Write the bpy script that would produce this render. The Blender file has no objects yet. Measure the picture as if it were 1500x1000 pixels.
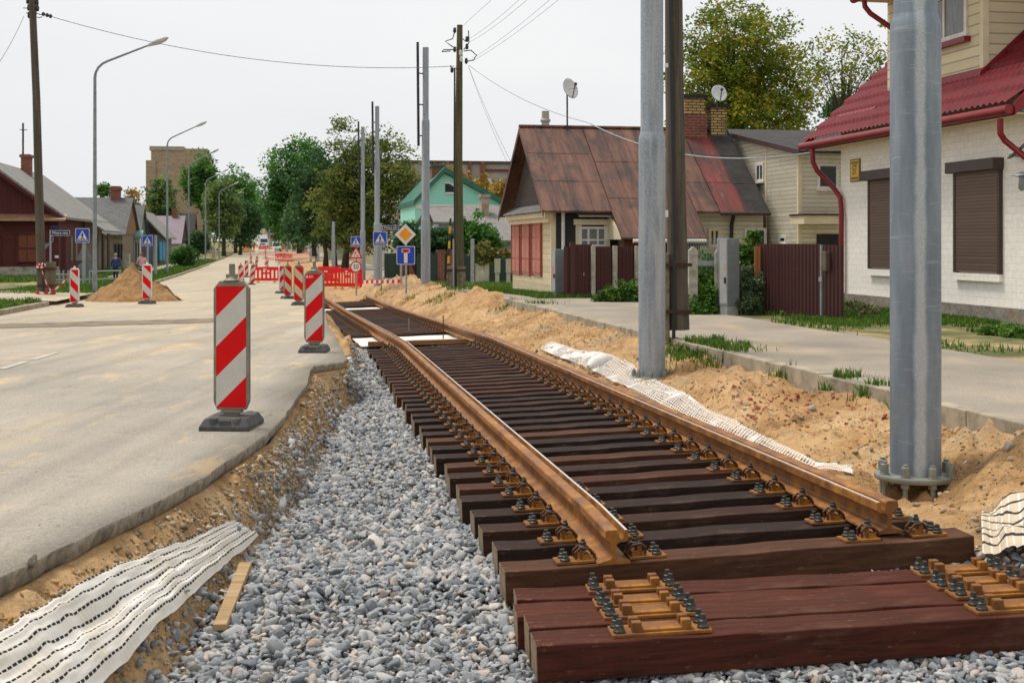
import bpy, bmesh, math, random
import numpy as np
from mathutils import Vector, Matrix
random.seed(7); RNG = np.random.default_rng(7)
SC = bpy.context.scene; COL = SC.collection
F = 1900.0; CZ = 1.5; PX0 = 750.0; PY0 = 355.0
A = math.atan2(.1827, .9832); CA, SA = math.cos(A), math.sin(A)

# ---------- street frame: t = to the right of the street axis, s = along the street
def TS(t, s): return (t*CA - s*SA, t*SA + s*CA)
def toTS(X, Y): return (X*CA + Y*SA, -X*SA + Y*CA)
def P(px, py, Y): return Vector(((px-PX0)*Y/F, Y, CZ-(py-PY0)*Y/F))
def onT(px, py, t):
    k = (px-PX0)/F; s = t*(CA-k*SA)/(SA+k*CA); Y = t*SA+s*CA
    return (t, s, CZ-(py-PY0)*Y/F)
def onS(px, py, s):
    k = (px-PX0)/F; Y = s/(CA-SA*k); X = k*Y
    return (toTS(X, Y)[0], s, CZ-(py-PY0)*Y/F)
def hitTS(px, py, p0, n):
    d = Vector(((px-PX0)/F, 1, -(py-PY0)/F)); dt = Vector((*toTS(d.x, d.y), d.z)); o = Vector((0, 0, CZ))
    n = Vector(n); k = (Vector(p0)-o).dot(n)/dt.dot(n); return tuple(o+dt*k)

# ---------- terrain functions (numpy friendly)
RY = [0, 7, 10.7, 19, 28, 38, 47, 60, 85, 170, 260, 380, 600, 1500]
RZ = [.1, .07, .04, -.04, -.15, -.3, -.45, -.6, -.68, -.68, -.3, .3, 1.2, 3]
def zroad(Y): return np.interp(Y, RY, RZ)
def zright(Y): return np.interp(Y, [0, 34, 46, 60, 85, 170, 260, 380, 600, 1500], [.05, .05, -.15, -.4, -.55, -.6, -.3, .3, 1.2, 3])
TY = [0, 5.6, 6.7, 7.2, 23, 38.8, 50.5, 80, 400]
TX = [2.47, 1.59, 1.41, 1.33, -1.1, -4.11, -6.47, -12.2, -75]
TB = [-.36, -.30, -.25, -.185, -.42, -.72, -.80, -.85, -.8]
def cx(Y): return np.interp(Y, TY, TX)
def bz(Y): return np.interp(Y, TY, TB)
def Xedge(Y): return np.interp(Y, [0, 4, 5.5, 6.9, 8, 10, 13.4, 15.8, 16.4, 17.2, 21.5, 26, 34, 50, 80, 400],
        [-2.3, -2.25, -2.16, -2.0, -1.89, -1.85, -2.15, -2.42, -2.14, -2.2, -2.92, -3.7, -4.9, -8.35, -14, -73.5])
def dball(Y): return np.interp(Y, [4, 5, 6.1, 8.4, 11, 14.2, 18.5, 22, 26, 30], [-3.6, -3.38, -3.12, -2.78, -2.5, -2.2, -1.85, -1.6, -1.5, -1.4])
def hash2(ix, iy, seed):
    h = (ix*374761393 + iy*668265263 + seed*974634777) & 0xffffffff
    h = ((h ^ (h >> 13))*1274126177) & 0xffffffff
    return ((h ^ (h >> 16)) & 0xffff)/65535.0
def vn(x, y, seed=0):
    x = np.asarray(x, float); y = np.asarray(y, float)
    ix = np.floor(x).astype(np.int64); iy = np.floor(y).astype(np.int64); fx = x-ix; fy = y-iy
    fx = fx*fx*(3-2*fx); fy = fy*fy*(3-2*fy)
    a = hash2(ix, iy, seed); b = hash2(ix+1, iy, seed); c = hash2(ix, iy+1, seed); d = hash2(ix+1, iy+1, seed)
    return (a*(1-fx)+b*fx)*(1-fy)+(c*(1-fx)+d*fx)*fy - .5
MOUNDS = [(-2.75, 20, .30, .55, 2.2), (-.6, 33.5, .20, 2.4, 1.2), (-1.9, 37, .2, 1.6, 1.2), (1.15, 23.5, .10, .9, 1.6), (.6, 27, .12, 1.2, 1.8), (3.55, 9.2, .22, .55, .9),
          (3.9, 8.0, .14, .5, .6), (2.9, 12.5, .10, .8, .9), (2.3, 14.5, .10, .7, 1), (2.9, 9.2, -.17, .42, .5), (1.85, 16.9, -.10, .4, .5), (-4.9, 55, .4, 1.3, 3), (-7.6, 52.5, .35, 1.6, 2.0), (-3.6, 48.5, .25, 1.2, 2.2), (1.9, 19.5, .10, .8, 1.5)]
def kerbX(Y): return (5.78-SA*Y)/CA
def sandz(X, Y, fine=True):
    X = np.asarray(X, float); Y = np.asarray(Y, float)
    c = cx(Y); d = X-c; zb = bz(Y)-.18+.036*np.clip(d, -2, 2)
    Xe = Xedge(Y); zr = zroad(Y); xb = c+dball(Y)
    u = np.clip((X-Xe)/np.maximum(xb-Xe, .25), 0, 1); w = u**1.15*(.35+.65*u)/(1.0)
    zl = (zr-.09)*(1-w)+zb*w
    Xk = kerbX(Y); v = np.clip((X-(c+1.25))/np.maximum(Xk-(c+1.25), .3), 0, 1)
    zs = (zb+.08)*(1-v**1.1)+(zright(Y)-.13+.13*np.clip((Y-32.5)/2, 0, 1))*v**1.1
    e = np.clip((d-1.2)/.25, 0, 1); e = e*e*(3-2*e)
    z = np.where(d > 0, zb*(1-e)+zs*e, zl)
    if fine:
        lo = np.clip(np.abs(d)-1.2, 0, .4)/.4*np.clip((X-Xe)/.08, 0, 1)*np.where(d < 0, 1.25*np.clip((xb+.15-X)/.3, .25, 1), 1.15)
        cl = vn(X*11+5, Y*8, 13); n = vn(X*1.3, Y*1.1, 1)*.08+vn(X*3.7, Y*2.6, 2)*.07+vn(X*9, Y*7, 3)*.05+np.clip(cl-.12, 0, 1)*.16+vn(X*21, Y*21, 4)*.026
        ridge = np.abs(vn(X*2.2+Y*.5, Y*3.5, 9))*.11-.03
        z = z+lo*(n+np.where(d > 0, ridge*.5, 0))
        z = z - np.where(d > 0, 0, 1)*lo*.02
    for mx, my, h, rx, ry in MOUNDS:
        q = ((X-mx)/rx)**2+((Y-my)/ry)**2
        z = z+h*np.exp(-q)*(1+(.9*vn(X*4, Y*3, 17)+.5*vn(X*11, Y*9, 18) if fine else 0))*np.where(d > 0, e, np.clip((X-Xe)/.2, 0, 1)*np.clip((-d-1.25)/.2, 0, 1) if my < 45 else 1)
    return z
def gz(X, Y, fine=False):
    t, s = toTS(X, Y)
    Xe = Xedge(Y)
    if t > 5.78: return float(zright(Y)) + (.02 if t > 8.9 else 0)
    if t < -6: return float(zroad(Y))+.1
    if X < Xe: return float(zroad(Y))
    return float(sandz(X, Y, fine))
def G(px, py, fine=False, Y0=4.0):
    Y = Y0; prev = None
    while Y < 700:
        p = P(px, py, Y)
        if p.z <= gz(p.x, p.y, fine):
            lo, hi = prev if prev else Y, Y
            for _ in range(14):
                m = (lo+hi)/2; q = P(px, py, m)
                if q.z <= gz(q.x, q.y, fine): hi = m
                else: lo = m
            p = P(px, py, hi); return Vector((p.x, p.y, gz(p.x, p.y, fine)))
        prev = Y; Y *= 1.015
    return P(px, py, 600)

# ---------- mesh builder
class MB:
    def __init__(s): s.v = []; s.f = []; s.m = []; s.off = (0, 0, 0)
    def add(s, vs, fs, m=0):
        n = len(s.v); s.v += [tuple(p) for p in vs]; s.f += [tuple(i+n for i in f) for f in fs]; s.m += [m]*len(fs); return s
    def poly(s, pts, m=0): return s.add(pts, [tuple(range(len(pts)))], m)
    def box(s, c, d, m=0, R=None):
        x, y, z = d[0]/2, d[1]/2, d[2]/2
        vs = [Vector(p) for p in ((-x,-y,-z),(x,-y,-z),(x,y,-z),(-x,y,-z),(-x,-y,z),(x,-y,z),(x,y,z),(-x,y,z))]
        if R is not None: vs = [R@p for p in vs]
        return s.add([p+Vector(c) for p in vs], [(0,3,2,1),(4,5,6,7),(0,1,5,4),(1,2,6,5),(2,3,7,6),(3,0,4,7)], m)
    def bx(s, a, b, m=0): return s.box([(a[i]+b[i])/2 for i in range(3)], [abs(b[i]-a[i]) for i in range(3)], m)
    def beam(s, a, b, w, h, m=0, up=(0, 0, 1)):
        a, b = Vector(a), Vector(b); d = (b-a).normalized(); u = Vector(up); x = d.cross(u).normalized(); u = x.cross(d)
        vs = [q+x*i*w/2+u*j*h/2 for q in (a, b) for i, j in ((-1,-1),(1,-1),(1,1),(-1,1))]
        return s.add(vs, [(0,1,2,3),(7,6,5,4),(0,4,5,1),(1,5,6,2),(2,6,7,3),(3,7,4,0)], m)
    def tube(s, path, r, n=8, m=0, caps=True):
        path = [Vector(p) for p in path]; rs = r if isinstance(r, (list, tuple)) else [r]*len(path); vs = []; ref = None
        for i, p in enumerate(path):
            d = (path[min(i+1, len(path)-1)]-path[max(i-1, 0)]).normalized()
            if ref is None: ref = Vector((1, 0, 0)) if abs(d.x) < .9 else Vector((0, 1, 0))
            x = (ref-d*ref.dot(d)).normalized(); y = d.cross(x); ref = x
            vs += [p+(x*math.cos(2*math.pi*k/n)+y*math.sin(2*math.pi*k/n))*rs[i] for k in range(n)]
        fs = [(i*n+k, i*n+(k+1) % n, (i+1)*n+(k+1) % n, (i+1)*n+k) for i in range(len(path)-1) for k in range(n)]
        if caps: fs += [tuple(range(n-1, -1, -1)), tuple(range((len(path)-1)*n, len(path)*n))]
        return s.add(vs, fs, m)
    def cyl(s, c, r, z0, z1, n=16, m=0, r2=None): return s.tube([(c[0], c[1], z0), (c[0], c[1], z1)], [r, r if r2 is None else r2], n, m)
    def lathe(s, prof, n=16, m=0, c=(0, 0, 0)):
        vs = [(c[0]+r*math.cos(2*math.pi*k/n), c[1]+r*math.sin(2*math.pi*k/n), c[2]+z) for r, z in prof for k in range(n)]
        L = len(prof); fs = [(i*n+k, i*n+(k+1) % n, (i+1)*n+(k+1) % n, (i+1)*n+k) for i in range(L-1) for k in range(n)]
        return s.add(vs, fs+[tuple(range(n-1, -1, -1)), tuple(range((L-1)*n, L*n))], m)
    def prism(s, pts, d, m=0):
        d = Vector(d); n = len(pts); pts = [Vector(p) for p in pts]
        return s.add(pts+[p+d for p in pts], [tuple(range(n-1, -1, -1)), tuple(range(n, 2*n))]+[(i, (i+1) % n, (i+1) % n+n, i+n) for i in range(n)], m)
    def grid(s, fn, nu, nv, m=0):
        vs = [fn(i/nu, j/nv) for j in range(nv+1) for i in range(nu+1)]
        return s.add(vs, [(j*(nu+1)+i, j*(nu+1)+i+1, (j+1)*(nu+1)+i+1, (j+1)*(nu+1)+i) for j in range(nv) for i in range(nu)], m)
    def text(s, body, size, o, ux=(1, 0, 0), uy=(0, 0, 1), m=0, sx=1):
        cu = bpy.data.curves.new('t', 'FONT'); cu.body = body; cu.size = size; cu.align_x = 'CENTER'; cu.align_y = 'CENTER'; cu.resolution_u = 3
        ob = bpy.data.objects.new('t', cu); COL.objects.link(ob)
        me = bpy.data.meshes.new_from_object(ob.evaluated_get(bpy.context.evaluated_depsgraph_get()))
        o, ux, uy = Vector(o), Vector(ux), Vector(uy)
        s.add([o+ux*v.co.x*sx+uy*v.co.y for v in me.vertices], [tuple(p.vertices) for p in me.polygons], m)
        bpy.data.objects.remove(ob); bpy.data.meshes.remove(me); return s
    def build(s, name, mats, par=None, loc=None, rz=0, smooth=False, bevel=0, off=None):
        me = bpy.data.meshes.new(name); o0 = off or s.off
        me.from_pydata([(p[0]-o0[0], p[1]-o0[1], p[2]-o0[2]) for p in s.v], [], s.f)
        for k in (mats if isinstance(mats, (list, tuple)) else [mats]): me.materials.append(k)
        me.polygons.foreach_set('material_index', s.m)
        if smooth: me.polygons.foreach_set('use_smooth', [True]*len(s.f))
        me.update()
        ob = bpy.data.objects.new(name, me); COL.objects.link(ob)
        if par: ob.parent = par
        if loc: ob.location = loc
        if rz: ob.rotation_euler.z = rz
        if smooth == 'auto':
            me.set_sharp_from_angle(angle=math.radians(40))
        if bevel:
            b = ob.modifiers.new('bevel', 'BEVEL'); b.width = bevel; b.segments = 2; b.limit_method = 'ANGLE'
        return ob
def np_mesh(name, V, Fq, mat, par=None, tint=None, smooth=False, uv=None):
    V = np.asarray(V, np.float32); Fq = np.asarray(Fq, np.int32); k = Fq.shape[1]
    me = bpy.data.meshes.new(name); me.vertices.add(len(V)); me.vertices.foreach_set('co', V.ravel())
    me.loops.add(Fq.size); me.loops.foreach_set('vertex_index', Fq.ravel())
    me.polygons.add(len(Fq)); me.polygons.foreach_set('loop_start', np.arange(0, Fq.size, k, dtype=np.int32))
    if smooth: me.polygons.foreach_set('use_smooth', np.ones(len(Fq), bool))
    for mm in (mat if isinstance(mat, (list, tuple)) else [mat]): me.materials.append(mm)
    if tint is not None:
        a = me.attributes.new('tint', 'FLOAT', 'POINT'); a.data.foreach_set('value', np.asarray(tint, np.float32))
    if uv is not None:
        l = me.uv_layers.new(name='UVMap'); l.data.foreach_set('uv', np.asarray(uv, np.float32)[Fq.ravel()].ravel())
    me.update(calc_edges=True); me.validate()
    ob = bpy.data.objects.new(name, me); COL.objects.link(ob)
    if par: ob.parent = par
    return ob
def gridfaces(nu, nv):
    i, j = np.meshgrid(np.arange(nu), np.arange(nv)); a = (j*(nu+1)+i).ravel()
    return np.stack([a, a+1, a+nu+2, a+nu+1], 1)
def tag(o, label=None, cat=None, group=None, kind=None):
    if label: o['label'] = label
    if cat: o['category'] = cat
    if group: o['group'] = group
    if kind: o['kind'] = kind
    return o
def thing(name, label, cat, loc=(0, 0, 0), rz=0, group=None):
    o = bpy.data.objects.new(name, None); COL.objects.link(o); o.empty_display_size = .2
    o.location = loc; o.rotation_euler.z = rz; return tag(o, label, cat, group)
KIDS = {}
def kids(o): return [c for c in bpy.data.objects if c.parent == o]
def copy_tree(o, par=None, label=None, loc=None, rz=None, scale=None):
    c = o.copy(); COL.objects.link(c)
    if par: c.parent = par
    if label: c['label'] = label
    if loc is not None: c.location = loc
    if rz is not None: c.rotation_euler = (0, 0, rz)
    if scale is not None: c.scale = (scale,)*3
    for k in kids(o): copy_tree(k, c)
    return c
def clip_poly(pts, a, b, c):   # keep a*x+b*y<=c
    out = []
    for i in range(len(pts)):
        p, q = pts[i], pts[(i+1) % len(pts)]; fp, fq = a*p[0]+b*p[1]-c, a*q[0]+b*q[1]-c
        if fp <= 0: out.append(p)
        if fp*fq < 0: k = fp/(fp-fq); out.append((p[0]+(q[0]-p[0])*k, p[1]+(q[1]-p[1])*k))
    return out
def circ(cx_, cy_, r, n=24, ry=None): return [(cx_+r*math.cos(2*math.pi*k/n), cy_+(ry or r)*math.sin(2*math.pi*k/n)) for k in range(n)]

# ---------- materials
def srgb(r, g, b): return tuple(((c/255)/12.92 if c/255 < .04045 else ((c/255+.055)/1.055)**2.4) for c in (r, g, b))
class NT:
    def __init__(s, name):
        s.mat = bpy.data.materials.new(name); s.mat.use_nodes = True; s.t = s.mat.node_tree; s.b = s.t.nodes['Principled BSDF']; s.tc = None
    def n(s, ty, **kw):
        x = s.t.nodes.new(ty)
        for k, v in kw.items():
            if k in x.inputs: x.inputs[k].default_value = v
            else: setattr(x, k, v)
        return x
    def l(s, a, b): s.t.links.new(a, b)
    def co(s, kind='Object', scale=(1, 1, 1), rot=(0, 0, 0)):
        if not s.tc: s.tc = s.n('ShaderNodeTexCoord')
        m = s.n('ShaderNodeMapping'); m.inputs['Scale'].default_value = scale; m.inputs['Rotation'].default_value = rot; s.l(s.tc.outputs[kind], m.inputs[0]); return m.outputs[0]
    def noise(s, co, scale, det=6, rough=.6, dist=0):
        x = s.n('ShaderNodeTexNoise'); s.l(co, x.inputs['Vector']); x.inputs['Scale'].default_value = scale; x.inputs['Detail'].default_value = det
        x.inputs['Roughness'].default_value = rough; x.inputs['Distortion'].default_value = dist; return x.outputs['Fac']
    def ramp(s, fac, stops):
        r = s.n('ShaderNodeValToRGB'); s.l(fac, r.inputs[0]); e = r.color_ramp.elements
        while len(e) < len(stops): e.new(.5)
        for k, (p, c) in zip(e, stops): k.position = p; k.color = (*c, 1) if not isinstance(c, (int, float)) else (c, c, c, 1)
        return r.outputs[0]
    def mix(s, fac, a, b, mode='MIX'):
        x = s.n('ShaderNodeMix'); x.data_type = 'RGBA'; x.blend_type = mode; x.clamp_factor = True
        for sock, v in ((x.inputs[0], fac), (x.inputs[6], a), (x.inputs[7], b)):
            if hasattr(v, 'is_output'): s.l(v, sock)
            elif isinstance(v, (int, float)): sock.default_value = v if sock.type == 'VALUE' else (v, v, v, 1)
            else: sock.default_value = (*v, 1)
        return x.outputs[2]
    def math(s, op, a, b=0):
        x = s.n('ShaderNodeMath'); x.operation = op
        for sock, v in ((x.inputs[0], a), (x.inputs[1], b)):
            if hasattr(v, 'is_output'): s.l(v, sock)
            else: sock.default_value = v
        return x.outputs[0]
    def attr(s, nm): x = s.n('ShaderNodeAttribute'); x.attribute_name = nm; return x.outputs['Fac']
    def rnd(s): return s.n('ShaderNodeObjectInfo').outputs['Random']
    def base(s, c):
        if hasattr(c, 'is_output'): s.l(c, s.b.inputs['Base Color'])
        else: s.b.inputs['Base Color'].default_value = (*c, 1)
    def rough(s, r):
        if hasattr(r, 'is_output'): s.l(r, s.b.inputs['Roughness'])
        else: s.b.inputs['Roughness'].default_value = r
    def bump(s, h, strength=.5, dist=.01):
        x = s.n('ShaderNodeBump'); x.inputs['Strength'].default_value = strength; x.inputs['Distance'].default_value = dist; s.l(h, x.inputs['Height']); s.l(x.outputs[0], s.b.inputs['Normal'])
def M(name, c1, c2=None, sc=4, rough=.75, metal=0, bump=0, bsc=None, bd=.004, stretch=(1, 1, 1), lo=.35, hi=.65, c3=None, sc3=1.2, lo3=.5, hi3=.7, rnd=0, spec=None, kind='Object'):
    k = NT(name); co = k.co(kind, stretch); c = c1
    if c2 is not None: c = k.ramp(k.noise(co, sc), [(lo, c1), (hi, c2)])
    if c3 is not None: c = k.mix(k.ramp(k.noise(co, sc3, 8, .7), [(lo3, 0.), (hi3, 1.)]), c, c3)
    if rnd:
        v = k.math('ADD', k.math('MULTIPLY', k.rnd(), 2*rnd), 1-rnd); c = k.mix(1, c, v, 'MULTIPLY')
    k.base(c); k.rough(rough); k.b.inputs['Metallic'].default_value = metal
    if spec is not None: k.b.inputs['Specular IOR Level'].default_value = spec
    if bump: k.bump(k.noise(co, bsc or sc*3, 8, .65), bump, bd)
    return k.mat
# ================= materials of the ground
def mat_sand():
    k = NT('sand'); co = k.co()
    a = k.noise(co, 1.1, 10, .62); b = k.noise(co, 7, 8, .7); c = k.noise(co, 42, 4, .7)
    col = k.ramp(a, [(.34, srgb(142, 106, 62)), (.48, srgb(188, 148, 98)), (.66, srgb(212, 178, 132))])
    col = k.mix(k.ramp(b, [(.50, 0.), (.72, .9)]), col, srgb(118, 84, 50))
    col = k.mix(k.ramp(k.noise(co, .55, 6, .6), [(.52, 0.), (.66, .75)]), col, srgb(132, 116, 92))
    v = k.n('ShaderNodeTexVoronoi'); v.inputs['Scale'].default_value = 26; k.l(co, v.inputs['Vector'])
    peb = k.math('MULTIPLY', k.ramp(v.outputs['Distance'], [(.16, 1.), (.24, 0.)]), k.ramp(k.noise(co, 2.3, 3), [(.50, 0.), (.58, 1.)]))
    col = k.mix(peb, col, k.mix(v.outputs['Color'], srgb(110, 100, 90), srgb(190, 178, 160)))
    col = k.mix(k.ramp(c, [(.3, .4), (.6, 0.)]), col, srgb(108, 78, 48))
    col = k.mix(k.attr('tint'), col, k.mix(c, srgb(84, 82, 78), srgb(122, 118, 112)))
    k.base(col); k.rough(.95)
    k.bump(k.math('ADD', k.math('ADD', b, k.math('MULTIPLY', c, .6)), k.math('MULTIPLY', peb, .8)), .9, .03); return k.mat
def mat_asphalt():
    k = NT('asphalt'); co = k.co()
    sp = k.noise(co, 75, 4, .8); a = k.noise(co, .35, 6, .6); b = k.noise(k.co('Object', (1.6, .35, 1), (0, 0, -A)), .8, 7, .65)
    col = k.ramp(a, [(.35, srgb(144, 137, 125)), (.65, srgb(166, 156, 141))])
    col = k.mix(k.ramp(b, [(.52, 0.), (.74, .7)]), col, srgb(182, 162, 130))
    g = k.n('ShaderNodeSeparateXYZ'); k.l(k.co(), g.inputs[0])
    col = k.mix(k.ramp(k.math('ADD', k.math('MULTIPLY', g.outputs[1], .016), k.math('MULTIPLY', b, .35)), [(.36, 0.), (.72, .6)]), col, srgb(182, 166, 138))
    col = k.mix(k.ramp(k.noise(co, 6, 9, .75), [(.56, 0.), (.70, .55)]), col, srgb(108, 102, 94))
    col = k.mix(1, col, k.ramp(sp, [(.32, .5), (.5, 1.), (.68, 1.3)]), 'MULTIPLY')
    v = k.n('ShaderNodeTexVoronoi'); v.inputs['Scale'].default_value = 11; k.l(co, v.inputs['Vector'])
    st = k.math('MULTIPLY', k.ramp(v.outputs['Distance'], [(.09, 1.), (.15, 0.)]), k.ramp(k.noise(co, .9, 5), [(.49, 0.), (.57, 1.)]))
    col = k.mix(st, col, srgb(84, 80, 76))
    ty = k.noise(k.co('Object', (2.4, .10, 1), (0, 0, -A)), 1.0, 5, .6); col = k.mix(1, col, k.ramp(ty, [(.36, .84), (.5, 1.), (.64, 1.08)]), 'MULTIPLY')
    cs = k.noise(k.co('Object', (.9, .3, 1), (0, 0, -A)), 1.3, 9, .72); col = k.mix(k.ramp(cs, [(.55, 0.), (.64, .75)]), col, srgb(200, 172, 132))
    mp = k.n('ShaderNodeTexVoronoi'); mp.feature = 'DISTANCE_TO_EDGE'; mp.inputs['Scale'].default_value = .42; wv_ = k.n('ShaderNodeVectorMath'); wv_.operation = 'ADD'; nz_ = k.n('ShaderNodeTexNoise'); nz_.inputs['Scale'].default_value = 1.6; nz_.inputs['Detail'].default_value = 6; k.l(co, nz_.inputs['Vector']); k.l(co, wv_.inputs[0]); k.l(nz_.outputs['Color'], wv_.inputs[1]); k.l(wv_.outputs[0], mp.inputs['Vector'])
    crk = k.math('MULTIPLY', k.ramp(mp.outputs['Distance'], [(.0, .8), (.006, 0.)]), k.ramp(k.noise(co, .5, 4), [(.5, 0.), (.6, 1.)])); col = k.mix(crk, col, srgb(84, 78, 70))
    k.base(col); k.rough(.88); k.bump(k.math('ADD', sp, k.math('MULTIPLY', k.noise(co, 14, 5), .6)), .5, .006); return k.mat
def mat_pavement():
    k = NT('worn_pavement'); co = k.co()
    sp = k.noise(co, 60, 4, .8); b = k.noise(k.co('Object', (1.3, .4, 1), (0, 0, -A)), .9, 8, .65)
    col = k.ramp(k.noise(co, .6, 6), [(.35, srgb(134, 125, 112)), (.65, srgb(158, 146, 130))])
    col = k.mix(k.ramp(b, [(.52, 0.), (.72, .6)]), col, srgb(184, 160, 126))
    col = k.mix(1, col, k.ramp(sp, [(.32, .5), (.5, 1.), (.68, 1.3)]), 'MULTIPLY')
    k.base(col); k.rough(.92); k.bump(k.math('ADD', sp, k.math('MULTIPLY', k.noise(co, 20, 5), .6)), .6, .006); return k.mat
def mat_stone():
    k = NT('ballast_stone'); t = k.attr('tint')
    col = k.ramp(t, [(0., srgb(98, 103, 108)), (.3, srgb(128, 132, 136)), (.62, srgb(154, 155, 155)), (.8, srgb(176, 173, 168)), (.9, srgb(174, 156, 142)), (1., srgb(194, 187, 176))])
    co = k.co(); col = k.mix(1, col, k.ramp(k.noise(co, 55, 6, .75), [(.3, .68), (.5, 1.), (.7, 1.2)]), 'MULTIPLY')
    k.base(col); k.rough(.85); k.bump(k.noise(co, 90, 5), .5, .004); return k.mat
def mat_gravel():
    k = NT('gravel_stone'); t = k.attr('tint')
    col = k.ramp(t, [(0., srgb(92, 78, 62)), (.4, srgb(140, 122, 98)), (.75, srgb(172, 154, 128)), (1., srgb(196, 184, 164))])
    k.base(col); k.rough(.9); return k.mat
def mat_soil():
    k = NT('grassy_soil'); co = k.co()
    col = k.ramp(k.noise(co, .8, 8, .65), [(.35, srgb(70, 82, 38)), (.5, srgb(116, 110, 66)), (.62, srgb(176, 152, 112))])
    k.base(k.mix(k.ramp(k.noise(co, 30, 4), [(.3, .5), (.6, 0.)]), col, srgb(44, 52, 22))); k.rough(.95); k.bump(k.noise(co, 25, 6), .8, .03); return k.mat
SAND, ASPH, PAVE, STONE, GRAV, SOIL = mat_sand(), mat_asphalt(), mat_pavement(), mat_stone(), mat_gravel(), mat_soil()
CONC = M('concrete', srgb(150, 143, 130), srgb(176, 168, 152), 5, .9, bump=.4, bsc=60, c3=srgb(112, 104, 92), sc3=3)
CUT = M('broken_asphalt_edge', srgb(126, 116, 100), srgb(168, 156, 136), 16, .95, bump=1, bsc=40, bd=.02, c3=srgb(84, 76, 66), sc3=7)
# ================= base ground sheet to the horizon
def zlow(X, Y):
    t, s = toTS(X, Y); return t, s
ts = [-1500, -700, -300, -120, -60, -40, -30, -24, -20, -16, -13, -11, -9.5, -8, -7, -6.3, -6.25, 8.7, 8.75, 9.1, 10, 11, 12, 13, 14, 16, 20, 26, 34, 50, 90, 200, 500, 1500]
ss = [-200, -60, -20, 0]+[4+2*i for i in range(40)]+[90+10*i for i in range(35)]+[500, 700, 1000, 1500, 2500]
V = []
for s_ in ss:
    for t_ in ts:
        X, Y = TS(t_, s_); Yc = max(Y, 0)
        z = float(zright(Yc))+.02 if t_ >= 8.7 else float(zroad(Yc))+.1
        if -6.3 < t_ < 8.72: z = float(zroad(Yc))-1.1
        if t_ <= -7: z += .05*float(vn(X*.4, Y*.4, 5))
        V.append((X, Y, z))
tag(np_mesh('ground', V, gridfaces(len(ts)-1, len(ss)-1), SOIL), kind='structure')
# ================= sand bed with the trench: adaptive rows
ys = [3.4]
while ys[-1] < 300: ys.append(ys[-1]+max(.04, .0045*ys[-1]) if ys[-1] < 70 else ys[-1]*1.03)
ys = np.array(ys); NC = 210; wv = np.linspace(0, 1, NC+1)
Xa = Xedge(ys)-.35; Xb = kerbX(ys)+.05+.25*np.clip((ys-33)/2, 0, 1)
XX = Xa[:, None]*(1-wv)+Xb[:, None]*wv; YY = np.repeat(ys[:, None], NC+1, 1)
ZZ = sandz(XX, YY)
DD = XX-cx(YY); BT = (np.clip((np.minimum(DD-dball(YY), 1.35-DD)+.2*vn(XX*3, YY*3, 77))/.12, 0, 1)*np.clip((27-YY)/1.5, 0, 1)).ravel()
ZZ = np.where(XX < Xedge(YY)-.05, ZZ-.12, ZZ)
tag(np_mesh('sand', np.stack([XX, YY, ZZ], -1).reshape(-1, 3), gridfaces(NC, len(ys)-1), SAND, None, BT, True), kind='structure')
# ================= road slab with a broken cut edge
ys = [1.0]
while ys[-1] < 420: ys.append(ys[-1]+max(.10, .012*ys[-1]))
ys = np.array(ys); tl = -6.12
mb = []; rows = []
for y in ys:
    xe = float(Xedge(y))+.03*float(vn(y*1.1, 3, 21))+.02*float(vn(y*4, 1, 22)); xl = (tl-SA*y)/CA
    xs = np.linspace(xl, xe, 15); z = float(zroad(y)); rows.append([(x, y, z+.004*float(vn(x*.7, y*.7, 6))) for x in xs]+[(xe-.015+.02*float(vn(y*9, 5, 23)), y, z-.075), (xe-.1, y, z-.18)])
V = [p for r in rows for p in r]; nc = len(rows[0])-1
road = np_mesh('road', V, gridfaces(nc, len(ys)-1), [ASPH, CUT])
mi = np.zeros((len(ys)-1, nc), np.int32); mi[:, -2:] = 1
road.data.polygons.foreach_set('material_index', mi.ravel()); tag(road, kind='structure')
# lane dashes, faint
LINE = M('worn_road_paint', srgb(190, 184, 170), srgb(165, 155, 138), 9, .85)
def sheet(name, pts, m, dz=.005, n=1):
    k = MB()
    for q in pts:
        k.poly([(x, y, gz(x, y)+dz) for x, y in q])
    return tag(k.build(name, m), kind='structure')
def quad_ts(t0, t1, s0, s1): return [TS(t0, s0), TS(t1, s0), TS(t1, s1), TS(t0, s1)]
q = []
g1, g2 = G(0, 541), G(82, 517)
for a_, b_ in ((0, .42), (.55, 1)):
    p, r = g1.lerp(g2, a_), g1.lerp(g2, b_); q.append([(p.x-.05, p.y), (p.x+.05, p.y), (r.x+.05, r.y), (r.x-.05, r.y)])
for i in range(4): q.append(quad_ts(-5.4+1.25*i, -4.7+1.25*i, 72, 72.8))
sheet('road_markings', q, LINE, .006)
DARKDIRT = M('dark_trench_patch', srgb(104, 92, 78), srgb(142, 126, 104), 3, .95, bump=.8, bsc=30, bd=.02)
g1, g2, g3, g4 = G(-60, 483), G(330, 472), G(330, 466), G(-60, 472)
k = MB(); N = 40
for i in range(N):
    def pt(a, lo):
        p = (g1 if lo else g4).lerp(g2 if lo else g3, a); w = .22*float(vn(a*22, 1 if lo else 9, 31)); return (p.x, p.y+w, gz(p.x, p.y)+.006)
    k.poly([pt(i/N, 1), pt((i+1)/N, 1), pt((i+1)/N, 0), pt(i/N, 0)])
tag(k.build('road_patch', DARKDIRT), kind='structure')
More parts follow.
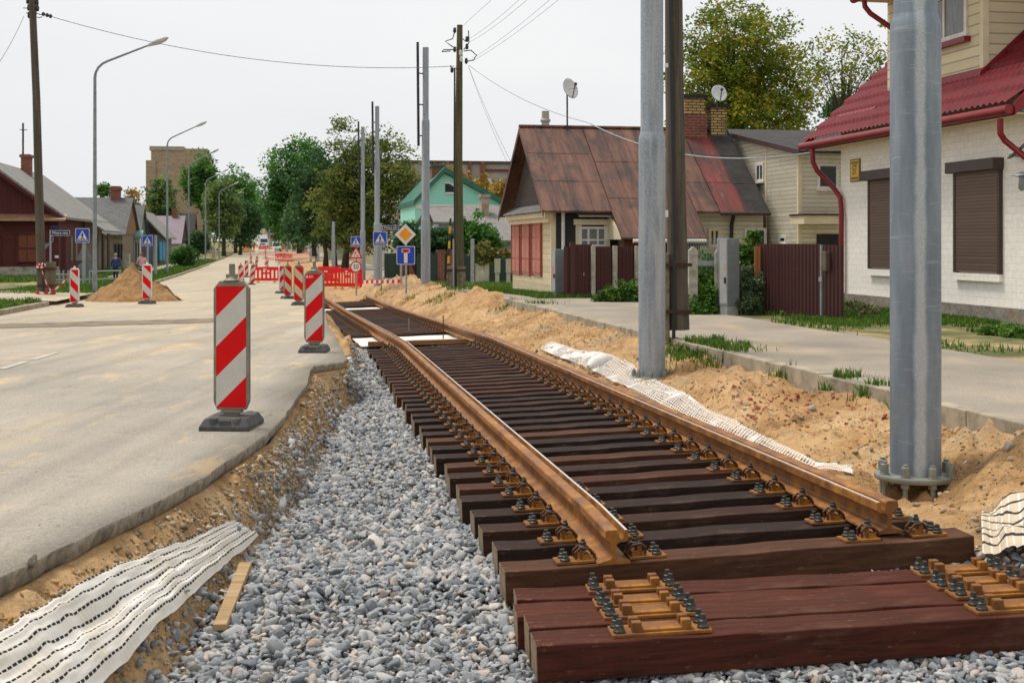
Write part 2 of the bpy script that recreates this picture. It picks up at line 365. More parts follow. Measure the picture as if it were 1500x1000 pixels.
# ================= right pavement and kerbs
ss_ = np.arange(2, 300, .5); W_ = [5.9, 6.6, 7.4, 8.2, 8.75, 9.05]
V = []
for s_ in ss_:
    for i, t_ in enumerate(W_):
        tt = t_ + (.18*float(vn(s_*.6, 2, 41))+.1*float(vn(s_*1.9, 2, 42)) if i == 5 else 0); X, Y = TS(tt, s_)
        V.append((X, Y, float(zright(Y))+.035+.012*float(vn(X*.8, Y*.8, 8))-(.03 if i == 5 else 0)))
tag(np_mesh('pavement', V, gridfaces(len(W_)-1, len(ss_)-1), PAVE), kind='structure')
def kerb(name, t0, t1, s0, s1, zf, h, mat):
    k = MB(); s_ = s0
    while s_ < s1:
        L = 1.0; j = random.uniform(-.012, .012); jz = random.uniform(-.008, .008)
        c = [(*TS(t_+j, q), 0) for t_, q in ((t0, s_+.006), (t1, s_+.006), (t1, s_+L-.006), (t0, s_+L-.006))]
        zt = [float(zf(p[1]))+jz for p in c]
        vs = [(p[0], p[1], z-h) for p, z in zip(c, zt)]+[(p[0], p[1], z) for p, z in zip(c, zt)]
        k.add(vs, [(0,3,2,1),(4,5,6,7),(0,1,5,4),(1,2,6,5),(2,3,7,6),(3,0,4,7)]); s_ += L
    return tag(k.build(name, mat, bevel=.012), kind='structure')
KERB = M('kerb_concrete', srgb(140, 130, 112), srgb(172, 160, 138), 3, .92, bump=.5, bsc=50, c3=srgb(104, 94, 78), sc3=2.5)
kerb('kerb', 5.74, 5.9, 5, 34.6, lambda y: zright(y)+.05, .4, KERB)
kerb('kerb', -6.25, -6.1, 18, 37.5, lambda y: zroad(y)+.12, .4, KERB)
kerb('kerb', -6.0, -5.85, 47, 130, lambda y: zroad(y)+.12, .4, KERB)
# left paths and the side street mouth
sheet('path', [quad_ts(-9.6, -7.9, 70, 180)]+[[tuple(G(x, y).xy) for x, y in ((-40, 446), (36, 431), (50, 434), (-10, 458))]], PAVE, .012)
k = MB(); nS = 12
for i in range(nS):
    a0, a1 = -40+ (34.0)*i/nS, -40+34.0*(i+1)/nS
    k.poly([(*TS(a0, 38.6+ (-6-a0)*.55), float(zroad(TS(a0, 40)[1]))+.135), (*TS(a1, 38.6+(-6-a1)*.55), float(zroad(TS(a1, 40)[1]))+.135), (*TS(a1, 46.8+(-6-a1)*.75), float(zroad(TS(a1, 45)[1]))+.135), (*TS(a0, 46.8+(-6-a0)*.75), float(zroad(TS(a0, 45)[1]))+.135)])
tag(k.build('side_road', ASPH), kind='structure')
# far street beyond the works: sandy strip handled by sand, right pavement continues
# ================= stones
def ico(sub):
    bm = bmesh.new(); bmesh.ops.create_icosphere(bm, subdivisions=sub, radius=1); bm.verts.ensure_lookup_table()
    v = np.array([p.co[:] for p in bm.verts]); f = np.array([[q.index for q in p.verts] for p in bm.faces]); bm.free(); return v, f
def stones(name, pos, size, mat, sub=1, flat=.75, par=None):
    pos = np.asarray(pos, float); n = len(pos); v0, f0 = ico(sub); K = 12; var = []
    for i in range(K):
        d = v0.copy()
        for _ in range(11):
            nn = RNG.normal(size=3); nn /= np.linalg.norm(nn); h = RNG.uniform(.30, .66); e = d@nn; d = d-np.clip(e-h, 0, None)[:, None]*nn
        d *= RNG.uniform([.8, .6, .5], [1.25, 1.0, .85]); var.append(d)
    var = np.array(var)[RNG.integers(0, K, n)]
    a = RNG.uniform(0, 2*math.pi, n); b = RNG.normal(0, .5, n); c = RNG.normal(0, .5, n)
    def rot(v, i, j, an):
        o = v.copy(); ca, sa = np.cos(an)[:, None], np.sin(an)[:, None]; o[:, :, i] = v[:, :, i]*ca-v[:, :, j]*sa; o[:, :, j] = v[:, :, i]*sa+v[:, :, j]*ca; return o
    w = rot(rot(rot(var, 1, 2, b), 0, 2, c), 0, 1, a)*np.asarray(size).reshape(-1, 1, 1)+pos[:, None, :]
    Fq = (f0[None]+np.arange(n)[:, None, None]*len(v0)).reshape(-1, 3)
    tint = np.repeat(np.clip(RNG.beta(2.2, 2.2, n)+np.where(RNG.random(n) < .1, .35, 0), 0, 1), len(v0))
    return np_mesh(name, w.reshape(-1, 3), Fq, mat, par, tint)
pts = []; sz = []
y = 4.3
while y < 27:
    st = .031+.0016*max(0, y-5)
    c = float(cx(y)); xs = np.arange(max(c+float(dball(y))-.12, float(Xedge(y))+.1), c+1.9 if y < 7.2 else c+1.34, st)
    yy = np.full(len(xs), y)+RNG.uniform(-st*.6, st*.6, len(xs)); xs = xs+RNG.uniform(-st*.6, st*.6, len(xs))
    d = xs-cx(yy); edge = np.clip(np.minimum(d-dball(yy), 1.6-d)/.3, -.4, 1)
    keep = RNG.random(len(xs)) < np.clip(edge+.55, 0, 1)
    xs, yy = xs[keep], yy[keep]
    z = sandz(xs, yy)+.5*st*(RNG.random(len(xs))+.1)+vn(xs*2.2, yy*2.2, 51)*.035+.008
    pts.append(np.stack([xs, yy, z], 1)); sz.append(RNG.lognormal(0, .34, len(xs))*st*.9); y += st*.9
pts = np.concatenate(pts); sz = np.concatenate(sz)
near = pts[:, 1] < 9.5
SANDY = 1
tag(stones('ballast', pts[near], sz[near], STONE, 2), 'grey crushed stone ballast beside and under the track', 'ballast', kind='stuff')
tag(stones('ballast', pts[~near], sz[~near], STONE, 1), 'grey crushed stone ballast running back along the far sleepers', 'ballast', kind='stuff')
# gravel on the cut slope and scattered on the sand
pts = []; sz = []
for i in range(21000):
    y = random.uniform(5.5, 17.5); a = random.random()**.8; x = float(Xedge(y))+.03+a*(float(cx(y)+dball(y))-float(Xedge(y))+.1)
    m = float(vn(x*1.1+7, y*.55, 61))+(.34 if 8.6 < y < 15 else -.12)
    if random.random() < .55+2.2*m-.2: pts.append((x, y)); sz.append(random.lognormvariate(0, .45)*.0135)
for i in range(6000):
    y = random.uniform(7, 30); c = float(cx(y)); x = random.uniform(c+1.5, float(kerbX(y)))
    m = float(vn(x*1.3+3, y*.9, 62))
    if m > .12 or random.random() < .08: pts.append((x, y)); sz.append(random.lognormvariate(0, .5)*.013)
pts = np.array(pts); z = sandz(pts[:, 0], pts[:, 1])
tag(stones('gravel', np.c_[pts, z+.004], sz, GRAV, 1), 'loose brown gravel spilled on the sand slopes', 'gravel', kind='stuff')

pts = []; sz = []
for i in range(5200):
    y = random.uniform(6.5, 34); c = float(cx(y)); x = random.uniform(c+1.45, float(kerbX(y)))
    if abs(x-float(kerbX(y))) < .12: continue
    m = float(vn(x*1.1+13, y*.8, 66))
    if m > .02 or random.random() < .12: pts.append((x, y)); sz.append(random.lognormvariate(0, .42)*.016)
for i in range(4200):
    y = random.uniform(5, 17); x = float(Xedge(y))+.04+random.random()*(float(cx(y)+dball(y))-float(Xedge(y)))
    if float(vn(x*1.5+3, y*1.2, 67)) > .0: pts.append((x, y)); sz.append(random.lognormvariate(0, .4)*.014)
pts = np.array(pts); z = sandz(pts[:, 0], pts[:, 1])
CLOD = M('sand_clod', srgb(160, 124, 76), srgb(206, 170, 118), 5, .95, bump=.8, bsc=60, bd=.01)
tag(stones('sand_clods', np.c_[pts, z+.003], sz, CLOD, 2), 'lumpy sand clods scattered over the dug ground', 'sand clods', kind='stuff')
BRKM = M('brick_crumbs', srgb(142, 74, 52), srgb(170, 98, 70), 14, .95)
pts = []
for i in range(420):
    y = random.gauss(13.2, 1.0); x = random.gauss(float(kerbX(y))-.75, .5)
    if x < float(kerbX(y))-.05: pts.append((x, y))
pts = np.array(pts); z = sandz(pts[:, 0], pts[:, 1]); tag(stones('brick_crumbs', np.c_[pts, z+.004], np.random.default_rng(3).lognormal(0, .5, len(pts))*.02, BRKM, 1), 'red brick crumbs in the sand before the kerb', 'brick crumbs', kind='stuff')
# ================= track
def mat_timber(name='creosoted_timber', warm=0):
    k = NT(name); r = k.rnd(); g = k.co('Object', (1.2, 16, 16)); co = k.co()
    n = k.noise(g, 2.2, 9, .65, .6)
    red = k.ramp(r, [(0., srgb(52, 40, 36)), (.45, srgb(66, 46, 37)), (.7, srgb(84, 50, 38)), (1., srgb(98, 66, 46))])
    if warm: red = k.mix(.45, red, srgb(116, 54, 34))
    col = k.mix(k.ramp(n, [(.3, 0.), (.7, 1.)]), k.mix(1, red, .30, 'MULTIPLY'), red)
    col = k.mix(k.ramp(k.noise(k.co('Object', (3, 9, 9)), 3, 10, .75), [(.60, 0.), (.74, .75)]), col, srgb(172, 134, 88))
    col = k.mix(k.ramp(k.noise(k.co('Object', (.8, 2, 2)), 1.7, 7, .7), [(.55, 0.), (.75, .55)]), col, srgb(116, 92, 72))
    sp_ = k.n('ShaderNodeSeparateXYZ'); k.l(k.noise(k.co('Object', (.05, 9, 9)), 6, 2), sp_.inputs[0]) if False else None
    k.base(col); k.rough(k.ramp(n, [(.3, .62), (.7, .85)])); k.b.inputs['Specular IOR Level'].default_value = .12; k.bump(n, .6, .006); return k.mat
def mat_rust(name, bright=1.0, gloss=.6):
    k = NT(name); co = k.co(); n = k.noise(co, 5, 10, .7); s = k.noise(k.co('Object', (6, 1, 6)), 2, 8, .7)
    col = k.ramp(n, [(.28, srgb(68, 42, 18)), (.48, srgb(132, 82, 24)), (.68, srgb(182, 122, 36))])
    col = k.mix(k.ramp(s, [(.45, 0.), (.7, .7)]), col, srgb(96, 54, 28))
    if bright != 1: col = k.mix(1, col, bright, 'MULTIPLY')
    k.base(col); k.rough(k.ramp(n, [(.3, gloss-.1), (.7, gloss+.2)])); k.b.inputs['Metallic'].default_value = .0; k.bump(k.noise(co, 80, 6), .35, .003); return k.mat
TIMB = mat_timber(); TIMBW = mat_timber('reddish_creosoted_timber', 1); RUST = mat_rust('rusty_rail_steel'); RUSTP = mat_rust('rusty_plate', .95, .75)
STEEL = M('worn_bright_steel', srgb(222, 218, 212), srgb(196, 190, 180), 30, .4, .4)
DARKST = M('dark_greased_bolt', srgb(52, 54, 54), srgb(84, 80, 72), 40, .45, .6)
# rail profile: x across, z up; groove lip on the +x side
HEAD = [(-.09, 0), (.09, 0), (.09, .011), (.02, .03), (.012, .045), (.012, .105), (.03, .118), (.062, .122), (.078, .135), (.078, .176), (.072, .182), (.058, .182), (.054, .150), (.046, .136), (.034, .136), (.026, .150), (.024, .176), (.016, .184), (-.04, .184), (-.047, .177), (-.049, .14), (-.02, .12), (-.012, .105), (-.012, .045), (-.02, .03), (-.09, .011)]
def rail_mesh(side, y0, y1, gap_lip=0):
    """side -1 left rail, +1 right rail; lip faces the track centre"""
    k = MB(); n = max(4, int((y1-y0)/.6)); ring = len(HEAD); vs = []
    for i in range(n+1):
        y = y0+(y1-y0)*i/n; dx = (float(cx(y+.5))-float(cx(y-.5))); L = math.hypot(dx, 1); nx, ny = 1/L, -dx/L
        c = Vector((float(cx(y)), y, float(bz(y))+.012)); o = side*.815
        for hx, hz in HEAD:
            q = o-side*hx; vs.append((c.x+nx*q, c.y+ny*q, c.z+hz+.036*q))
    fs = []; ms = []
    for i in range(n):
        for j in range(ring):
            j2 = (j+1) % ring; f = (i*ring+j, i*ring+j2, (i+1)*ring+j2, (i+1)*ring+j); fs.append(f if side < 0 else f[::-1])
            ms.append(1 if j == 10 else (2 if j in (16, 17) else 0))
    e0 = tuple(range(ring)); e1 = tuple(range(n*ring, (n+1)*ring))
    fs += [e0[::-1], e1]; ms += [0, 0]
    k.add(vs, fs); k.m = ms
    return k
HEADTOP = mat_rust('rail_head_rust', 1.05, .45)
def fastening():
    k = MB()   # local x pointing to the rail foot, y along rail
    k.box((-.055, 0, .008), (.23, .155, .016), 0)
    for y in (-.045, .045):
        k.lathe([(.031, 0), (.031, .012), (.023, .018), (.023, .03), (.017, .034), (.015, .055)], 10, 1, (-.115, y, .016))
    k.box((.015, 0, .03), (.05, .10, .03), 0)
    k.box((-.012, 0, .04), (.03, .07, .06), 0)
    for y in (-.036, .036):   # spring ring arms
        k.tube([(-.045, y, .02), (-.05, y, .06), (-.02, y, .085), (.03, y, .078), (.06, y, .05), (.066, y, .026)], .0095, 6, 2)
    k.tube([(.066, -.036, .03), (.075, 0, .032), (.066, .036, .03)], .0095, 6, 2)
    k.lathe([(.03, 0), (.03, .01), (.02, .014), (.02, .034), (.013, .036), (.013, .052)], 8, 1, (.005, 0, .082))
    return k
fk = fastening()
FME = fk.build('rail_fastening', [RUSTP, DARKST, M('rusty_spring_clip', srgb(74, 52, 38), srgb(104, 66, 38), 30, .6, .5)], bevel=.002)
def timber_mesh(L, w, h, seed, cutr=0, cutl=0):
    rs = random.Random(seed); k = MB(); N = 14; vs = []
    for i in range(N+1):
        x = -L/2+L*i/N; y0 = rs.uniform(-.005, .005); zt = rs.uniform(-.004, .004)
        vs += [(x, -w/2+y0, -h), (x, w/2+y0, -h), (x, w/2+y0, zt), (x, -w/2+y0, zt)]
    if cutr:
        for j in (2, 3): vs[N*4+j] = (vs[N*4+j][0]-.02, vs[N*4+j][1], -cutr)
    fs = [(0, 3, 2, 1), (N*4, N*4+1, N*4+2, N*4+3)]
    for i in range(N):
        for j in range(4): j2 = (j+1) % 4; fs.append((i*4+j, i*4+j2, (i+1)*4+j2, (i+1)*4+j))
    k.add(vs, fs); k.m[0] = k.m[1] = 1; return k
ENDG = M('sawn_end_grain', srgb(96, 80, 62), srgb(138, 118, 92), 14, .9, bump=.4, bsc=60)
TM = [timber_mesh(2.66, .225, .165, i, .06 if i == 2 else 0).build('sleeper', [TIMB, ENDG], bevel=.006) for i in range(4)]
def panel(label, ties, rails, full):
    y0 = ties[0]; root = thing('track_panel', label, 'railway track', (float(cx(y0)), y0, float(bz(y0))))
    off = tuple(root.location)
    for sd, a, b in rails:
        rail_mesh(sd, a, b).build('rail', [RUST, STEEL, HEADTOP], root, off=off)
    for i, y in enumerate(ties):
        c = float(cx(y)); dx = float(cx(y+.6))-float(cx(y-.6)); an = math.atan2(-dx/1.2, 1)
        e = TM[2 if i == 1 else (i*7+i//3) % 4 if (i*7+i//3) % 4 != 2 else 0].copy(); COL.objects.link(e); e.parent = root; e.name = 'sleeper'
        jx = -.055+random.uniform(-.03, .03)
        e.location = (c+jx-off[0], y-off[1], float(bz(y))-off[2]+random.uniform(-.004, .002)); e.rotation_euler = (0, -.036, -an*-1 if False else -math.atan2(dx, 1.2)*1.0+random.uniform(-.006, .006))
        for sd in (-1, 1):
            for io in (-1, 1):   # -1 outside, 1 inside
                seen = (sd < 0 and io < 0) or (sd > 0 and io > 0) or i < full
                if not seen: continue
                q = FME.copy(); COL.objects.link(q); q.parent = e; q.name = 'rail_fastening'
                xo = sd*(.815-io*.15)-jx
                q.location = (xo, 0, .003); q.rotation_euler = (0, 0, 0 if sd*io > 0 else math.pi); q.scale = (.9, .82, .88)
                if sd*io > 0: pass
    return root
def ties(y0, y1, p): return list(np.arange(y0, y1, p))
panel('front section of rusty rails on closely spaced dark timber sleepers', ties(7.16, 24.4, .487), [(-1, 7.06, 23), (1, 7.2, 23)], 5)
panel('second section of rusty rails and sleepers behind the first white sheet', ties(29, 42.6, .5), [(-1, 23.05, 38.8), (1, 23.05, 38.8)], 0)
panel('farthest section of rails and sleepers before the red plastic barriers', ties(46.2, 50.6, .5), [(-1, 38.85, 50.9), (1, 38.85, 50.9)], 0)
for o in TM+[FME]: bpy.data.objects.remove(o)
# ---- four loose timbers with baseplates
def baseplate(par, x, y):
    k = MB()
    k.box((0, 0, .009), (.46, .15, .018))
    k.box((0, 0, .024), (.19, .12, .014))
    for sx in (-1, 1):
        k.box((sx*.115, -.037, .04), (.045, .042, .048)); k.box((sx*.115, .037, .04), (.045, .042, .048))
    b = k.build('base_plate', RUSTP, par, (x, y, 0), bevel=.004)
    for sx in (-1, 1):
        for yy in (-.045, .045):
            q = MB().lathe([(.028, 0), (.028, .01), (.022, .016), (.02, .034), (.015, .038), (.013, .062)], 10).build('bolt', DARKST, b, (sx*.195, yy*.9, .018), smooth='auto')
lab = ['front timber of the stack, nearest the camera, with rusty base plates', 'second timber from the front of the stack of loose reddish timbers', 'third timber from the front of the stack of loose reddish timbers', 'back timber of the loose stack, next to the bare ballast gap']
diry = Vector((-math.sin(.09), math.cos(.09), 0)); RZ_ = (.106, .096, .083, .07)
p0 = P(785, 946, 5.78)
for i in range(4):
    lx = (0, -.008, -.038, -.016)[i]
    dirx = Vector((math.cos(RZ_[i]), math.sin(RZ_[i]), 0)); c = p0+diry*(.118+.243*i)+dirx*(1.33+lx); c.z = -.262+(0, .010, -.004, .006)[i]
    t_ = thing('loose_timber', lab[i], 'timber', c, RZ_[i], 'loose sleepers lying in front of the track'); t_.rotation_euler.y = -.03
    timber_mesh(2.66, .226, .165, 20+i).build('beam', [TIMBW, ENDG], t_, bevel=.007)
    baseplate(t_, -.745-lx, 0); baseplate(t_, .98-lx, 0)
# ================= materials
def mat_galv():
    k = NT('galvanised_steel'); co = k.co('Object'); st = k.co('Object', (7, 7, .35))
    v = k.n('ShaderNodeTexVoronoi'); v.inputs['Scale'].default_value = 55; k.l(co, v.inputs['Vector'])
    a = k.ramp(v.outputs['Color'], [(.2, srgb(136, 144, 152)), (.8, srgb(156, 163, 170))])
    n = k.noise(st, 1.6, 8, .62)
    col = k.mix(k.ramp(n, [(.46, 0.), (.62, .8)]), a, srgb(176, 178, 178))
    col = k.mix(k.ramp(k.noise(k.co('Object', (5, 5, .8)), 1.1, 8, .7), [(.52, 0.), (.72, .75)]), col, srgb(104, 112, 122))
    col = k.mix(k.ramp(k.noise(co, 2.2, 6), [(.62, 0.), (.75, .6)]), col, srgb(140, 122, 82))
    k.base(col); k.rough(k.ramp(n, [(.4, .5), (.62, .68)])); k.b.inputs['Metallic'].default_value = .35; k.bump(k.noise(co, 30, 6), .12, .004); return k.mat
GALV = mat_galv()
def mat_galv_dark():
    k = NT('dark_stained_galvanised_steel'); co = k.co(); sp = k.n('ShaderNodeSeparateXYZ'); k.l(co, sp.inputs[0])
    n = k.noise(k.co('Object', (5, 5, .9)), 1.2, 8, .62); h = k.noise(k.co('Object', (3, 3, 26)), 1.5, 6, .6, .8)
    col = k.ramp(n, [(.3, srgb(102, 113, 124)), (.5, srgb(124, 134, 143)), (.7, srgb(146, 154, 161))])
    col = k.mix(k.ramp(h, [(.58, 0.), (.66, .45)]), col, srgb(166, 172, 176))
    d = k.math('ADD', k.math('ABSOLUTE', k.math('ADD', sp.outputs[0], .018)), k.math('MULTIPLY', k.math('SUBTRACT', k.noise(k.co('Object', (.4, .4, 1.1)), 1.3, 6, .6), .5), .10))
    f = k.math('MULTIPLY', k.ramp(d, [(.022, 1.), (.05, 0.)]), k.math('LESS_THAN', sp.outputs[1], 0))  # mask of a paler ragged streak down the middle of the front half
    pale_streak = k.mix(k.ramp(k.noise(co, 120, 3), [(.4, 0.), (.6, 1.)]), srgb(164, 170, 174), srgb(190, 194, 196))
    col = k.mix(f, col, pale_streak)
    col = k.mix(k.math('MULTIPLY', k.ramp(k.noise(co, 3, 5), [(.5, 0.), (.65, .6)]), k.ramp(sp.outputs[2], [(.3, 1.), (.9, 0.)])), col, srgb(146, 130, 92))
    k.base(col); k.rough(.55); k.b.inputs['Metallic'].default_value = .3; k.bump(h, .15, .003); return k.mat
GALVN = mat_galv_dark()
GALVD = M('weathered_galvanised_flange', srgb(126, 128, 118), srgb(152, 152, 142), 12, .6, .4, bump=.2, bsc=60)
PIPE = M('grey_metal_tube', srgb(140, 146, 148), srgb(160, 164, 166), 8, .5, .3)
LAMPP = M('grey_lamp_post_paint', srgb(118, 128, 132), srgb(138, 148, 150), 5, .55, .2)
LAMPH = M('pale_lamp_head', srgb(186, 188, 188), srgb(170, 172, 174), 5, .5)
WHITEP = M('white_plastic', srgb(222, 222, 218), srgb(204, 202, 196), 6, .5)
def mat_wood(name, a, b, c, sc=(14, 14, .5)):
    k = NT(name); g = k.co('Object', sc); n = k.noise(g, 1.4, 9, .65, .4)
    col = k.ramp(n, [(.28, a), (.5, b), (.75, c)]); k.base(k.mix(k.ramp(k.noise(k.co(), 3, 6), [(.55, 0.), (.75, .5)]), col, a)); k.rough(.9); k.bump(n, .8, .015); return k.mat
POLEW = mat_wood('weathered_pole_wood', srgb(50, 44, 38), srgb(84, 76, 64), srgb(108, 98, 82))
POLEG = mat_wood('mossy_pole_wood', srgb(54, 52, 34), srgb(88, 84, 56), srgb(112, 106, 78))
OLDCON = M('old_concrete_stub', srgb(108, 98, 80), srgb(142, 132, 110), 7, .95, bump=.7, bsc=40, bd=.015, c3=srgb(74, 70, 52), sc3=4)
BLACK = M('black_rubber_cable', srgb(34, 34, 36), None, rough=.6)
WIRE = M('overhead_wire', srgb(112, 114, 118), None, rough=.6)
IRON = M('rusted_iron_strap', srgb(58, 40, 32), srgb(84, 56, 40), 20, .8, .3)
RED = M('red_reflective_sheet', srgb(222, 2, 6), srgb(206, 2, 8), 3, .5, spec=.2, c3=srgb(186, 12, 12), sc3=9, lo3=.62, hi3=.8)
WHT = M('white_reflective_sheet', srgb(206, 200, 190), srgb(192, 186, 176), 5, .45, c3=srgb(172, 160, 140), sc3=6, lo3=.6, hi3=.8)
CRM = M('dusty_reflective_sheet', srgb(206, 192, 158), srgb(190, 176, 144), 5, .5)
OLIVE = M('olive_grey_plastic', srgb(132, 126, 108), srgb(112, 108, 92), 6, .6, c3=srgb(150, 140, 118), sc3=5)
RUBB = M('recycled_rubber', srgb(62, 62, 64), srgb(84, 82, 78), 8, .85, bump=.4, bsc=70, c3=srgb(120, 110, 96), sc3=5, lo3=.58)
REDPL = M('red_barrier_plastic', srgb(236, 12, 14), srgb(220, 8, 12), 2.5, .45, c3=srgb(180, 40, 30), sc3=5, lo3=.6, hi3=.85)
YEL = M('yellow_plastic', srgb(226, 168, 20), srgb(206, 150, 20), 4, .5)
BLUE = M('blue_sign_sheet', srgb(14, 66, 186), srgb(10, 58, 172), 3, .4)
NAVY = M('navy_enamel', srgb(22, 34, 96), srgb(18, 28, 82), 3, .4)
SGREY = M('sign_back_aluminium', srgb(122, 124, 126), srgb(104, 108, 110), 4, .6, .4)
SBLK = M('black_sign_print', srgb(22, 22, 24), None, rough=.5)
SWHT = M('white_sign_sheet', srgb(226, 224, 220), srgb(212, 210, 206), 4, .45)
AMB = M('amber_sign_sheet', srgb(240, 158, 10), srgb(230, 148, 8), 3, .4)
# ================= big catenary poles
def cat_pole(label, base, r0, h, steps, rot, flange=True, group='galvanised steel catenary poles along the track', mat=None):
    t_ = thing('steel_pole', label, 'pole', base, rot, group); zb = .16 if flange else -.3
    prof = [(r0, zb)]
    r = r0; z = zb
    for zs, r2 in steps:
        prof += [(r, zs-.10), (r-.004, zs-.02), (r2+.004, zs+.03), (r2, zs+.05)]; r = r2
    prof += [(r, h), (r*.9, h+.01)]
    k = MB().lathe(prof, 40 if flange else 16); k.build('shaft', mat or GALV, t_, smooth='auto')
    if flange:
        k = MB().lathe([(r0*1.6, .125), (r0*1.62, .13), (r0*1.62, .158), (r0*1.6, .163)], 40); k.build('flange', GALVD, t_, smooth='auto')
        for i in range(8):
            a = 2*math.pi*i/8+.2; c = (math.cos(a)*r0*1.36, math.sin(a)*r0*1.36, 0)
            k = MB().cyl(c, .019, -.1, .255, 8, 0); k.lathe([(.036, .164), (.036, .172), (.03, .173), (.03, .205), (.03, .206), (.03, .236), (.024, .24)], 6, 0, c); k.lathe([(.032, .09), (.032, .124)], 6, 0, c)
            k.build('anchor_bolt', GALVD, t_, smooth='auto')
    return t_
b1 = P(1341, 693, 9.35); b1.z = P(1341, 693, 9.35).z-.16
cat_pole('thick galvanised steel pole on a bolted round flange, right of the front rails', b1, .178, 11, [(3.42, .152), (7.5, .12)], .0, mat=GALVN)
b2 = P(955, 551, 17.1); b2.z -= .16
cat_pole('galvanised steel pole beside the white netting, in front of the wooden utility pole', b2, .176, 11, [(3.33, .150), (7.3, .12)], 1.2)
def pole_at(label, px, py, ptop, pst, wpx, Y):
    b = P(px, py, Y); h = (py-ptop)*Y/F
    return cat_pole(label, b, wpx*Y/F/2, h, [((py-p)*Y/F, w*Y/F/2) for p, w in pst], .5, False)
pa = pole_at('galvanised pole with a black cable rod, beside the blue dead end sign', 623.5, 441, 70, [(320, 11.6), (176, 9)], 13.6, 48)
pb = pole_at('galvanised pole right behind the crossing sign that carries the street nameplate', 552.5, 421, 156, [(327, 7.8), (231, 6.2)], 10, 62)
pc = pole_at('galvanised pole behind the stacked roadworks and thirty signs', 531.5, 409, 186, [(338, 6), (258, 5)], 8, 72)
pole_at('shorter looking galvanised pole half behind the leaning maple crown, left of the signs', 488.5, 396, 325, [(345, 4.4)], 5.6, 95)
for i, (x, yb, yt, w) in enumerate(((455, 383, 338, 3.6), (463, 382, 346, 3.2), (466.5, 383, 347, 3.0), (421, 367, 330, 2.2), (424.5, 367, 337, 2.2), (429, 360, 324, 2.4), (441, 368, 349, 2.6), (394.5, 369, 312, 2.4), (508, 394, 349, 5.2))):
    lab = ['far thin grey pole left of the twin tree trunks', 'far grey pole, middle of the three close together before the tree trunks', 'far grey pole with a yellow tag, nearest the twin tree trunks', 'distant grey pole next to the far blue crossing sign, left one', 'distant grey pole next to the far blue crossing sign, right one', 'distant tapering grey pole in front of the dark trees behind the far crossing sign', 'short distant grey pole near the concrete blocks', 'distant tall grey pole standing in front of the white trucks', 'grey pole stump low behind the stacked roadworks signs'][i]
    Y = min(330, F*2.15/(yb-355)) if yb > 362 else 330
    cat_pole(lab, P(x, yb, Y), w*Y/F/2, (yb-yt)*Y/F, [((yb-yt)*Y/F*.4, w*Y/F/2.6)], .5, False)
# black rods clipped to the poles
for pt, (x, y0, y1), nm in ((pa, (612.3, 62, 214), 'black cable rod clipped to the pole beside the dead end sign'), (pb, (546, 149, 250), 'black cable rod clipped to the pole behind the nameplate sign'), (pc, (525.5, 178, 270), 'black cable rod clipped to the pole behind the thirty sign')):
    Y = pt.location.y-.12; k = MB().tube([P(x-.5, y0, Y), P(x+.8, y1, Y)], .05, 6)
    for yy in (.3, .6, .9): q = P(x+.3, y0+(y1-y0)*yy, Y); k.tube([q, q+Vector(((pt.location.x-q.x)*.9, .1, 0))], .025, 5)
    tag(k.build('cable_rod', BLACK), nm, 'cable')
# ================= wooden utility poles
def strap(par, r, z): MB().lathe([(r, z), (r, z+.05)], 14).build('strap', IRON, par)
YL = 43; bl = P(66, 433, YL); tp = P(46.5, -14, YL)
t_ = thing('utility_pole', 'dark wooden utility pole wound with red and white tape, before the red house', 'utility pole', bl)
d = tp-bl; MB().tube([Vector((-.1, 0, -.2)), d*.3+Vector((-.06, 0, 0)), d*.65, d], [.15, .14, .125, .11], 14).build('post', POLEW, t_, smooth='auto')
MB().bx((.02, -.12, -.3), (.32, .14, 1.12)).build('concrete_stub', mat_wood('old_wooden_stub', srgb(74, 66, 52), srgb(98, 88, 68), srgb(120, 108, 84)), t_, bevel=.02)
for z in (.3, .85): MB().bx((-.2, -.17, z), (.34, .17, z+.07)).build('strap', IRON, t_)
for i, (x, y) in enumerate(((40.5, 2), (54.5, 4), (42, 12), (55, 13), (42.5, 23), (51.5, 20))):
    q = P(x, y, YL)-bl; MB().lathe([(.03, -.09), (.05, -.06), (.055, 0), (.045, .05), (.05, .09), (.03, .12)], 10, 0, q).build('insulator', M('brown_insulator', srgb(44, 34, 40), None, rough=.35) if i == 0 else bpy.data.materials['brown_insulator'], t_, smooth='auto')
k = MB()
for x0, y0, x1, y1 in ((34, 12, 44, 10), (38, 19, 44, 19), (52, 19, 66, 22), (53, 10, 58, 12), (52, 25, 62, 25)): k.tube([P(x0, y0, YL)-bl, P((x0+x1)/2, (y0+y1)/2+1.2, YL)-bl, P(x1, y1, YL)-bl], .014, 5)
k.build('bracket', IRON, t_)
YM = 45.5; bm_ = P(671, 441, YM); tpm = P(673.5, 37, YM)
t_ = thing('utility_pole', 'tall mossy wooden utility pole on a split stub, right of the dead end sign', 'utility pole', bm_); d = tpm-bm_
MB().tube([Vector((.06, 0, -.2)), d*.5+Vector((-.02, 0, 0)), d], [.17, .145, .10], 14).build('post', POLEG, t_, smooth='auto')
for dx in (-.22, .12): MB().bx((dx-.16, -.16, -.4), (dx+.14, .1, 1.22)).build('concrete_stub', OLDCON, t_, bevel=.02)
for z in (.25, 1.05): MB().bx((-.42, -.2, z), (.3, .14, z+.07)).build('strap', IRON, t_)
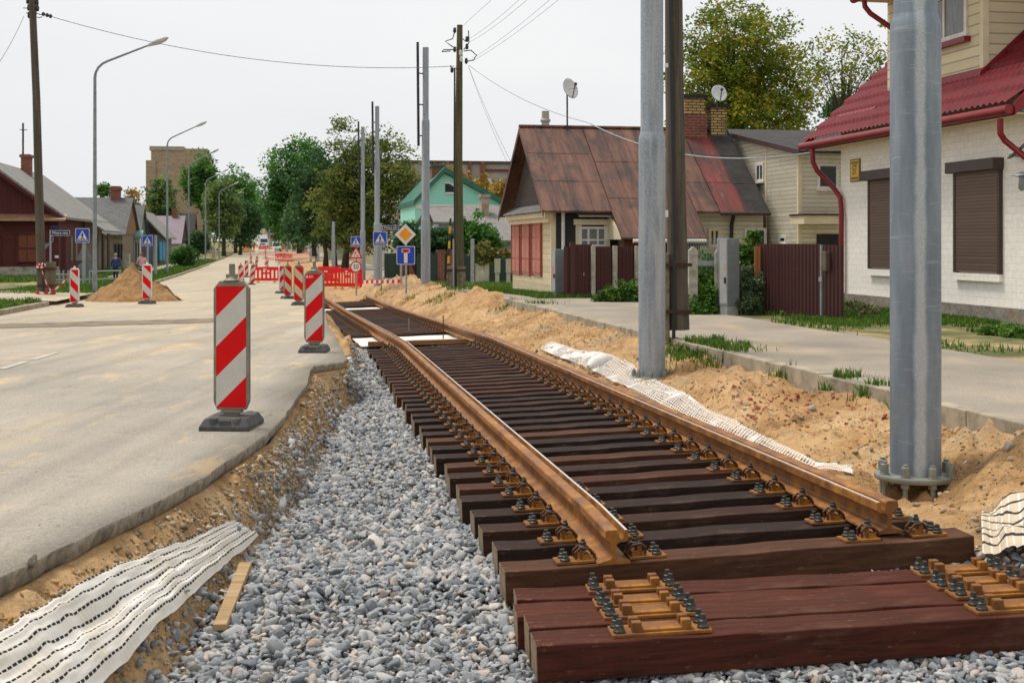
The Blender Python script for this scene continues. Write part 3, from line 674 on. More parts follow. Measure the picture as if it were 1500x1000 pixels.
for i, (x, y) in enumerate(((666, 45), (666, 73), (684, 58), (684, 69), (683, 90), (662, 103), (674.5, 78), (675.5, 87))):
    q = P(x, y, YM-.1)-bm_; MB().lathe([(.03, -.09), (.055, -.05), (.06, 0), (.05, .04), (.055, .08), (.03, .11)], 8, 0, q).build('insulator', WHITEP if i > 5 else bpy.data.materials['brown_insulator'], t_, smooth='auto')
k = MB()
for path in (((666, 47), (663, 57), (652, 61), (659, 66), (666, 71)), ((665, 73), (650, 73), (647, 76), (660, 75)), ((686, 45), (687, 62), (683, 69), (679, 73)), ((678, 57), (682, 61), (684, 58)), ((679, 75), (690, 74), (698, 81), (694, 88), (684, 90)), ((660, 96), (661, 104), (666, 100), (676, 101))):
    k.tube([P(x, y, YM-.1)-bm_ for x, y in path], .02, 5)
k.tube([P(666, 100, YM-.17)-bm_, P(665.5, 240, YM-.17)-bm_, P(666.5, 420, YM-.2)-bm_], .03, 6); k.build('cable_loops', BLACK, t_)
MB().tube([P(664.5, 350, YM-.2)-bm_, P(664.5, 430, YM-.2)-bm_], .035, 6).build('cable_guard', PIPE, t_)
b_ = P(986, 513, 19.0); t_ = thing('utility_pole', 'thick old wooden utility pole hanging on a concrete stub, by the pavement kerb', 'utility pole', b_)
MB().tube([Vector((.09, .02, .3)), Vector((.07, .02, 1.0)), Vector((.02, .02, 4)), Vector((-.02, .02, 9))], [.155, .15, .135, .115], 16).build('post', POLEW, t_, smooth='auto')
MB().bx((-.2, -.1, -.4), (-.06, .12, 1.42)).build('concrete_stub', OLDCON, t_, bevel=.015)
for z in (.55, 1.23): MB().bx((-.23, -.16, z), (.26, .17, z+.045)).build('strap', IRON, t_)
MB().tube([Vector((-.01, -.14, .02)), Vector((0, -.15, 1.5)), Vector((-.06, -.14, 5)), Vector((-.08, -.13, 8.5))], .026, 8).build('cable', BLACK, t_)
for y, h_ in ((313, .1), (96, .06)): q = P(976, y, 18.8)-b_; MB().box(q, (.05, .05, h_)).build('clip', WHITEP, t_)
# ================= wires
def wire(a, b, sag, label, r=.011, n=24, m=None):
    a, b = Vector(a), Vector(b); pts_ = [a.lerp(b, i/n)-Vector((0, 0, sag*4*(i/n)*(1-i/n))) for i in range(n+1)]
    return tag(MB().tube(pts_, r, 5).build('overhead_wire', m or WIRE), label, 'wire')
wire(P(66, 22, YL), P(666, 97, YM), .62, 'long overhead wire sagging across the road between the two tall wooden poles', .011)
MB_ = MB()
for x, y in ((63.5, 21), (69, 22.5), (74, 24)): q = P(x, y, YL); MB_.lathe([(.02, -.07), (.06, -.03), (.06, .03), (.02, .07)], 8, 0, q)
tag(MB_.build('strain_insulator', bpy.data.materials['brown_insulator']), 'row of dark beads at the left end of the long overhead wire', 'insulator')
wire(P(35, 24, YL), P(-70, 172, 24), .3, 'wire dropping steeply from the left wooden pole out of the picture', .010)
top = Vector((b_.x, b_.y, 8.6))
for i, (a, b, sg) in enumerate((((676, 40), (722, -2), .0), ((686, 58), (748, -2), .25), ((688, 62), (756, -2), .3), ((692, 86), (789, -2), .3), ((692, 90), (799, -3), .35))):
    wire(P(*a, YM), P(a[0]+(b[0]-a[0])*4, a[1]+(b[1]-a[1])*4, 21), sg, ['topmost thin wire rising right from the top of the mossy pole', 'upper wire of the middle pair rising right from the mossy pole', 'lower wire of the middle pair rising right from the mossy pole', 'upper wire of the lowest pair rising right from the mossy pole', 'lowest wire rising right from the mossy pole, with a dark joint on it'][i], .005)
wire(P(687, 96, YM), P(862, 180, 37), .25, 'wire running from the mossy pole to the ridge of the rusty roofed house', .008)
wire(P(864, 181, 37), P(1186, 224, 27), .45, 'wire running above the rusty and red roofs towards the white house', .016, m=PIPE)
for i, (x, y) in enumerate(((748, 236), (742, 236))): wire(P(686, 97, YM), P(x, y, 40.2), .12, ['right one of two thin wires falling to the dark gable', 'left one of two thin wires falling to the dark gable'][i], .007)
# ================= street lamps
def lamp(label, px, py, pb, arm, Y, px_h):
    b = P(px, py, Y); t_ = thing('street_lamp', label, 'street lamp', b, 0, 'grey street lamps along the left side of the road'); s = Y/F
    H = (py-pb)*s; R_ = .06 if H > 0 else .05
    dx, dz = arm[0]*s, arm[1]*s
    path = [Vector((0, 0, -.3)), Vector((0, 0, 1.1)), Vector((0, 0, H-.62))]+[Vector((.7*(1-math.cos(a)), 0, H-.62+.62*math.sin(a))) for a in (.3, .6, .9, 1.2)]+[Vector((dx, 0, H+dz))]
    MB().tube(path, [.085, .075, .055]+[.045]*4+[.034], 12).build('post', LAMPP, t_, smooth='auto')
    d = (path[-1]-path[-2]).normalized(); e = path[-1]; k = MB(); L = .72
    k.tube([e-d*.1, e+d*.06, e+d*.3, e+d*.58, e+d*L], [.04, .07, .11, .09, .02], 10); k.build('lamp_head', LAMPH, t_, smooth='auto')
    k = MB(); k.tube([e+d*.1-Vector((0,0,.02)), e+d*.33-Vector((0,0,.04)), e+d*.6-Vector((0,0,.02))], [.03, .085, .03], 10); k.build('lamp_glass', WHITEP, t_, smooth='auto')
LL = ['nearest grey street lamp, its curved arm reaching over the left crossing sign', 'second street lamp along the left verge, in front of the dark roofs', 'third street lamp along the left verge, before the brick tower', 'fourth street lamp, rising beside the round green bush', 'fifth street lamp, before the big green trees', 'sixth street lamp, farthest, half lost in the green trees']
for i, (px, py, pb, ax, ay, Y) in enumerate(((139, 416, 88, 80, 22, 46), (245, 404, 199, 43, 14, 83), (276.5, 392, 236, 33, 12, 109), (301, 385, 261, 25, 9, 137), (321, 379, 278, 22, 8, 168), (330.5, 377, 290, 18, 6, 190))): lamp(LL[i], px, py, pb, (ax, ay), Y, 0)
# ================= delineator beacons
def stripes(k, w, z0, h, y, sgn, mr, mw, pitch=None, start=.25):
    """diagonal red/white bands; sgn=1: bands rise to the right"""
    base = [(-w/2, z0), (w/2, z0), (w/2, z0+h), (-w/2, z0+h)]; p = h/2.0*.996; top = z0+h
    k0 = -3
    for i in range(-8, 9):
        lo = i*p/2-w/2; c0, c1 = lo, lo+p/2
        # u = (top - z) + sgn*x ... bands constant along 45deg
        q = clip_poly(base, sgn*1.0, -1.0, c1-top+start*0); q = clip_poly(q, -sgn*1.0, 1.0, -(c0-top+start*0)) if q else q
        if q and len(q) > 2: k.poly([(x, y, z) for x, z in q], mr if i % 2 == 0 else mw)
STK = {}
def beacon(kind, sgn, label_=False):
    t_ = thing('beacon', 'x', 'beacon', (0, 0, 0), 0, 'red and white warning beacons along the works')
    fr = {'olive': OLIVE, 'white': WHITEP}[kind]; w = .25; z0 = .165; h = 1.0
    def outl(g, y):
        r = .05; return [(-w/2-g+.03, y, z0-g*.9), (w/2+g-.03, y, z0-g*.9), (w/2+g, y, z0+.05), (w/2+g, y, z0+h-.02), (w/2+g-.05, y, z0+h+.045), (-w/2-g+.05, y, z0+h+.045), (-w/2-g, y, z0+h-.02), (-w/2-g, y, z0+.05)]
    MB().prism(outl(.024, -.03), (0, .06, 0)).build('frame', fr, t_, bevel=.008)
    k = MB(); stripes(k, w, z0, h, -.0325, sgn, 0, 1); stripes(k, w, z0, h, .0325, -sgn, 0, 1)
    if label_:
        z = z0+h-.045; k.poly([(x, -.0335, zz) for x, zz in ((-.115, z-.018), (-.093, z-.018), (-.093, z+.022), (-.115, z+.022))], 2)
        k.text('EIM', .055, (-.045, -.0335, z), m=2, sx=.8)
    k.build('panel', [RED, WHT if kind == 'white' or sgn > 0 else CRM, SWHT], t_)
    if kind == 'olive':
        k = MB(); k.lathe([(.075, z0+h+.046), (.06, z0+h+.058), (.035, z0+h+.075), (.032, z0+h+.085)], 12); k.bx((-.045, -.03, z0+h+.07), (.045, .03, z0+h+.1)); k.bx((-.021, -.021, z0+h+.1), (.021, .021, z0+h+.185)); k.build('lamp_mount', fr, t_, bevel=.004)
    else: MB().tube([(0, 0, z0+h+.03), (0, 0, z0+h+.075), (0, 0, z0+h+.11)], [.05, .03, .025], 10).build('lamp_mount', fr, t_)
    k = MB(); k.bx((-.06, -.03, .09), (.06, .03, z0-.02)); k.bx((-.085, -.042, z0-.045), (.085, .042, z0-.02)); k.build('stem', OLIVE, t_, bevel=.004)
    k = MB(); W, D, B = .205, .27, .10
    vs = [(-W, -D, 0), (W, -D, 0), (W, D, 0), (-W, D, 0), (-W, -D, .035), (W, -D, .035), (W, D, .035), (-W, D, .035), (-W+.035, -D+.05, B), (W-.035, -D+.05, B), (W-.035, D-.05, B), (-W+.035, D-.05, B)]
    k.add(vs, [(0,3,2,1),(0,1,5,4),(1,2,6,5),(2,3,7,6),(3,0,4,7),(4,5,9,8),(5,6,10,9),(6,7,11,10),(7,4,8,11),(8,9,10,11)])
    for sx in (-1, 1):
        k.lathe([(.055, .036), (.04, .105)], 10, 0, (sx*.095, -D+.06, 0)); k.lathe([(.055, .036), (.04, .105)], 10, 0, (sx*.095, D-.06, 0))
    k.bx((-.05, -D+.012, .04), (.05, -D+.07, .09))
    k.build('rubber_base', RUBB, t_, bevel=.008)
    return t_
BP = {('olive', 1, 1): beacon('olive', 1, True), ('olive', 1, 0): beacon('olive', 1), ('olive', -1, 0): beacon('olive', -1), ('white', 1, 0): beacon('white', 1), ('white', -1, 0): beacon('white', -1)}
def put_beacon(kind, label, px, ytop, ybot, rz=0, lean=0):
    """ytop/ybot = pixel rows of the striped sheet"""
    sc_ = (ybot-ytop)/1.0; Y = F/sc_
    for _ in range(3):
        gy = (ybot+.165*F/Y); g = G(px, gy); Yn = g.y; s = (ybot-ytop)*Yn/F
        Y = Yn/s
    o = copy_tree(BP[kind], None, label, g, rz, s); o.rotation_euler.y = lean; o.name = 'beacon'; return o
BL = [(('olive', 1, 0), 'largest red and white beacon, alone in the foreground on the road slab', 340, 419, 596, -.04, 0), (('olive', 1, 1), 'second nearest beacon, with a small white sticker, at the corner of the road slab', 460.5, 401, 499, .02, 0),
 (('olive', -1, 0), 'olive framed beacon with bands falling right, just left of the stickered beacon', 437.5, 391, 439, .05, 0), (('olive', -1, 0), 'olive framed narrow beacon between the tall white framed one and the one beside the sticker', 421.5, 391, 431, .5, 0),
 (('white', 1, 0), 'white framed beacon at the right end of the low red barrier, partly covered', 413, 390, 424, .65, 0), (('olive', 1, 0), 'leaning olive beacon, leftmost of the cluster by the low red barrier', 354.5, 389.5, 415, .15, -.06),
 (('white', 1, 0), 'white framed beacon behind the leaning one at the road side', 361.2, 382, 402.5, .1, 0), (('olive', 1, 0), 'slanting beacon wound with tape at the left end of the low red barrier', 368.5, 389, 413, .35, .10),
 (('white', 1, 0), 'small white framed beacon on the sandy road behind the cluster', 367.6, 371.5, 384, .1, 0), (('olive', 1, 0), 'small slanting beacon beside the sandy road, right of the small white framed one', 375, 376.5, 389.5, .1, .12),
 (('white', 1, 0), 'white framed beacon standing behind the low red barrier', 391, 377, 393, 0, 0), (('white', 1, 0), 'farthest white framed beacon in the middle of the works', 389, 366.5, 376, 0, 0),
 (('white', -1, 0), 'white framed beacon tied with tape beside the left kerb', 109.3, 395, 442, -.05, 0), (('white', -1, 0), 'white framed beacon in front of the brown sand pile', 215.5, 389, 437, -.03, 0)]
for q in BL: put_beacon(*q)
for o in BP.values():
    for c in kids(o): bpy.data.objects.remove(c)
    bpy.data.objects.remove(o)
# ================= red plastic barriers
def barrier():
    t_ = thing('plastic_barrier', 'x', 'barrier', (0, 0, 0), 0, 'red plastic barriers around the works'); L, H = 1.25, 1.0; k = MB()
    def slab(x0, x1, z0, z1, d=.05): k.bx((x0, -d, z0), (x1, d, z1))
    slab(-L/2, L/2, .80, 1.0, .055); slab(-L/2, L/2, .12, .30, .055); xs = np.linspace(-L/2, L/2, 7)
    for i, x in enumerate(xs):
        hw = .05 if 0 < i < 6 else .06; slab(max(-L/2+.002, x-hw), min(L/2-.002, x+hw), .299, .801, .047)
    k.bx((-L/2, -.075, .965), (L/2, .075, 1.015)); k.bx((-.22, -.051, .55), (.22, -.044, .68))
    k.build('panel', REDPL, t_, bevel=.02)
    k = MB().bx((-.16, -.058, .83), (.02, -.0555, .9)); k.build('label', SWHT, t_)
    for x in (-.42, .42): MB().bx((x-.05, -.28, 0), (x+.05, .28, .07)).bx((x-.035, -.06, .07), (x+.035, .06, .16)).build('foot', YEL, t_, bevel=.008)
    return t_
B0 = barrier()
def put_barrier(label, x0, x1, y0, y1, rz):
    xm = (x0+x1)/2; g = G(xm, y1+1); s = (y1-y0)*g.y/F/.88; wd = (x1-x0)*g.y/F
    o = copy_tree(B0, None, label, g, rz, s); o.scale.x = wd/max(.3, abs(math.cos(rz)))/1.25; o.name = 'plastic_barrier'; return o
for q in (('low red barrier between the leaning beacons and the white framed beacon', 372, 408, 393, 413, .04), ('red barrier right behind the stickered beacon', 462, 497, 396, 422, 0.03), ('red barrier in front of the thirty sign, left of the angled end piece', 497, 521, 396, 422.5, -.08), ('angled end barrier below the thirty sign', 520, 530, 398, 422, -.95),
          ('red barrier of the rear row, seen over the one behind the stickered beacon', 466, 498, 392.5, 414, .03), ('far red barrier in the trench, left one of three in a row', 403, 412, 372, 382, .2), ('far red barrier in the trench, middle one of three in a row', 411, 420, 372, 382.5, -.1), ('far red barrier in the trench, right one of three in a row', 420, 429, 372.5, 383, .1)): put_barrier(*q)
for i in range(4):
    put_barrier(['leftmost of the red barriers closing the street before the white trucks', 'second from the left of the red barriers before the white trucks', 'third from the left of the red barriers before the white trucks', 'rightmost of the red barriers closing the street before the white trucks'][i], 379+10.2*i, 389+10.2*i, 359.2, 364.5, 0)
for c in kids(B0): bpy.data.objects.remove(c)
bpy.data.objects.remove(B0)
# ================= warning tapes
def tape(path, w, label, n=6, vert=True, twist=0):
    k = MB(); pts_ = []
    for a, b in zip(path, path[1:]):
        L = max(2, int((Vector(b)-Vector(a)).length/.12)); pts_ += [Vector(a).lerp(Vector(b), i/L) for i in range(L)]
    pts_.append(Vector(path[-1])); u = Vector((0, 0, 1))
    for i in range(len(pts_)-1):
        a, b = pts_[i], pts_[i+1]; ua = Vector((0, math.sin(twist*i), math.cos(twist*i)))*w/2; ub = Vector((0, math.sin(twist*(i+1)), math.cos(twist*(i+1))))*w/2; sh = (b-a)*.45
        k.poly([a-ua, b-ub, b+ub+sh, a+ua+sh], i % 2)
    return tag(k.build('warning_tape', [RED, SWHT]), label, 'tape')
p1, p2 = P(529, 413, 56), P(586, 412, 52)
k = MB(); n = 15; 
for i in range(n):
    a, b = p1.lerp(p2, i/n), p1.lerp(p2, (i+1)/n); m_ = (b-a)*.8; u = Vector((0, 0, .07))
    k.poly([a-u, b-u, b+m_*0+(b-a)*-.0, b+(b-a)*-.0+Vector((0,0,0)), a+(a-a)][:3]+[a], i % 2); k.poly([a, b, b-(b-a)*.0+u, a+u], (i+1) % 2 if False else i % 2)
tag(k.build('warning_board', [RED, SWHT]), 'red and white striped tape stretched below the dead end sign', 'tape')
TP = [([P(378, 370, 200), P(415, 369.5, 190), P(452, 368.5, 170)], .22, 'upper warning tape across the distant excavation'), ([P(378, 373, 180), P(415, 374, 170), P(455, 371, 150)], .2, 'middle warning tape across the distant excavation'), ([P(384, 378, 140), P(420, 379.5, 130), P(455, 378, 120)], .16, 'lower warning tape in front of the far red barriers'),
      ([P(387, 389, 62), P(390, 380, 62), P(414, 378, 60)], .1, 'warning tape strung from the white framed beacon behind the low barrier')]
for q in TP: tape(*q)
q = lambda x, y: P(x, y, 42.6)
k = MB()
tape([q(53, 386), q(58, 388.5), q(62, 387), q(66, 388.5), q(60, 391), q(54, 390)], .1, 'red and white tape knotted round the left wooden pole')
tape([q(60, 391), q(63, 401), q(68, 415), q(75, 427), q(84, 434), q(92, 437.5), q(99, 436.5)], .07, 'slack red and white tape hanging from the left wooden pole to the beacon')
tape([q(99, 405), q(92, 414), q(82, 423), q(72, 429), q(53, 429)], .07, 'red and white tape from the beacon across the foot of the left wooden pole')
tape([P(587.5, 389, 52), P(587, 398, 52), P(588, 408, 52), P(587, 414, 52)], .1, 'red and white tape wound down the thin stake behind the dead end sign')
tag(MB().tube([P(587.5, 416, 52.1), P(587.5, 386, 52.1)], .045, 6).build('stake', PIPE), 'thin stake holding the end of the striped tape', 'stake')
# ================= road signs
def sq(c, w, h=None, r=.04):
    h = h or w; o = []
    for cx2, cy2, a0 in ((w/2-r, h/2-r, 0), (-w/2+r, h/2-r, 90), (-w/2+r, -h/2+r, 180), (w/2-r, -h/2+r, 270)):
        o += [(c[0]+cx2+r*math.cos(math.radians(a0+30*i)), c[1]+cy2+r*math.sin(math.radians(a0+30*i))) for i in range(4)]
    return o
class SG:
    MATS = None
    def __init__(s): s.k = MB()
    def back(s, o): s.k.prism([(x, .0, z) for x, z in o], (0, .02, 0), 0)
    def lay(s, o, lv, m): s.k.poly([(x, -.002-.0025*lv, z) for x, z in o], m)
    def build(s, par): return s.k.build('sign_plate', [SGREY, SWHT, BLUE, SBLK, RED, AMB, NAVY], par)
def ped(c, w):
    g = SG(); g.back(sq(c, w)); g.lay(sq(c, w*.995), 0, 1); g.lay(sq(c, w*.93), 1, 2); x0, z0 = c; u = w
    g.lay([(x0-.4*u, z0-.36*u), (x0+.4*u, z0-.36*u), (x0, z0+.36*u)], 2, 1)
    L = lambda pts, m=3: g.lay([(x0+x*u, z0+z*u) for x, z in pts], 3, m)
    L(circ(.0, .17, .045, 12)); L([(-.05, .12), (.05, .12), (.1, -.02), (.07, -.04), (.04, .04), (.05, -.1), (.13, -.27), (.08, -.28), (.0, -.12), (-.07, -.28), (-.12, -.27), (-.05, -.1), (-.04, .03), (-.1, -.03), (-.12, -.0)])
    for i in range(6):
        x = -.29+.116*i; L([(x-.035-.02*(2.5-i)*.3, -.335), (x+.035-.02*(2.5-i)*.3, -.335), (x+.03+.02*(2.5-i)*.4, -.22), (x-.02+.02*(2.5-i)*.4, -.22)])
    return g
def post(name, label, px, py, ptop, Y, r=.035):
    b = P(px, py, Y); t_ = thing(name, label, 'road sign', b); MB().tube([(0, 0, -.4), (0, 0, (py-ptop)*Y/F)], r, 10).build('post', PIPE, t_, smooth='auto')
    def loc(x, y): return ((x-px)*Y/F, (py-y)*Y/F)
    return t_, loc, Y/F
def shift(ob, dy=-.045, rz=0): ob.location.y = dy; ob.rotation_euler.z = rz; return ob
t_, lc, u = post('sign_post', 'sign post stacking a crossing sign, a roadworks triangle and a thirty limit', 522, 420, 346, 58)
shift(ped(lc(521.5, 354), 15*u).build(t_))
g = SG(); c = lc(521.5, 372); tri = lambda s_: [(c[0]-10.4*u*s_, c[1]-6.6*u*s_-(1-s_)*0), (c[0]+10.4*u*s_, c[1]-6.6*u*s_), (c[0], c[1]+11.4*u*s_)]
g.back(tri(1)); g.lay(tri(.99), 0, 4); g.lay([(x, z-.15*u) for x, z in tri(.66)], 1, 1); L = lambda pts: g.lay([(c[0]+x*u, c[1]+z*u) for x, z in pts], 2, 3)
L(circ(-.6, 2.6, .9, 10)); L([(-1.5, 1.7), (-.2, 1.6), (.8, -.2), (.3, -.6), (-.8, .6), (-1.2, -1.2), (-2.2, -3.6), (-3, -3.6), (-2, -.8)]); L([(.2, 1.2), (.6, 1.2), (2.2, -2.0), (1.7, -2.2)]); L([(1.0, -3.6), (4.4, -3.6), (3.2, -2), (2.4, -1.7)])
shift(g.build(t_)); g = SG(); c = lc(521.3, 391); g.back(circ(*c, 8.6*u)); g.lay(circ(*c, 8.5*u), 0, 4); g.lay(circ(*c, 6.7*u), 1, 1); g.k.text('30', 9.5*u, (c[0], -.009, c[1]), m=3, sx=.92); shift(g.build(t_))
t_, lc, u = post('sign_post', 'sign post with a blue crossing sign and a navy street nameplate to its right', 558.5, 431, 327, 53)
shift(ped(lc(557, 349.5), 20.5*u).build(t_), -.05)
def nameplate(t_, lc, u, xc, yc, w, h, ux=(1, 0, 0)):
    c = lc(xc, yc); g = SG(); o = sq(c, w*u, h*u, .02); g.back(o); g.lay(o, 0, 1); g.lay(sq(c, w*u-.03, h*u-.03, .02), 1, 6); g.k.text('Miera iela', h*u*.72, (c[0], -.009, c[1]), m=1, sx=1.05); b = g.k.build('nameplate', [SGREY, SWHT, BLUE, SBLK, RED, AMB, NAVY], t_); b.location.y = -.03
nameplate(t_, lc, u, 572.5, 333.5, 24, 6.6)
t_, lc, u = post('sign_post', 'sign post with the amber priority diamond above the blue dead end sign', 595, 441, 330, 47)
g = SG(); c = lc(594, 343.5); dm = lambda r: [(c[0]+r*u, c[1]), (c[0], c[1]+r*u), (c[0]-r*u, c[1]), (c[0], c[1]-r*u)]
g.back(dm(15.7)); g.lay(dm(15.6), 0, 1); g.lay(dm(10.2), 1, 5); shift(g.build(t_))
g = SG(); c = lc(594.5, 374); g.back(sq(c, 27*u)); g.lay(sq(c, 26.9*u), 0, 1); g.lay(sq(c, 25.2*u), 1, 2); R = lambda x0, z0, x1, z1, lv, m: g.lay([(c[0]+x0*u, c[1]+z0*u), (c[0]+x1*u, c[1]+z0*u), (c[0]+x1*u, c[1]+z1*u), (c[0]+x0*u, c[1]+z1*u)], lv, m)
R(-2.6, -11, 2.6, 5, 2, 1); R(-6, 4, 6, 9.6, 2, 1); R(-5, 5, 5, 8.8, 3, 4); shift(g.build(t_))
# left side signs
t_, lc, u = post('sign_post', 'thin sign post with a navy street nameplate beside the red house', 74, 412, 337, 60, .045)
nameplate(t_, lc, u, 88.5, 341.3, 28.5, 7.8)
g = SG(); c = lc(76.2, 350); o = sq(c, 3*u, 9*u, .03); g.back(o); g.lay(o, 0, 1); g.lay(sq(c, 2.4*u, 8*u, .03), 1, 6); g.build(t_)
g = SG(); g.back([lc(62, 358), lc(73, 355.5), lc(73, 358), lc(63, 369)]); g.build(t_)
t_, lc, u = post('sign_post', 'crossing sign post in front of the red house, right of the nameplate', 122, 411, 336, 58, .05)
shift(ped(lc(121.3, 345), 21*u).build(t_), -.06)
t_, lc, u = post('sign_post', 'post with grey backs of triangular and round signs, behind the left crossing sign', 124.5, 409, 356, 61, .05)
g = SG(); g.back([lc(110, 381.5), lc(135, 381.5), lc(122.5, 358)]); shift(g.build(t_), .03)
g = SG(); c = lc(123.5, 394); g.back(circ(*c, 10.5*u)); shift(g.build(t_), .03)
t_, lc, u = post('sign_post', 'small crossing sign post beside the person in pink', 216.5, 404, 345, 72, .05)
shift(ped(lc(216.2, 352.5), 15.4*u).build(t_), -.06)
for x, y0, y1, Y, lab in ((228, 345, 402, 80, 'bare grey post just right of the small left crossing sign'), (226.3, 372, 398, 95, 'short bare grey post on the grass near the small left crossing sign')):
    t2 = tag(MB().tube([P(x, y1, Y), P(x, y0, Y)], .09, 8).build('metal_post', PIPE), lab, 'post')
t_, lc, u = post('sign_post', 'distant blue crossing sign post before the far poles', 428.5, 366, 348, 230, .09); shift(ped(lc(428.5, 352), 5.2*u).build(t_), -.12)
t_, lc, u = post('sign_post', 'distant post with small red and blue signs left of the far poles', 419, 367, 338, 215, .09)
for yy, m_ in ((341.5, 4), (346.5, 2)): g = SG(); c = lc(418.5, yy); g.back(sq(c, 3.4*u, 4.4*u, .1)); g.lay(sq(c, 3.2*u, 4.2*u, .1), 1, m_); shift(g.build(t_), -.12)
# pipe railing on the left
Yr = 58; k = MB(); pr = lambda x, y: P(x, y, Yr)
for x0, x1, y0, y1 in ((76, 100, 402, 402), (76, 100, 410, 410), (131, 178, 397.5, 396.5), (100, 178, 410.5, 408)): k.tube([pr(x0, y0), pr(x1, y1)], .035, 6)
for x in (87, 93, 100, 131.5, 136, 176): k.tube([pr(x, 396), pr(x, 415)], .04, 6)
tag(k.build('railing', PIPE), 'low grey pipe railing in front of the left houses', 'railing')
# ================= cabinets
CAB = M('grey_steel_cabinet', srgb(132, 140, 142), srgb(150, 156, 158), 3, .45, .4)
CABL = M('pale_cabinet_panel', srgb(178, 180, 178), srgb(164, 166, 166), 4, .5, .2)
def tall_cabinet(label, pxl, pxm, pxr, y0, y1, foot, sticker):
    g = G((pxl+pxr)/2, y1+2); Y = g.y; s = Y/F; w1 = (pxm-pxl)*s; w2 = (pxr-pxm)*s; H = (y1-y0)*s
    t_ = thing('utility_cabinet', label, 'utility cabinet', g, 0)
    a = Vector((-w1-w2, 0, 0))*.5; m_ = a+Vector((w1, -.12, 0)); b = m_+Vector((w2, .18, 0)); back = Vector((0, .36, 0)); fz = foot*s
    k = MB(); k.prism([a+Vector((0,0,fz)), m_+Vector((0,0,fz)), b+Vector((0,0,fz)), b+back+Vector((0,0,fz)), a+back+Vector((0,0,fz))], (0, 0, H-fz)); k.build('body', CAB, t_, bevel=.012)
    e = Vector((.02, .02, 0)); k = MB(); k.prism([a+e, m_+Vector((0, .03, 0)), b+Vector((-.02, .02, 0)), b+back-e, a+back+Vector((.02, -.02, 0))], (0, 0, fz)); k.build('plinth', CABL, t_)
    d = (m_-a); n = Vector((d.y, -d.x, 0)).normalized(); k = MB()
    def fr(u0, u1, z0, z1, m): k.prism([a+d*u0+n*.003+Vector((0,0,z0)), a+d*u1+n*.003+Vector((0,0,z0)), a+d*u1+n*.003+Vector((0,0,z1)), a+d*u0+n*.003+Vector((0,0,z1))], n*.008, m)
    fr(.06, .94, fz+.05, H-.04, 0); k.build('door', CABL, t_, bevel=.003)
    k = MB(); d2 = d
    k.prism([a+d*.7+n*.011+Vector((0,0,H*.42)), a+d*.85+n*.011+Vector((0,0,H*.42)), a+d*.85+n*.011+Vector((0,0,H*.50)), a+d*.7+n*.011+Vector((0,0,H*.50))], n*.03); k.build('handle', SBLK, t_)
    k = MB(); zc = H*.6
    if sticker == 'tri': k.prism([a+d*.45+n*.012+Vector((0,0,zc)), a+d*.85+n*.012+Vector((0,0,zc)), a+d*.65+n*.012+Vector((0,0,zc+.10))], n*.002)
    else: k.prism([a+d*.1+n*.012+Vector((0,0,H*.42)), a+d*.6+n*.012+Vector((0,0,H*.42)), a+d*.6+n*.012+Vector((0,0,H*.66)), a+d*.1+n*.012+Vector((0,0,H*.66))], n*.002)
    k.build('sticker', YEL if sticker == 'tri' else M('pink_sticker', srgb(196, 130, 130), None, rough=.5), t_)
tall_cabinet('tall grey steel cabinet with a yellow warning triangle among the shrubs by the brown gate', 1054, 1064, 1084, 347, 461, 15, 'tri')
tall_cabinet('tall grey steel cabinet with a pink sticker at the corner of the rusty roofed house', 809, 813.5, 826, 363, 435, 8, 'pink')
BEI = M('beige_plastic_cabinet', srgb(182, 180, 160), srgb(166, 164, 144), 3, .6, c3=srgb(126, 126, 96), sc3=2.5, lo3=.55)
def box_cab(label, x0, x1, y0, y1, yb, legs):
    g = G((x0+x1)/2, yb, Y0=30); Y = g.y; s = Y/F; t_ = thing('junction_box', label, 'utility cabinet', g); w = (x1-x0)*s; z0 = (yb-y1)*s; z1 = (yb-y0)*s
    MB().bx((-w/2, -.15, z0), (w/2, .15, z1)).bx((-w/2-.02, -.17, z1), (w/2+.02, .17, z1+.03)).build('body', BEI, t_, bevel=.01)
    MB().bx((-w/2+.04, -.158, z0+.05 if legs else z0+.18), (w/2-.04, -.15, z1-.04)).build('door', BEI, t_, bevel=.003)
    zc = (z0+z1)/2+.05; MB().prism([(-.06, -.16, zc), (.06, -.16, zc), (0, -.16, zc+.11)], (0, -.002, 0)).build('sticker', YEL if legs else SWHT, t_)
    if legs:
        MB().bx((-.1, -.08, -.2), (.08, .08, z0)).build('leg', BEI, t_)
box_cab('wide pale green cabinet with mossy stains in front of the dark green fence', 696.5, 716.5, 387, 415, 415, 0)
box_cab('small beige junction box on a leg, left of its twin by the beige house corner', 724.5, 733, 380.5, 399.5, 415.5, 1)
box_cab('small beige junction box on a leg, right against the beige house corner', 741, 749, 380.5, 399.5, 415.5, 1)
box_cab('grey utility box on the left verge behind the sand pile', 181, 190, 373, 397, 398, 0)
box_cab('pale low cabinet on the left verge behind the top of the sand pile', 185.5, 194.5, 386, 399, 400, 0)
box_cab('small grey box on the far left verge, beside the fifth lamp', 311, 315.5, 363, 378, 379, 0)
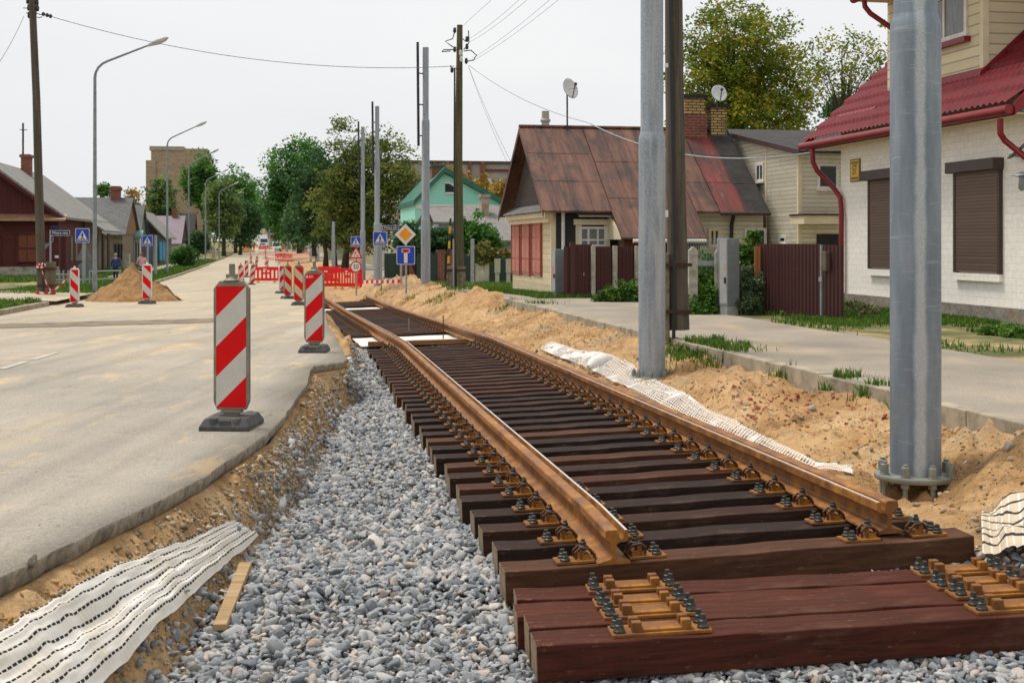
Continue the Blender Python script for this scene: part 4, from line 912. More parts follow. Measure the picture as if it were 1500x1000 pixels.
# yellow/black and grey stakes by the mossy pole
k = MB(); st_ = P(655, 430, 46.5); e = P(660, 320, 46.5)
for i in range(10): k.tube([st_.lerp(e, i/10), st_.lerp(e, (i+1)/10)], .04, 6, i % 2)
tag(k.build('marker_pole', [YEL, SBLK]), 'thin yellow and black striped pole leaning left of the mossy utility pole', 'marker pole')
tag(MB().bx(tuple(P(691, 415, 56)-Vector((.05, .05, .2))), tuple(P(694, 349.5, 56)+Vector((.02, .05, 0)))).build('metal_post', PIPE), 'grey metal post with red tape in front of the climbing plant', 'post')
tape([P(693, 396, 55.9), P(694, 404, 55.9), P(693.5, 413, 55.9)], .16, 'red and white tape on the grey post by the climbing plant')
# ================= geotextile and nets
def mat_geo(name, nstripe, nrib, dark, basec, alpha=1.0, dash=True):
    k = NT(name); uv = k.n('ShaderNodeUVMap'); fine = alpha < 1; sp = k.n('ShaderNodeSeparateXYZ'); k.l(uv.outputs[0], sp.inputs[0])
    def saw(sock, n, w): return k.math('LESS_THAN', k.math('FRACT', k.math('MULTIPLY', sock, n)), w)
    u, v = sp.outputs[0], sp.outputs[1]; co = k.co(); n_ = k.noise(co, 3.5, 6)
    st = saw(v, nstripe, .2); ribs = saw(u, nrib, .2); dashm = saw(u, nrib, .78)
    col = k.mix(k.ramp(n_, [(.4, 0.), (.7, 1.)]), basec, tuple(c*.82*f for c, f in zip(basec, (1, .94, .82))))
    col = k.mix(k.math('MULTIPLY', ribs, .45), col, srgb(232, 228, 220))
    col = k.mix(k.math('MULTIPLY', st, dashm) if dash else st, col, dark); col = k.mix(k.ramp(k.noise(co, 2.2, 8, .7), [(.64, 0.), (.8, .55)]), col, srgb(186, 152, 110)); k.base(col); k.rough(.85)
    k.bump(k.math('ADD', st, k.math('MULTIPLY', ribs, .4)), .25, .003)
    if alpha < 1:
        al = k.math('MAXIMUM', k.math('MAXIMUM', saw(v, nstripe, .22), saw(u, nrib, .3)), k.ramp(k.noise(co, 2.4, 4), [(.53, 0.), (.58, 1.)])); k.l(al, k.b.inputs['Alpha'])
    return k.mat
def cloth(name, label, up, lo, nu, nv, mat, wr, lift=.02, folds=3.0, seed=1):
    up = [G(*q) for q in up]; lo = [G(*q) for q in lo]
    def at(pl, u):
        f = u*(len(pl)-1); i = min(int(f), len(pl)-2); return pl[i].lerp(pl[i+1], f-i)
    V = []; UV = []
    for j in range(nv+1):
        for i in range(nu+1):
            u, v = i/nu, j/nv; p = at(up, u).lerp(at(lo, u), v); x = p.x+.016*float(vn(u*5, v*2, seed)); y = p.y+.016*float(vn(u*5, v*2, seed+1))
            z = .8*float(sandz(x, y, False))+.2*float(sandz(x, y, True))+lift+wr*(.5+float(vn(u*folds*2.3, v*folds, seed+2)))+wr*.6*(.5+float(vn(u*folds*.8+v*2, v*7, seed+3)))+.01*float(vn(u*30, v*20, seed+4))
            V.append((x, y, z)); UV.append((u, v))
    o = np_mesh(name, V, gridfaces(nu, nv), mat, None, None, True, UV); return tag(o, label, 'geotextile')
GEO = mat_geo('striped_geotextile', 8, 84, srgb(32, 32, 38), srgb(230, 224, 214))
DUST = 1
NET = mat_geo('white_netting', 12, 150, srgb(232, 230, 226), srgb(206, 202, 196), .9, False)
NETR = mat_geo('black_threaded_geotextile', 7, 9, srgb(38, 38, 44), srgb(196, 180, 156), 1, False)
cloth('geotextile', 'large creased white geotextile with dashed black stripes in the left foreground', [(-160, 1036), (-20, 970), (100, 906), (192, 853), (270, 816), (342, 784)], [(-60, 1190), (90, 1090), (190, 1000), (262, 928), (320, 862), (378, 800)], 150, 60, GEO, .05, .065, 2.0, 3)
cloth('netting', 'frayed white netting lying along the right rail below the middle steel pole', [(806, 505), (870, 522), (925, 540), (985, 575), (1040, 612), (1120, 650), (1200, 690), (1250, 694)], [(792, 516), (850, 540), (905, 568), (960, 596), (1020, 630), (1100, 668), (1190, 703), (1250, 709)], 200, 30, NET, .012, .06, 5, 9)
cloth('geotextile', 'piece of pale geotextile with black threads at the right edge, below the steel pole', [(1436, 772), (1480, 760), (1560, 745)], [(1440, 838), (1490, 846), (1570, 836)], 50, 40, NETR, .08, .06, 2.5, 15)
WSH = M('white_fleece', srgb(226, 224, 218), srgb(206, 202, 192), 3, .8, c3=srgb(180, 160, 130), sc3=2, lo3=.6, hi3=.8)
g = G(882, 538); k = MB(); k.tube([(-.26, -.2, .03), (-.16, -.14, .06), (0, 0, .09), (.16, .14, .07), (.26, .22, .03)], [.03, .10, .12, .10, .03], 14); o = k.build('fleece_roll', WSH, None, g, .2, smooth='auto'); tag(o, 'small rolled bundle of white fleece among the netting by the right rail', 'fleece roll')
for lab, (xa, xb), (Ya, Yb) in (('white fleece sheet laid under the rails at the first rail joint', (535, 692), (26.0, 28.8)), ('white fleece sheet laid under the rails at the second rail joint', (480, 563), (43.1, 45.8))):
    k = MB(); c0 = lambda Y: float(cx(Y)); zf = lambda x, Y: float(bz(Y))-.05+.036*(x-c0(Y))+.02*float(vn(x*3, Y*2, 71))
    k.grid(lambda u, v: (lambda Y, x: (x, Y, zf(x, Y)))(Ya+(Yb-Ya)*v, c0(Ya+(Yb-Ya)*v)-1.35+u*(2.25 if Ya < 40 else 2.4)), 20, 16)
    o = k.build('fleece_sheet', WSH, smooth=True); tag(o, lab, 'fleece sheet')
    q = o.modifiers.new('thickness', 'SOLIDIFY'); q.thickness = .02
    k = MB(); k.beam((c0(Ya)-1.2, Ya-.1, float(bz(Ya))-.05), (c0(Ya)+1.1, Ya-.1, float(bz(Ya))+.02), .12, .09); tag(k.build('wooden_plank', M('orange_brown_plank', srgb(150, 104, 60), srgb(120, 80, 46), 6, .8, stretch=(1, 8, 8))), 'rust brown plank along the front edge of the '+('nearer' if Ya < 40 else 'farther')+' white fleece sheet', 'plank')
for x, y0, y1, Y, lab in ((649.3, 462, 508, 27.5, 'thin rusty rod standing upright between the rails by the white sheet'), (599, 466, 486, 30, 'short pale stake standing between the rails behind the white sheet')): tag(MB().tube([P(x, y1, Y), P(x, y0, Y)], .012, 6).build('rod', IRON if Y < 28 else PIPE), lab, 'rod')
# ================= debris
WOODY = mat_wood('pale_offcut', srgb(128, 100, 66), srgb(166, 138, 98), srgb(188, 162, 124), (1, 18, 18))
a, b = G(322, 936), G(360, 848); k = MB(); k.beam(a+Vector((0, 0, .06)), b+Vector((0, 0, .085)), .07, .035); tag(k.build('wood_offcut', WOODY, bevel=.004), 'weathered wooden lath lying on the ballast beside the striped geotextile', 'wood offcut')
def rock(label, px, py, r, mat, fl=.7, nm='rock'):
    g = G(px, py, True); o = stones(nm, [g+Vector((0, 0, r*.2))], [r*.7], mat, 2); o.data.attributes['tint'].data.foreach_set('value', [random.uniform(.2, .8)]*len(o.data.vertices)); tag(o, label, 'rock'); return o
BRK = M('broken_brick', srgb(140, 70, 48), srgb(168, 92, 64), 14, .95)
for lab, x, y, r, m in (('dark asphalt lump in the sand by the left edge of the picture', 46, 853, .07, CUT), ('dark asphalt lump beside the striped geotextile', 90, 873, .055, CUT), ('broken asphalt lump on the sand above the geotextile end', 282, 790, .07, CUT), ('tan chunk below the middle of the broken road edge', 440, 657, .10, CONC), ('small grey stone on the yellow sand left', 137, 849, .04, STONE),
                       ('concrete chunk leaning on the kerb left of the thick pole', 1283, 570, .10, CONC), ('dark rubble lump by the kerb', 1208, 562, .08, CUT), ('small brick piece in front of the kerb', 1222, 583, .05, BRK), ('flat stone slab on the sand left of the thick pole', 1190, 598, .10, CONC), ('broken brick just left of the thick pole', 1296, 612, .06, BRK), ('dark clod on the sand mound left of the wooden pole', 786, 515, .09, CUT), ('dark clod beside the netting', 936, 528, .10, CUT),
                       ('brick fragment on the sand in front of the middle pole', 1052, 546, .06, BRK), ('white stone by the rail joint', 512, 532, .14, WSH), ('second brick fragment near the thick pole', 1268, 600, .05, BRK), ('flat slab edge in the sand right of the thick pole', 1478, 658, .10, CONC)): rock(lab, x, y, r, m)
k = 0
pts = []; sz = []
for i in range(70): a = random.random(); pts.append(P(743+random.uniform(-22, 18)*(1-a*.5), 0, 48)); 
pts = []
gp = G(758-60, 412, Y0=30)
for i in range(90): a = random.random()**.5; an = random.uniform(0, 6.28); pts.append((gp.x+(.75*a*math.cos(an)), gp.y+.5*a*math.sin(an), gp.z+.55*(1-a)+.03)); sz.append(random.uniform(.07, .13))
gp2 = G(682, 409, Y0=30); pts = [(p[0]-gp.x+gp2.x, p[1]-gp.y+gp2.y, p[2]-gp.z+gp2.z) for p in pts]
tag(stones('rubble_heap', pts, sz, GRAV, 1), 'heap of brown cobbles between the mossy pole and the pale cabinet', 'rubble heap')
# brown sand pile on the left road side
SPM = M('damp_sand_heap', srgb(140, 104, 64), srgb(172, 132, 84), 2.5, .95, bump=.9, bsc=14, bd=.05, c3=srgb(112, 82, 50), sc3=3)
cpt = P(183, 445, 40.5); c0 = Vector((cpt.x, 41.2, float(zroad(41.2))))
def hp(u, v):
    a = 2*math.pi*u; r = v; x = math.cos(a)*r*1.35*(1+.5*float(vn(a*1.3, 3, 81))*1); y = math.sin(a)*r*1.5; h = 1.0*(1-r)**.9+.16*(1-r)*float(vn(x*3+40, y*3+40, 82))*3+.09*float(vn(x*8, y*8, 83))+.05*float(vn(x*19, y*19, 85))
    return (x+.04, y, max(h, 0)*1.0-.03*r if r < .999 else -.06)
o = MB().grid(hp, 96, 40).build('sand_pile', SPM, None, c0, smooth=True); tag(o, 'brown pointed sand pile at the left side of the road behind a white framed beacon', 'sand pile')
c1 = P(400, 0, 230); k = MB().grid(lambda u, v: (math.cos(6.2832*u)*v*1.9, math.sin(6.2832*u)*v*1.6, 1.25*(1-v)*(1+.3*float(vn(u*6, v*3, 84)))-.1), 32, 10)
gq = P(362, 370, 240); gq.z = gz(gq.x, 240); o = k.build('sand_pile', SPM, None, gq, smooth=True); tag(o, 'small distant orange sand pile left of the white trucks', 'sand pile')
# ================= house materials
def mat_brick(name, c1, c2, mort, sc=1.0, bw=.25, rh=.075, ms=.012, dirt=None, bump=.6, vert='XZ', lo=.5, hi=.7):
    k = NT(name); tcx = k.co(); sp = k.n('ShaderNodeSeparateXYZ'); k.l(tcx, sp.inputs[0]); cb = k.n('ShaderNodeCombineXYZ')
    k.l(k.math('ADD', sp.outputs[0], sp.outputs[1]), cb.inputs[0]); k.l(sp.outputs[2], cb.inputs[1])
    b = k.n('ShaderNodeTexBrick'); k.l(cb.outputs[0], b.inputs['Vector']); b.inputs['Scale'].default_value = sc; b.inputs['Brick Width'].default_value = bw; b.inputs['Row Height'].default_value = rh; b.inputs['Mortar Size'].default_value = ms
    b.inputs['Color1'].default_value = (*c1, 1); b.inputs['Color2'].default_value = (*c2, 1); b.inputs['Mortar'].default_value = (*mort, 1); b.inputs['Mortar Smooth'].default_value = .3
    col = b.outputs['Color']; n = k.noise(tcx, 1.6, 9, .7)
    if dirt: col = k.mix(k.ramp(n, [(lo, 0.), (hi, .85)]), col, dirt)
    col = k.mix(1, col, k.ramp(k.noise(tcx, 9, 7, .7), [(.3, .90), (.6, 1.03)]), 'MULTIPLY')
    k.base(col); k.rough(.9); k.bump(k.math('SUBTRACT', k.math('MULTIPLY', k.noise(tcx, 25, 6), .5), b.outputs['Fac']), bump, .015); return k.mat
def mat_boards(name, c1, c2, per=.12, axis=2, dirt=None, depth=.02, rough=.75, sc=3, lw=.07, dk=.25):
    k = NT(name); co = k.co(); sp = k.n('ShaderNodeSeparateXYZ'); k.l(co, sp.inputs[0])
    a = sp.outputs[2] if axis == 2 else k.math('ADD', sp.outputs[0], sp.outputs[1])
    fr = k.math('FRACT', k.math('MULTIPLY', a, 1/per)); fl = k.math('FLOOR', k.math('MULTIPLY', a, 1/per))
    wn = k.n('ShaderNodeTexWhiteNoise'); wn.noise_dimensions = '1D'; k.l(fl, wn.inputs['W'])
    g = k.noise(k.co('Object', (1, 1, 12) if axis == 2 else (12, 12, 1)), 2, 8, .65)
    col = k.mix(k.ramp(g, [(.35, 0.), (.65, 1.)]), c1, c2); col = k.mix(1, col, k.ramp(wn.outputs['Value'], [(0., .86), (1., 1.08)]), 'MULTIPLY')
    col = k.mix(k.ramp(fr, [(.0, .85), (lw, 0.), (.93, 0.), (1., .6)]), col, tuple(x*dk for x in c1))
    if dirt: col = k.mix(k.ramp(k.noise(co, sc, 9, .7), [(.52, 0.), (.72, .8)]), col, dirt)
    k.base(col); k.rough(rough); k.bump(fr, .6, depth); return k.mat
WHBR = mat_brick('white_painted_brick', srgb(246, 240, 231), srgb(241, 234, 224), srgb(226, 218, 206), 1, .29, .125, .006, srgb(214, 192, 154), .35, lo=.64, hi=.84)
REDBR = mat_brick('red_chimney_brick', srgb(142, 66, 46), srgb(118, 54, 40), srgb(128, 112, 98), 1, .25, .08, .014, srgb(84, 48, 38))
YELBR = mat_brick('yellow_chimney_brick', srgb(196, 168, 112), srgb(170, 140, 88), srgb(74, 60, 46), 1, .25, .085, .016, srgb(110, 84, 54))
TANBR = mat_brick('tan_block_brick', srgb(176, 154, 130), srgb(158, 136, 112), srgb(150, 132, 112), 1, .9, .3, .03, srgb(142, 116, 92))
PLINTH = M('stone_plinth', srgb(118, 114, 106), srgb(148, 142, 130), 4, .95, bump=.8, bsc=14, bd=.03, c3=srgb(130, 104, 76), sc3=3)
TILE = M('red_metal_tile', srgb(92, 16, 26), srgb(112, 22, 30), 3, .62, .0, spec=.2, c3=srgb(76, 30, 32), sc3=2, lo3=.6, hi3=.8)
REDT = M('red_gutter_paint', srgb(134, 22, 30), srgb(116, 18, 26), 3, .4, .1)
SIDE = mat_boards('cream_vinyl_siding', srgb(222, 208, 172), srgb(214, 200, 164), .20, 2, None, .03, .6, 3, .16)
SIDEB = mat_boards('beige_vinyl_siding', srgb(228, 220, 198), srgb(222, 212, 190), .115, 2, srgb(186, 176, 152), .03, .6, 3, .26, .35)
SIDET = M('cream_trim', srgb(224, 212, 180), srgb(212, 198, 164), 4, .6)
BROWN = mat_boards('brown_roller_shutter', srgb(124, 102, 90), srgb(116, 96, 86), .062, 2, None, .02, .5, 3, .55, .3)
BROWNT = M('brown_metal_trim', srgb(72, 54, 48), srgb(62, 46, 42), 4, .5)
GLASS = M('dark_window_glass', srgb(30, 34, 40), srgb(44, 50, 56), 1.5, .08)
CURT = M('curtained_glass', srgb(120, 122, 120), srgb(90, 94, 94), 3, .12, stretch=(6, 6, 1))
WFR = M('white_window_frame', srgb(226, 224, 218), srgb(206, 200, 190), 6, .5)
GATEM = M('brown_corrugated_sheet', srgb(78, 40, 36), srgb(70, 35, 33), 2.5, .5, .1, c3=srgb(104, 62, 50), sc3=6, lo3=.62, hi3=.8)
def mat_rroof(name, a, b, c, d):
    k = NT(name); co = k.co(); st = k.noise(k.co('Object', (3.0, .45, .45)), 1.3, 9, .7, .4); bl = k.noise(co, 1.1, 8, .7)
    col = k.ramp(st, [(.34, a), (.48, b), (.62, c)]); col = k.mix(k.ramp(bl, [(.5, 0.), (.66, .8)]), col, a)
    col = k.mix(k.ramp(k.noise(k.co('Object', (6, .7, .7)), 1.6, 9, .75), [(.60, 0.), (.68, .9)]), col, d)
    sp = k.n('ShaderNodeSeparateXYZ'); k.l(co, sp.inputs[0])
    k.base(col); k.rough(.6); k.b.inputs['Metallic'].default_value = .15; k.bump(bl, .2, .02); return k.mat
RUSTR = mat_rroof('rusted_roof_iron', srgb(52, 40, 34), srgb(96, 62, 48), srgb(116, 78, 60), srgb(160, 112, 78))
REDR = mat_rroof('faded_red_roof_iron', srgb(54, 38, 34), srgb(92, 44, 38), srgb(122, 48, 42), srgb(160, 138, 122))
BITU = M('black_bitumen_felt', srgb(36, 33, 33), srgb(56, 52, 50), 3, .9, bump=.5, bsc=40, c3=srgb(72, 64, 56), sc3=6, lo3=.6)
SLATE = mat_boards('grey_corrugated_slate', srgb(112, 110, 106), srgb(150, 146, 140), .22, 0, srgb(84, 80, 74), .05, .9, 2.2)
SLATED = mat_boards('dark_weathered_slate', srgb(76, 76, 76), srgb(122, 120, 116), .26, 0, srgb(58, 56, 52), .05, .9, 2.2)
DKRED = mat_boards('dark_red_timber_wall', srgb(78, 28, 28), srgb(94, 40, 36), .16, 2, srgb(66, 42, 38), .015, .85)
DKREDV = mat_boards('dark_red_gable_boards', srgb(72, 22, 26), srgb(84, 30, 32), .12, 0, None, .01, .85)
GREYW = mat_boards('weathered_grey_planks', srgb(120, 106, 88), srgb(148, 134, 112), .15, 0, srgb(96, 82, 66), .015, .9)
DKWOOD = mat_boards('dark_weathered_boards', srgb(46, 36, 32), srgb(66, 54, 48), .14, 2, srgb(36, 30, 28), .015, .9)
CREAMW = mat_boards('peeling_cream_clapboard', srgb(206, 190, 152), srgb(218, 204, 168), .17, 2, srgb(176, 158, 124), .012, .85, 5)
TAR = M('black_tar_paper', srgb(28, 27, 28), srgb(44, 42, 42), 4, .7, bump=.4, bsc=10, bd=.03)
PINK = M('faded_pink_shutter', srgb(172, 104, 88), srgb(186, 122, 104), 6, .8)
TURQ = M('turquoise_render', srgb(150, 214, 194), srgb(140, 206, 186), 2, .8, c3=srgb(170, 222, 206), sc3=1)
GRNR = M('green_metal_roof', srgb(28, 92, 74), srgb(36, 106, 86), 2, .5)
PURP = mat_boards('mauve_metal_roof', srgb(106, 90, 100), srgb(118, 102, 110), .35, 0, None, .02, .6)
GRNF = mat_boards('dark_green_fence_sheet', srgb(30, 52, 40), srgb(36, 60, 46), .14, 0, None, .02, .6)
RENDER = M('pale_render', srgb(196, 184, 164), srgb(178, 166, 146), 2, .9)
PANELG = M('grey_block_panels', srgb(150, 144, 138), srgb(166, 160, 152), .6, .9)
# ================= helpers: everything in the street frame (t, s, z)
def house(name, label, cat, t, s, z): o = thing(name, label, cat, (*TS(t, s), z), A); o['_o'] = (t, s, z); return o
def hb(k, name, mats, root, par=None, **kw): return k.build(name, mats, par or root, off=tuple(root['_o']), **kw)
def hwin(root, name, a, b, face, frame=.06, bars=(1, 0), fm=None, gm=None, proud=.03, lip=True, par=None):
    """a,b opposite corners on a facade; face 't' (faces -t) or 's' (faces -s)"""
    i = 1 if face == 't' else 0; j = 0 if face == 't' else 1; u0, u1 = sorted((a[i], b[i])); z0, z1 = sorted((a[2], b[2])); d = a[j]
    def bx(k, ua, ub, za, zb, d0, d1, m=0):
        k.bx((d0, ua, za), (d1, ub, zb), m) if face == 't' else k.bx((ua, d0, za), (ub, d1, zb), m)
    k = MB(); f = frame
    bx(k, u0, u0+f, z0, z1, d-proud, d+.02); bx(k, u1-f, u1, z0, z1, d-proud, d+.02); bx(k, u0+f, u1-f, z0, z0+f, d-proud, d+.02); bx(k, u0+f, u1-f, z1-f, z1, d-proud, d+.02)
    for q in range(bars[0]): c = u0+(u1-u0)*(q+1)/(bars[0]+1); bx(k, c-f*.35, c+f*.35, z0+f, z1-f, d-proud*.8, d+.02)
    for q in range(bars[1]): c = z0+(z1-z0)*(.35 if bars[1] == 1 else (q+1)/(bars[1]+1)); bx(k, u0+f, u1-f, c-f*.35, c+f*.35, d-proud*.75, d+.02)
    w = hb(k, name, fm or WFR, root, par)
    k = MB(); bx(k, u0+f*.9, u1-f*.9, z0+f*.9, z1-f*.9, d-.008, d-.004); hb(k, 'pane', gm or GLASS, root, w)
    if lip: k = MB(); bx(k, u0-.04, u1+.04, z0-.05, z0-.003, d-.11, d+.02); hb(k, 'sill', fm or WFR, root, w)
    return w
# ================= white brick house number 57
W = 12.67
H57 = house('brick_house', 'white painted brick house numbered 57 with a red metal tile roof and brown roller shutters', 'house', W, 20, .0)
sL = onT(1232, 300, W)[1]; sR = 12.5
er = onT(1180, 213, 12.2); te = 12.2; ze = er[2]; sl = er[1]; sr = onT(1484, 165, te)[1]
up = onS(1305, 97, sl); slope = (up[2]-ze)/(up[0]-te); zp = lambda t: ze+(t-te)*slope
ztop = zp(W)-.12
k = MB(); k.bx((W, sR, -.3), (W+9, sL, ztop)); WALL57 = hb(k, 'wall', WHBR, H57)
k = MB(); k.bx((W-.05, sR-.05, -.6), (W+9.05, sL+.05, .36)); hb(k, 'plinth', PLINTH, H57)
k = MB(); k.prism([(W+.02, sL, ztop), (W+9, sL, ztop), (W+4.6, sL, zp(W+4.6)-.15)], (0, -.03, 0)); hb(k, 'gable', SIDE, H57)
# soffit
k = MB(); k.bx((te+.02, sr, ze-.10), (W+.3, sl, ze-.075)); hb(k, 'soffit', SIDET, H57)
def tile_roof(t0, t1, s0, s1, z0, slp):
    nu = int((s1-s0)/.03); L = (t1-t0); nv = 12*int(L/.3)
    us = np.linspace(s0, s1, nu+1); vs = np.linspace(0, 1, nv+1); S_, V_ = np.meshgrid(us, vs); d = V_*L
    wav = .5+.5*np.sin(S_*2*math.pi/.19); step = (1-(d/.34) % 1)*.07
    T_ = t0+d-step*.25; Z_ = z0+d*slp+wav*.042+step
    off = H57['_o']; return np_mesh('roof', np.stack([T_-off[0], S_-off[1], Z_-off[2]], -1).reshape(-1, 3), gridfaces(nu, nv), TILE, H57)
rf = tile_roof(te-.06, W+4.6, sr, sl, ze+.03, slope)
k = MB(); k.prism([(te, sl, ze-.06), (W+4.6, sl, zp(W+4.6)-.06), (W+4.6, sl, zp(W+4.6)+.1), (te, sl, ze+.1)], (0, .06, 0)); hb(k, 'verge_board', REDT, H57); k = MB(); k.prism([(te, sr, ze-.12), (W+4.6, sr, zp(W+4.6)-.12), (W+4.6, sr, zp(W+4.6)+.1), (te, sr, ze+.1)], (0, -.07, 0)); hb(k, 'verge_board', REDT, H57)
k = MB(); k.prism([(W+.02, sr-.02, ztop), (W+9, sr-.02, ztop), (W+4.6, sr-.02, zp(W+4.6)-.2), (te+.15, sr-.02, zp(te+.15)-.2)], (0, -.04, 0)); hb(k, 'gable', SIDET, H57)
k = MB(); k.prism([(W+4.6, sl, zp(W+4.6)), (W+9.3, sl, ze), (W+9.3, sl, ze-.05), (W+4.6, sl, zp(W+4.6)-.05)], (0, sr-sl, 0)); hb(k, 'rear_roof', REDT, H57)
k = MB(); n_ = 10
k.tube([(te-.09, sr-.03, ze-.03), (te-.09, sl+.05, ze-.03)], .085, 12); k.bx((te-.02, sr, ze-.13), (te+.015, sl, ze+.02)); hb(k, 'gutter', REDT, H57, smooth='auto')
for i in range(2):   # snow guards
    px0, px1, y = ((1222, 1286, 170), (1405, 1500, 118))[i]; n = (-slope, 0, 1); a = hitTS(px0, y+6, (te, 0, ze+.1), n); b = hitTS(px1, y-14, (te, 0, ze+.1), n)
    k = MB(); tm = (a[0]+b[0])/2; k.prism([(tm-.03, a[1], zp(tm-.03)+.12), (tm+.14, a[1], zp(tm+.14)+.15), (tm+.14, a[1], zp(tm+.14)+.10), (tm-.03, a[1], zp(tm-.03)+.05)], (0, b[1]-a[1], 0)); hb(k, 'snow_guard', REDT, H57)
def dpipe(pts_, r=.058): k = MB(); k.tube(pts_, r, 12); return hb(k, 'downpipe', REDT, H57, smooth='auto')
q = lambda x, y, t: onT(x, y, t)
dpipe([q(1190, 219, 12.12), q(1191, 238, 12.12), q(1197, 250, 12.2), q(1222, 276, 12.55), q(1231, 290, 12.58), q(1232.5, 310, 12.58), q(1232, 436, 12.58), q(1229, 446, 12.55), q(1222, 455, 12.35)])
dpipe([q(1465, 174, 12.1), q(1465.5, 196, 12.1), q(1472, 206, 12.2), q(1540, 262, 12.6)], .052)
s1a, s1b = onT(1402, 300, W)[1], onT(1468, 300, W)[1]; wsh = s1a-s1b; za, zb_ = onT(1435, 398.5, W)[2], onT(1435, 250, W)[2]
s0a = onT(1276, 300, W)[1]; zc_, zd = onT(1276, 392, W)[2], onT(1276, 264, W)[2]
for sa, z0, z1, wd in ((s1a, za, zb_, wsh), (s0a, zc_, zd, wsh)):
    k = MB(); k.bx((W-.06, sa-wd, z0), (W+.02, sa, z1)); sh = hb(k, 'roller_shutter', BROWN, H57)
    k = MB(); k.bx((W-.075, sa-wd-.02, z0-.02), (W+.02, sa-wd+.045, z1)); hb(k, 'guide_rail', BROWNT, H57, sh); k = MB(); k.bx((W-.075, sa-.045, z0-.02), (W+.02, sa+.02, z1)); hb(k, 'guide_rail', BROWNT, H57, sh)
    k = MB(); k.bx((W-.22, sa-wd-.06, z1-.02), (W+.02, sa+.07, z1+.19)); hb(k, 'shutter_box', BROWNT, H57, sh, bevel=.015)
    k = MB(); k.bx((W-.07, sa-wd-.02, z0-.16), (W+.02, sa+.01, z0-.03)); hb(k, 'sill', WHBR, H57, sh)
pa_, pb_ = onT(1247, 267, W), onT(1261, 232, W); cs, cz_ = (pa_[1]+pb_[1])/2, (pa_[2]+pb_[2])/2; ws, wz = abs(pa_[1]-pb_[1]), abs(pa_[2]-pb_[2])
k = MB(); k.bx((W-.03, cs-ws/2, cz_-wz/2), (W+.01, cs+ws/2, cz_+wz/2), 0); k.bx((W-.034, cs-ws*.42, cz_-wz*.45), (W-.03, cs+ws*.42, cz_+wz*.45), 1)
k.text('57', wz*.62, (W-.037, cs, cz_), (0, -1, 0), (0, 0, 1), 2, .68); k.bx((W-.037, cs-ws*.36, cz_+wz*.29), (W-.034, cs+ws*.36, cz_+wz*.38), 0); k.bx((W-.037, cs-ws*.36, cz_-wz*.40), (W-.034, cs+ws*.36, cz_-wz*.30), 0)
hb(k, 'house_number_plate', [M('dark_ochre_enamel', srgb(134, 104, 52), srgb(112, 88, 46), 8, .5), M('yellow_enamel', srgb(226, 182, 76), srgb(212, 164, 60), 8, .45), SBLK], H57)
# patches of bare render above the shutters
k = MB(); k.tube([q(1480, 228, W-.1), q(1510, 228, W-.1)], .03, 6); k.lathe([(.03, .12), (.17, .06), (.18, .05), (.05, .03), (.06, -.15), (.03, -.2)], 12, 0, onT(1497, 262, W-.28)); hb(k, 'wall_lamp', CAB, H57, smooth='auto')
k = MB()
for i in range(6): a = onT(1478+i*6, 232-i*5, W-.35); k.beam(a, (W, a[1], a[2]+.28), .11, .02, i % 1)
hb(k, 'awning', SLATED, H57)
# upper storey
n = (-slope, 0, 1); cpt = hitTS(1441, 117, (te, 0, ze), n); td, sd = cpt[0], cpt[1]; zt = 7.6
sfar = onT(1300, 60, td)[1]
k = MB(); k.bx((td, sd, zp(td)-.5), (td+5.5, sfar, zt)); US = hb(k, 'upper_storey', SIDE, H57)
k = MB(); k.bx((td-.03, sd-.03, zp(td)-.1), (td+.09, sd+.09, zt)); hb(k, 'corner_trim', SIDET, H57)
k = MB(); k.prism([(td-.04, sd-.08, zp(td)+.02), (td-.04, sfar, zp(td)+.02), (td-.04, sfar, zp(td)+.22), (td-.04, sd-.08, zp(td)+.22)], (-.02, 0, 0)); k.prism([(td-.2, sd-.03, zp(td-.2)), (td+5, sd-.03, zp(td+5)), (td+5, sd-.03, zp(td+5)+.24), (td-.1, sd-.03, zp(td-.1)+.24)], (0, -.03, 0)); hb(k, 'flashing', REDT, H57)
wa, wb = onT(1352, 72, td), onT(1418, -20, td); hwin(H57, 'window', wa, wb, 't', .09, (1, 0), WFR, CURT, .04, False)
k = MB(); k.bx((td-.14, wb[1]-.1, wa[2]-.12), (td+.01, wa[1]+.1, wa[2]-.02)); hb(k, 'window_sill', REDT, H57)
ev = onT(1255, 3, td-.7); k = MB(); k.bx((td-.75, sd-1, ev[2]), (td+6, ev[1], ev[2]+.1)); hb(k, 'upper_eave', SIDET, H57); k = MB(); k.tube([(td-.78, sd-1, ev[2]+.05), (td-.78, ev[1], ev[2]+.05)], .09, 10); hb(k, 'upper_gutter', REDT, H57)
dpipe([onT(1266, 2, td-.7), onT(1267, 10, td-.7), onT(1275, 20, td-.6), onT(1310, 44, td-.12), onT(1316, 60, td-.08)], .055)
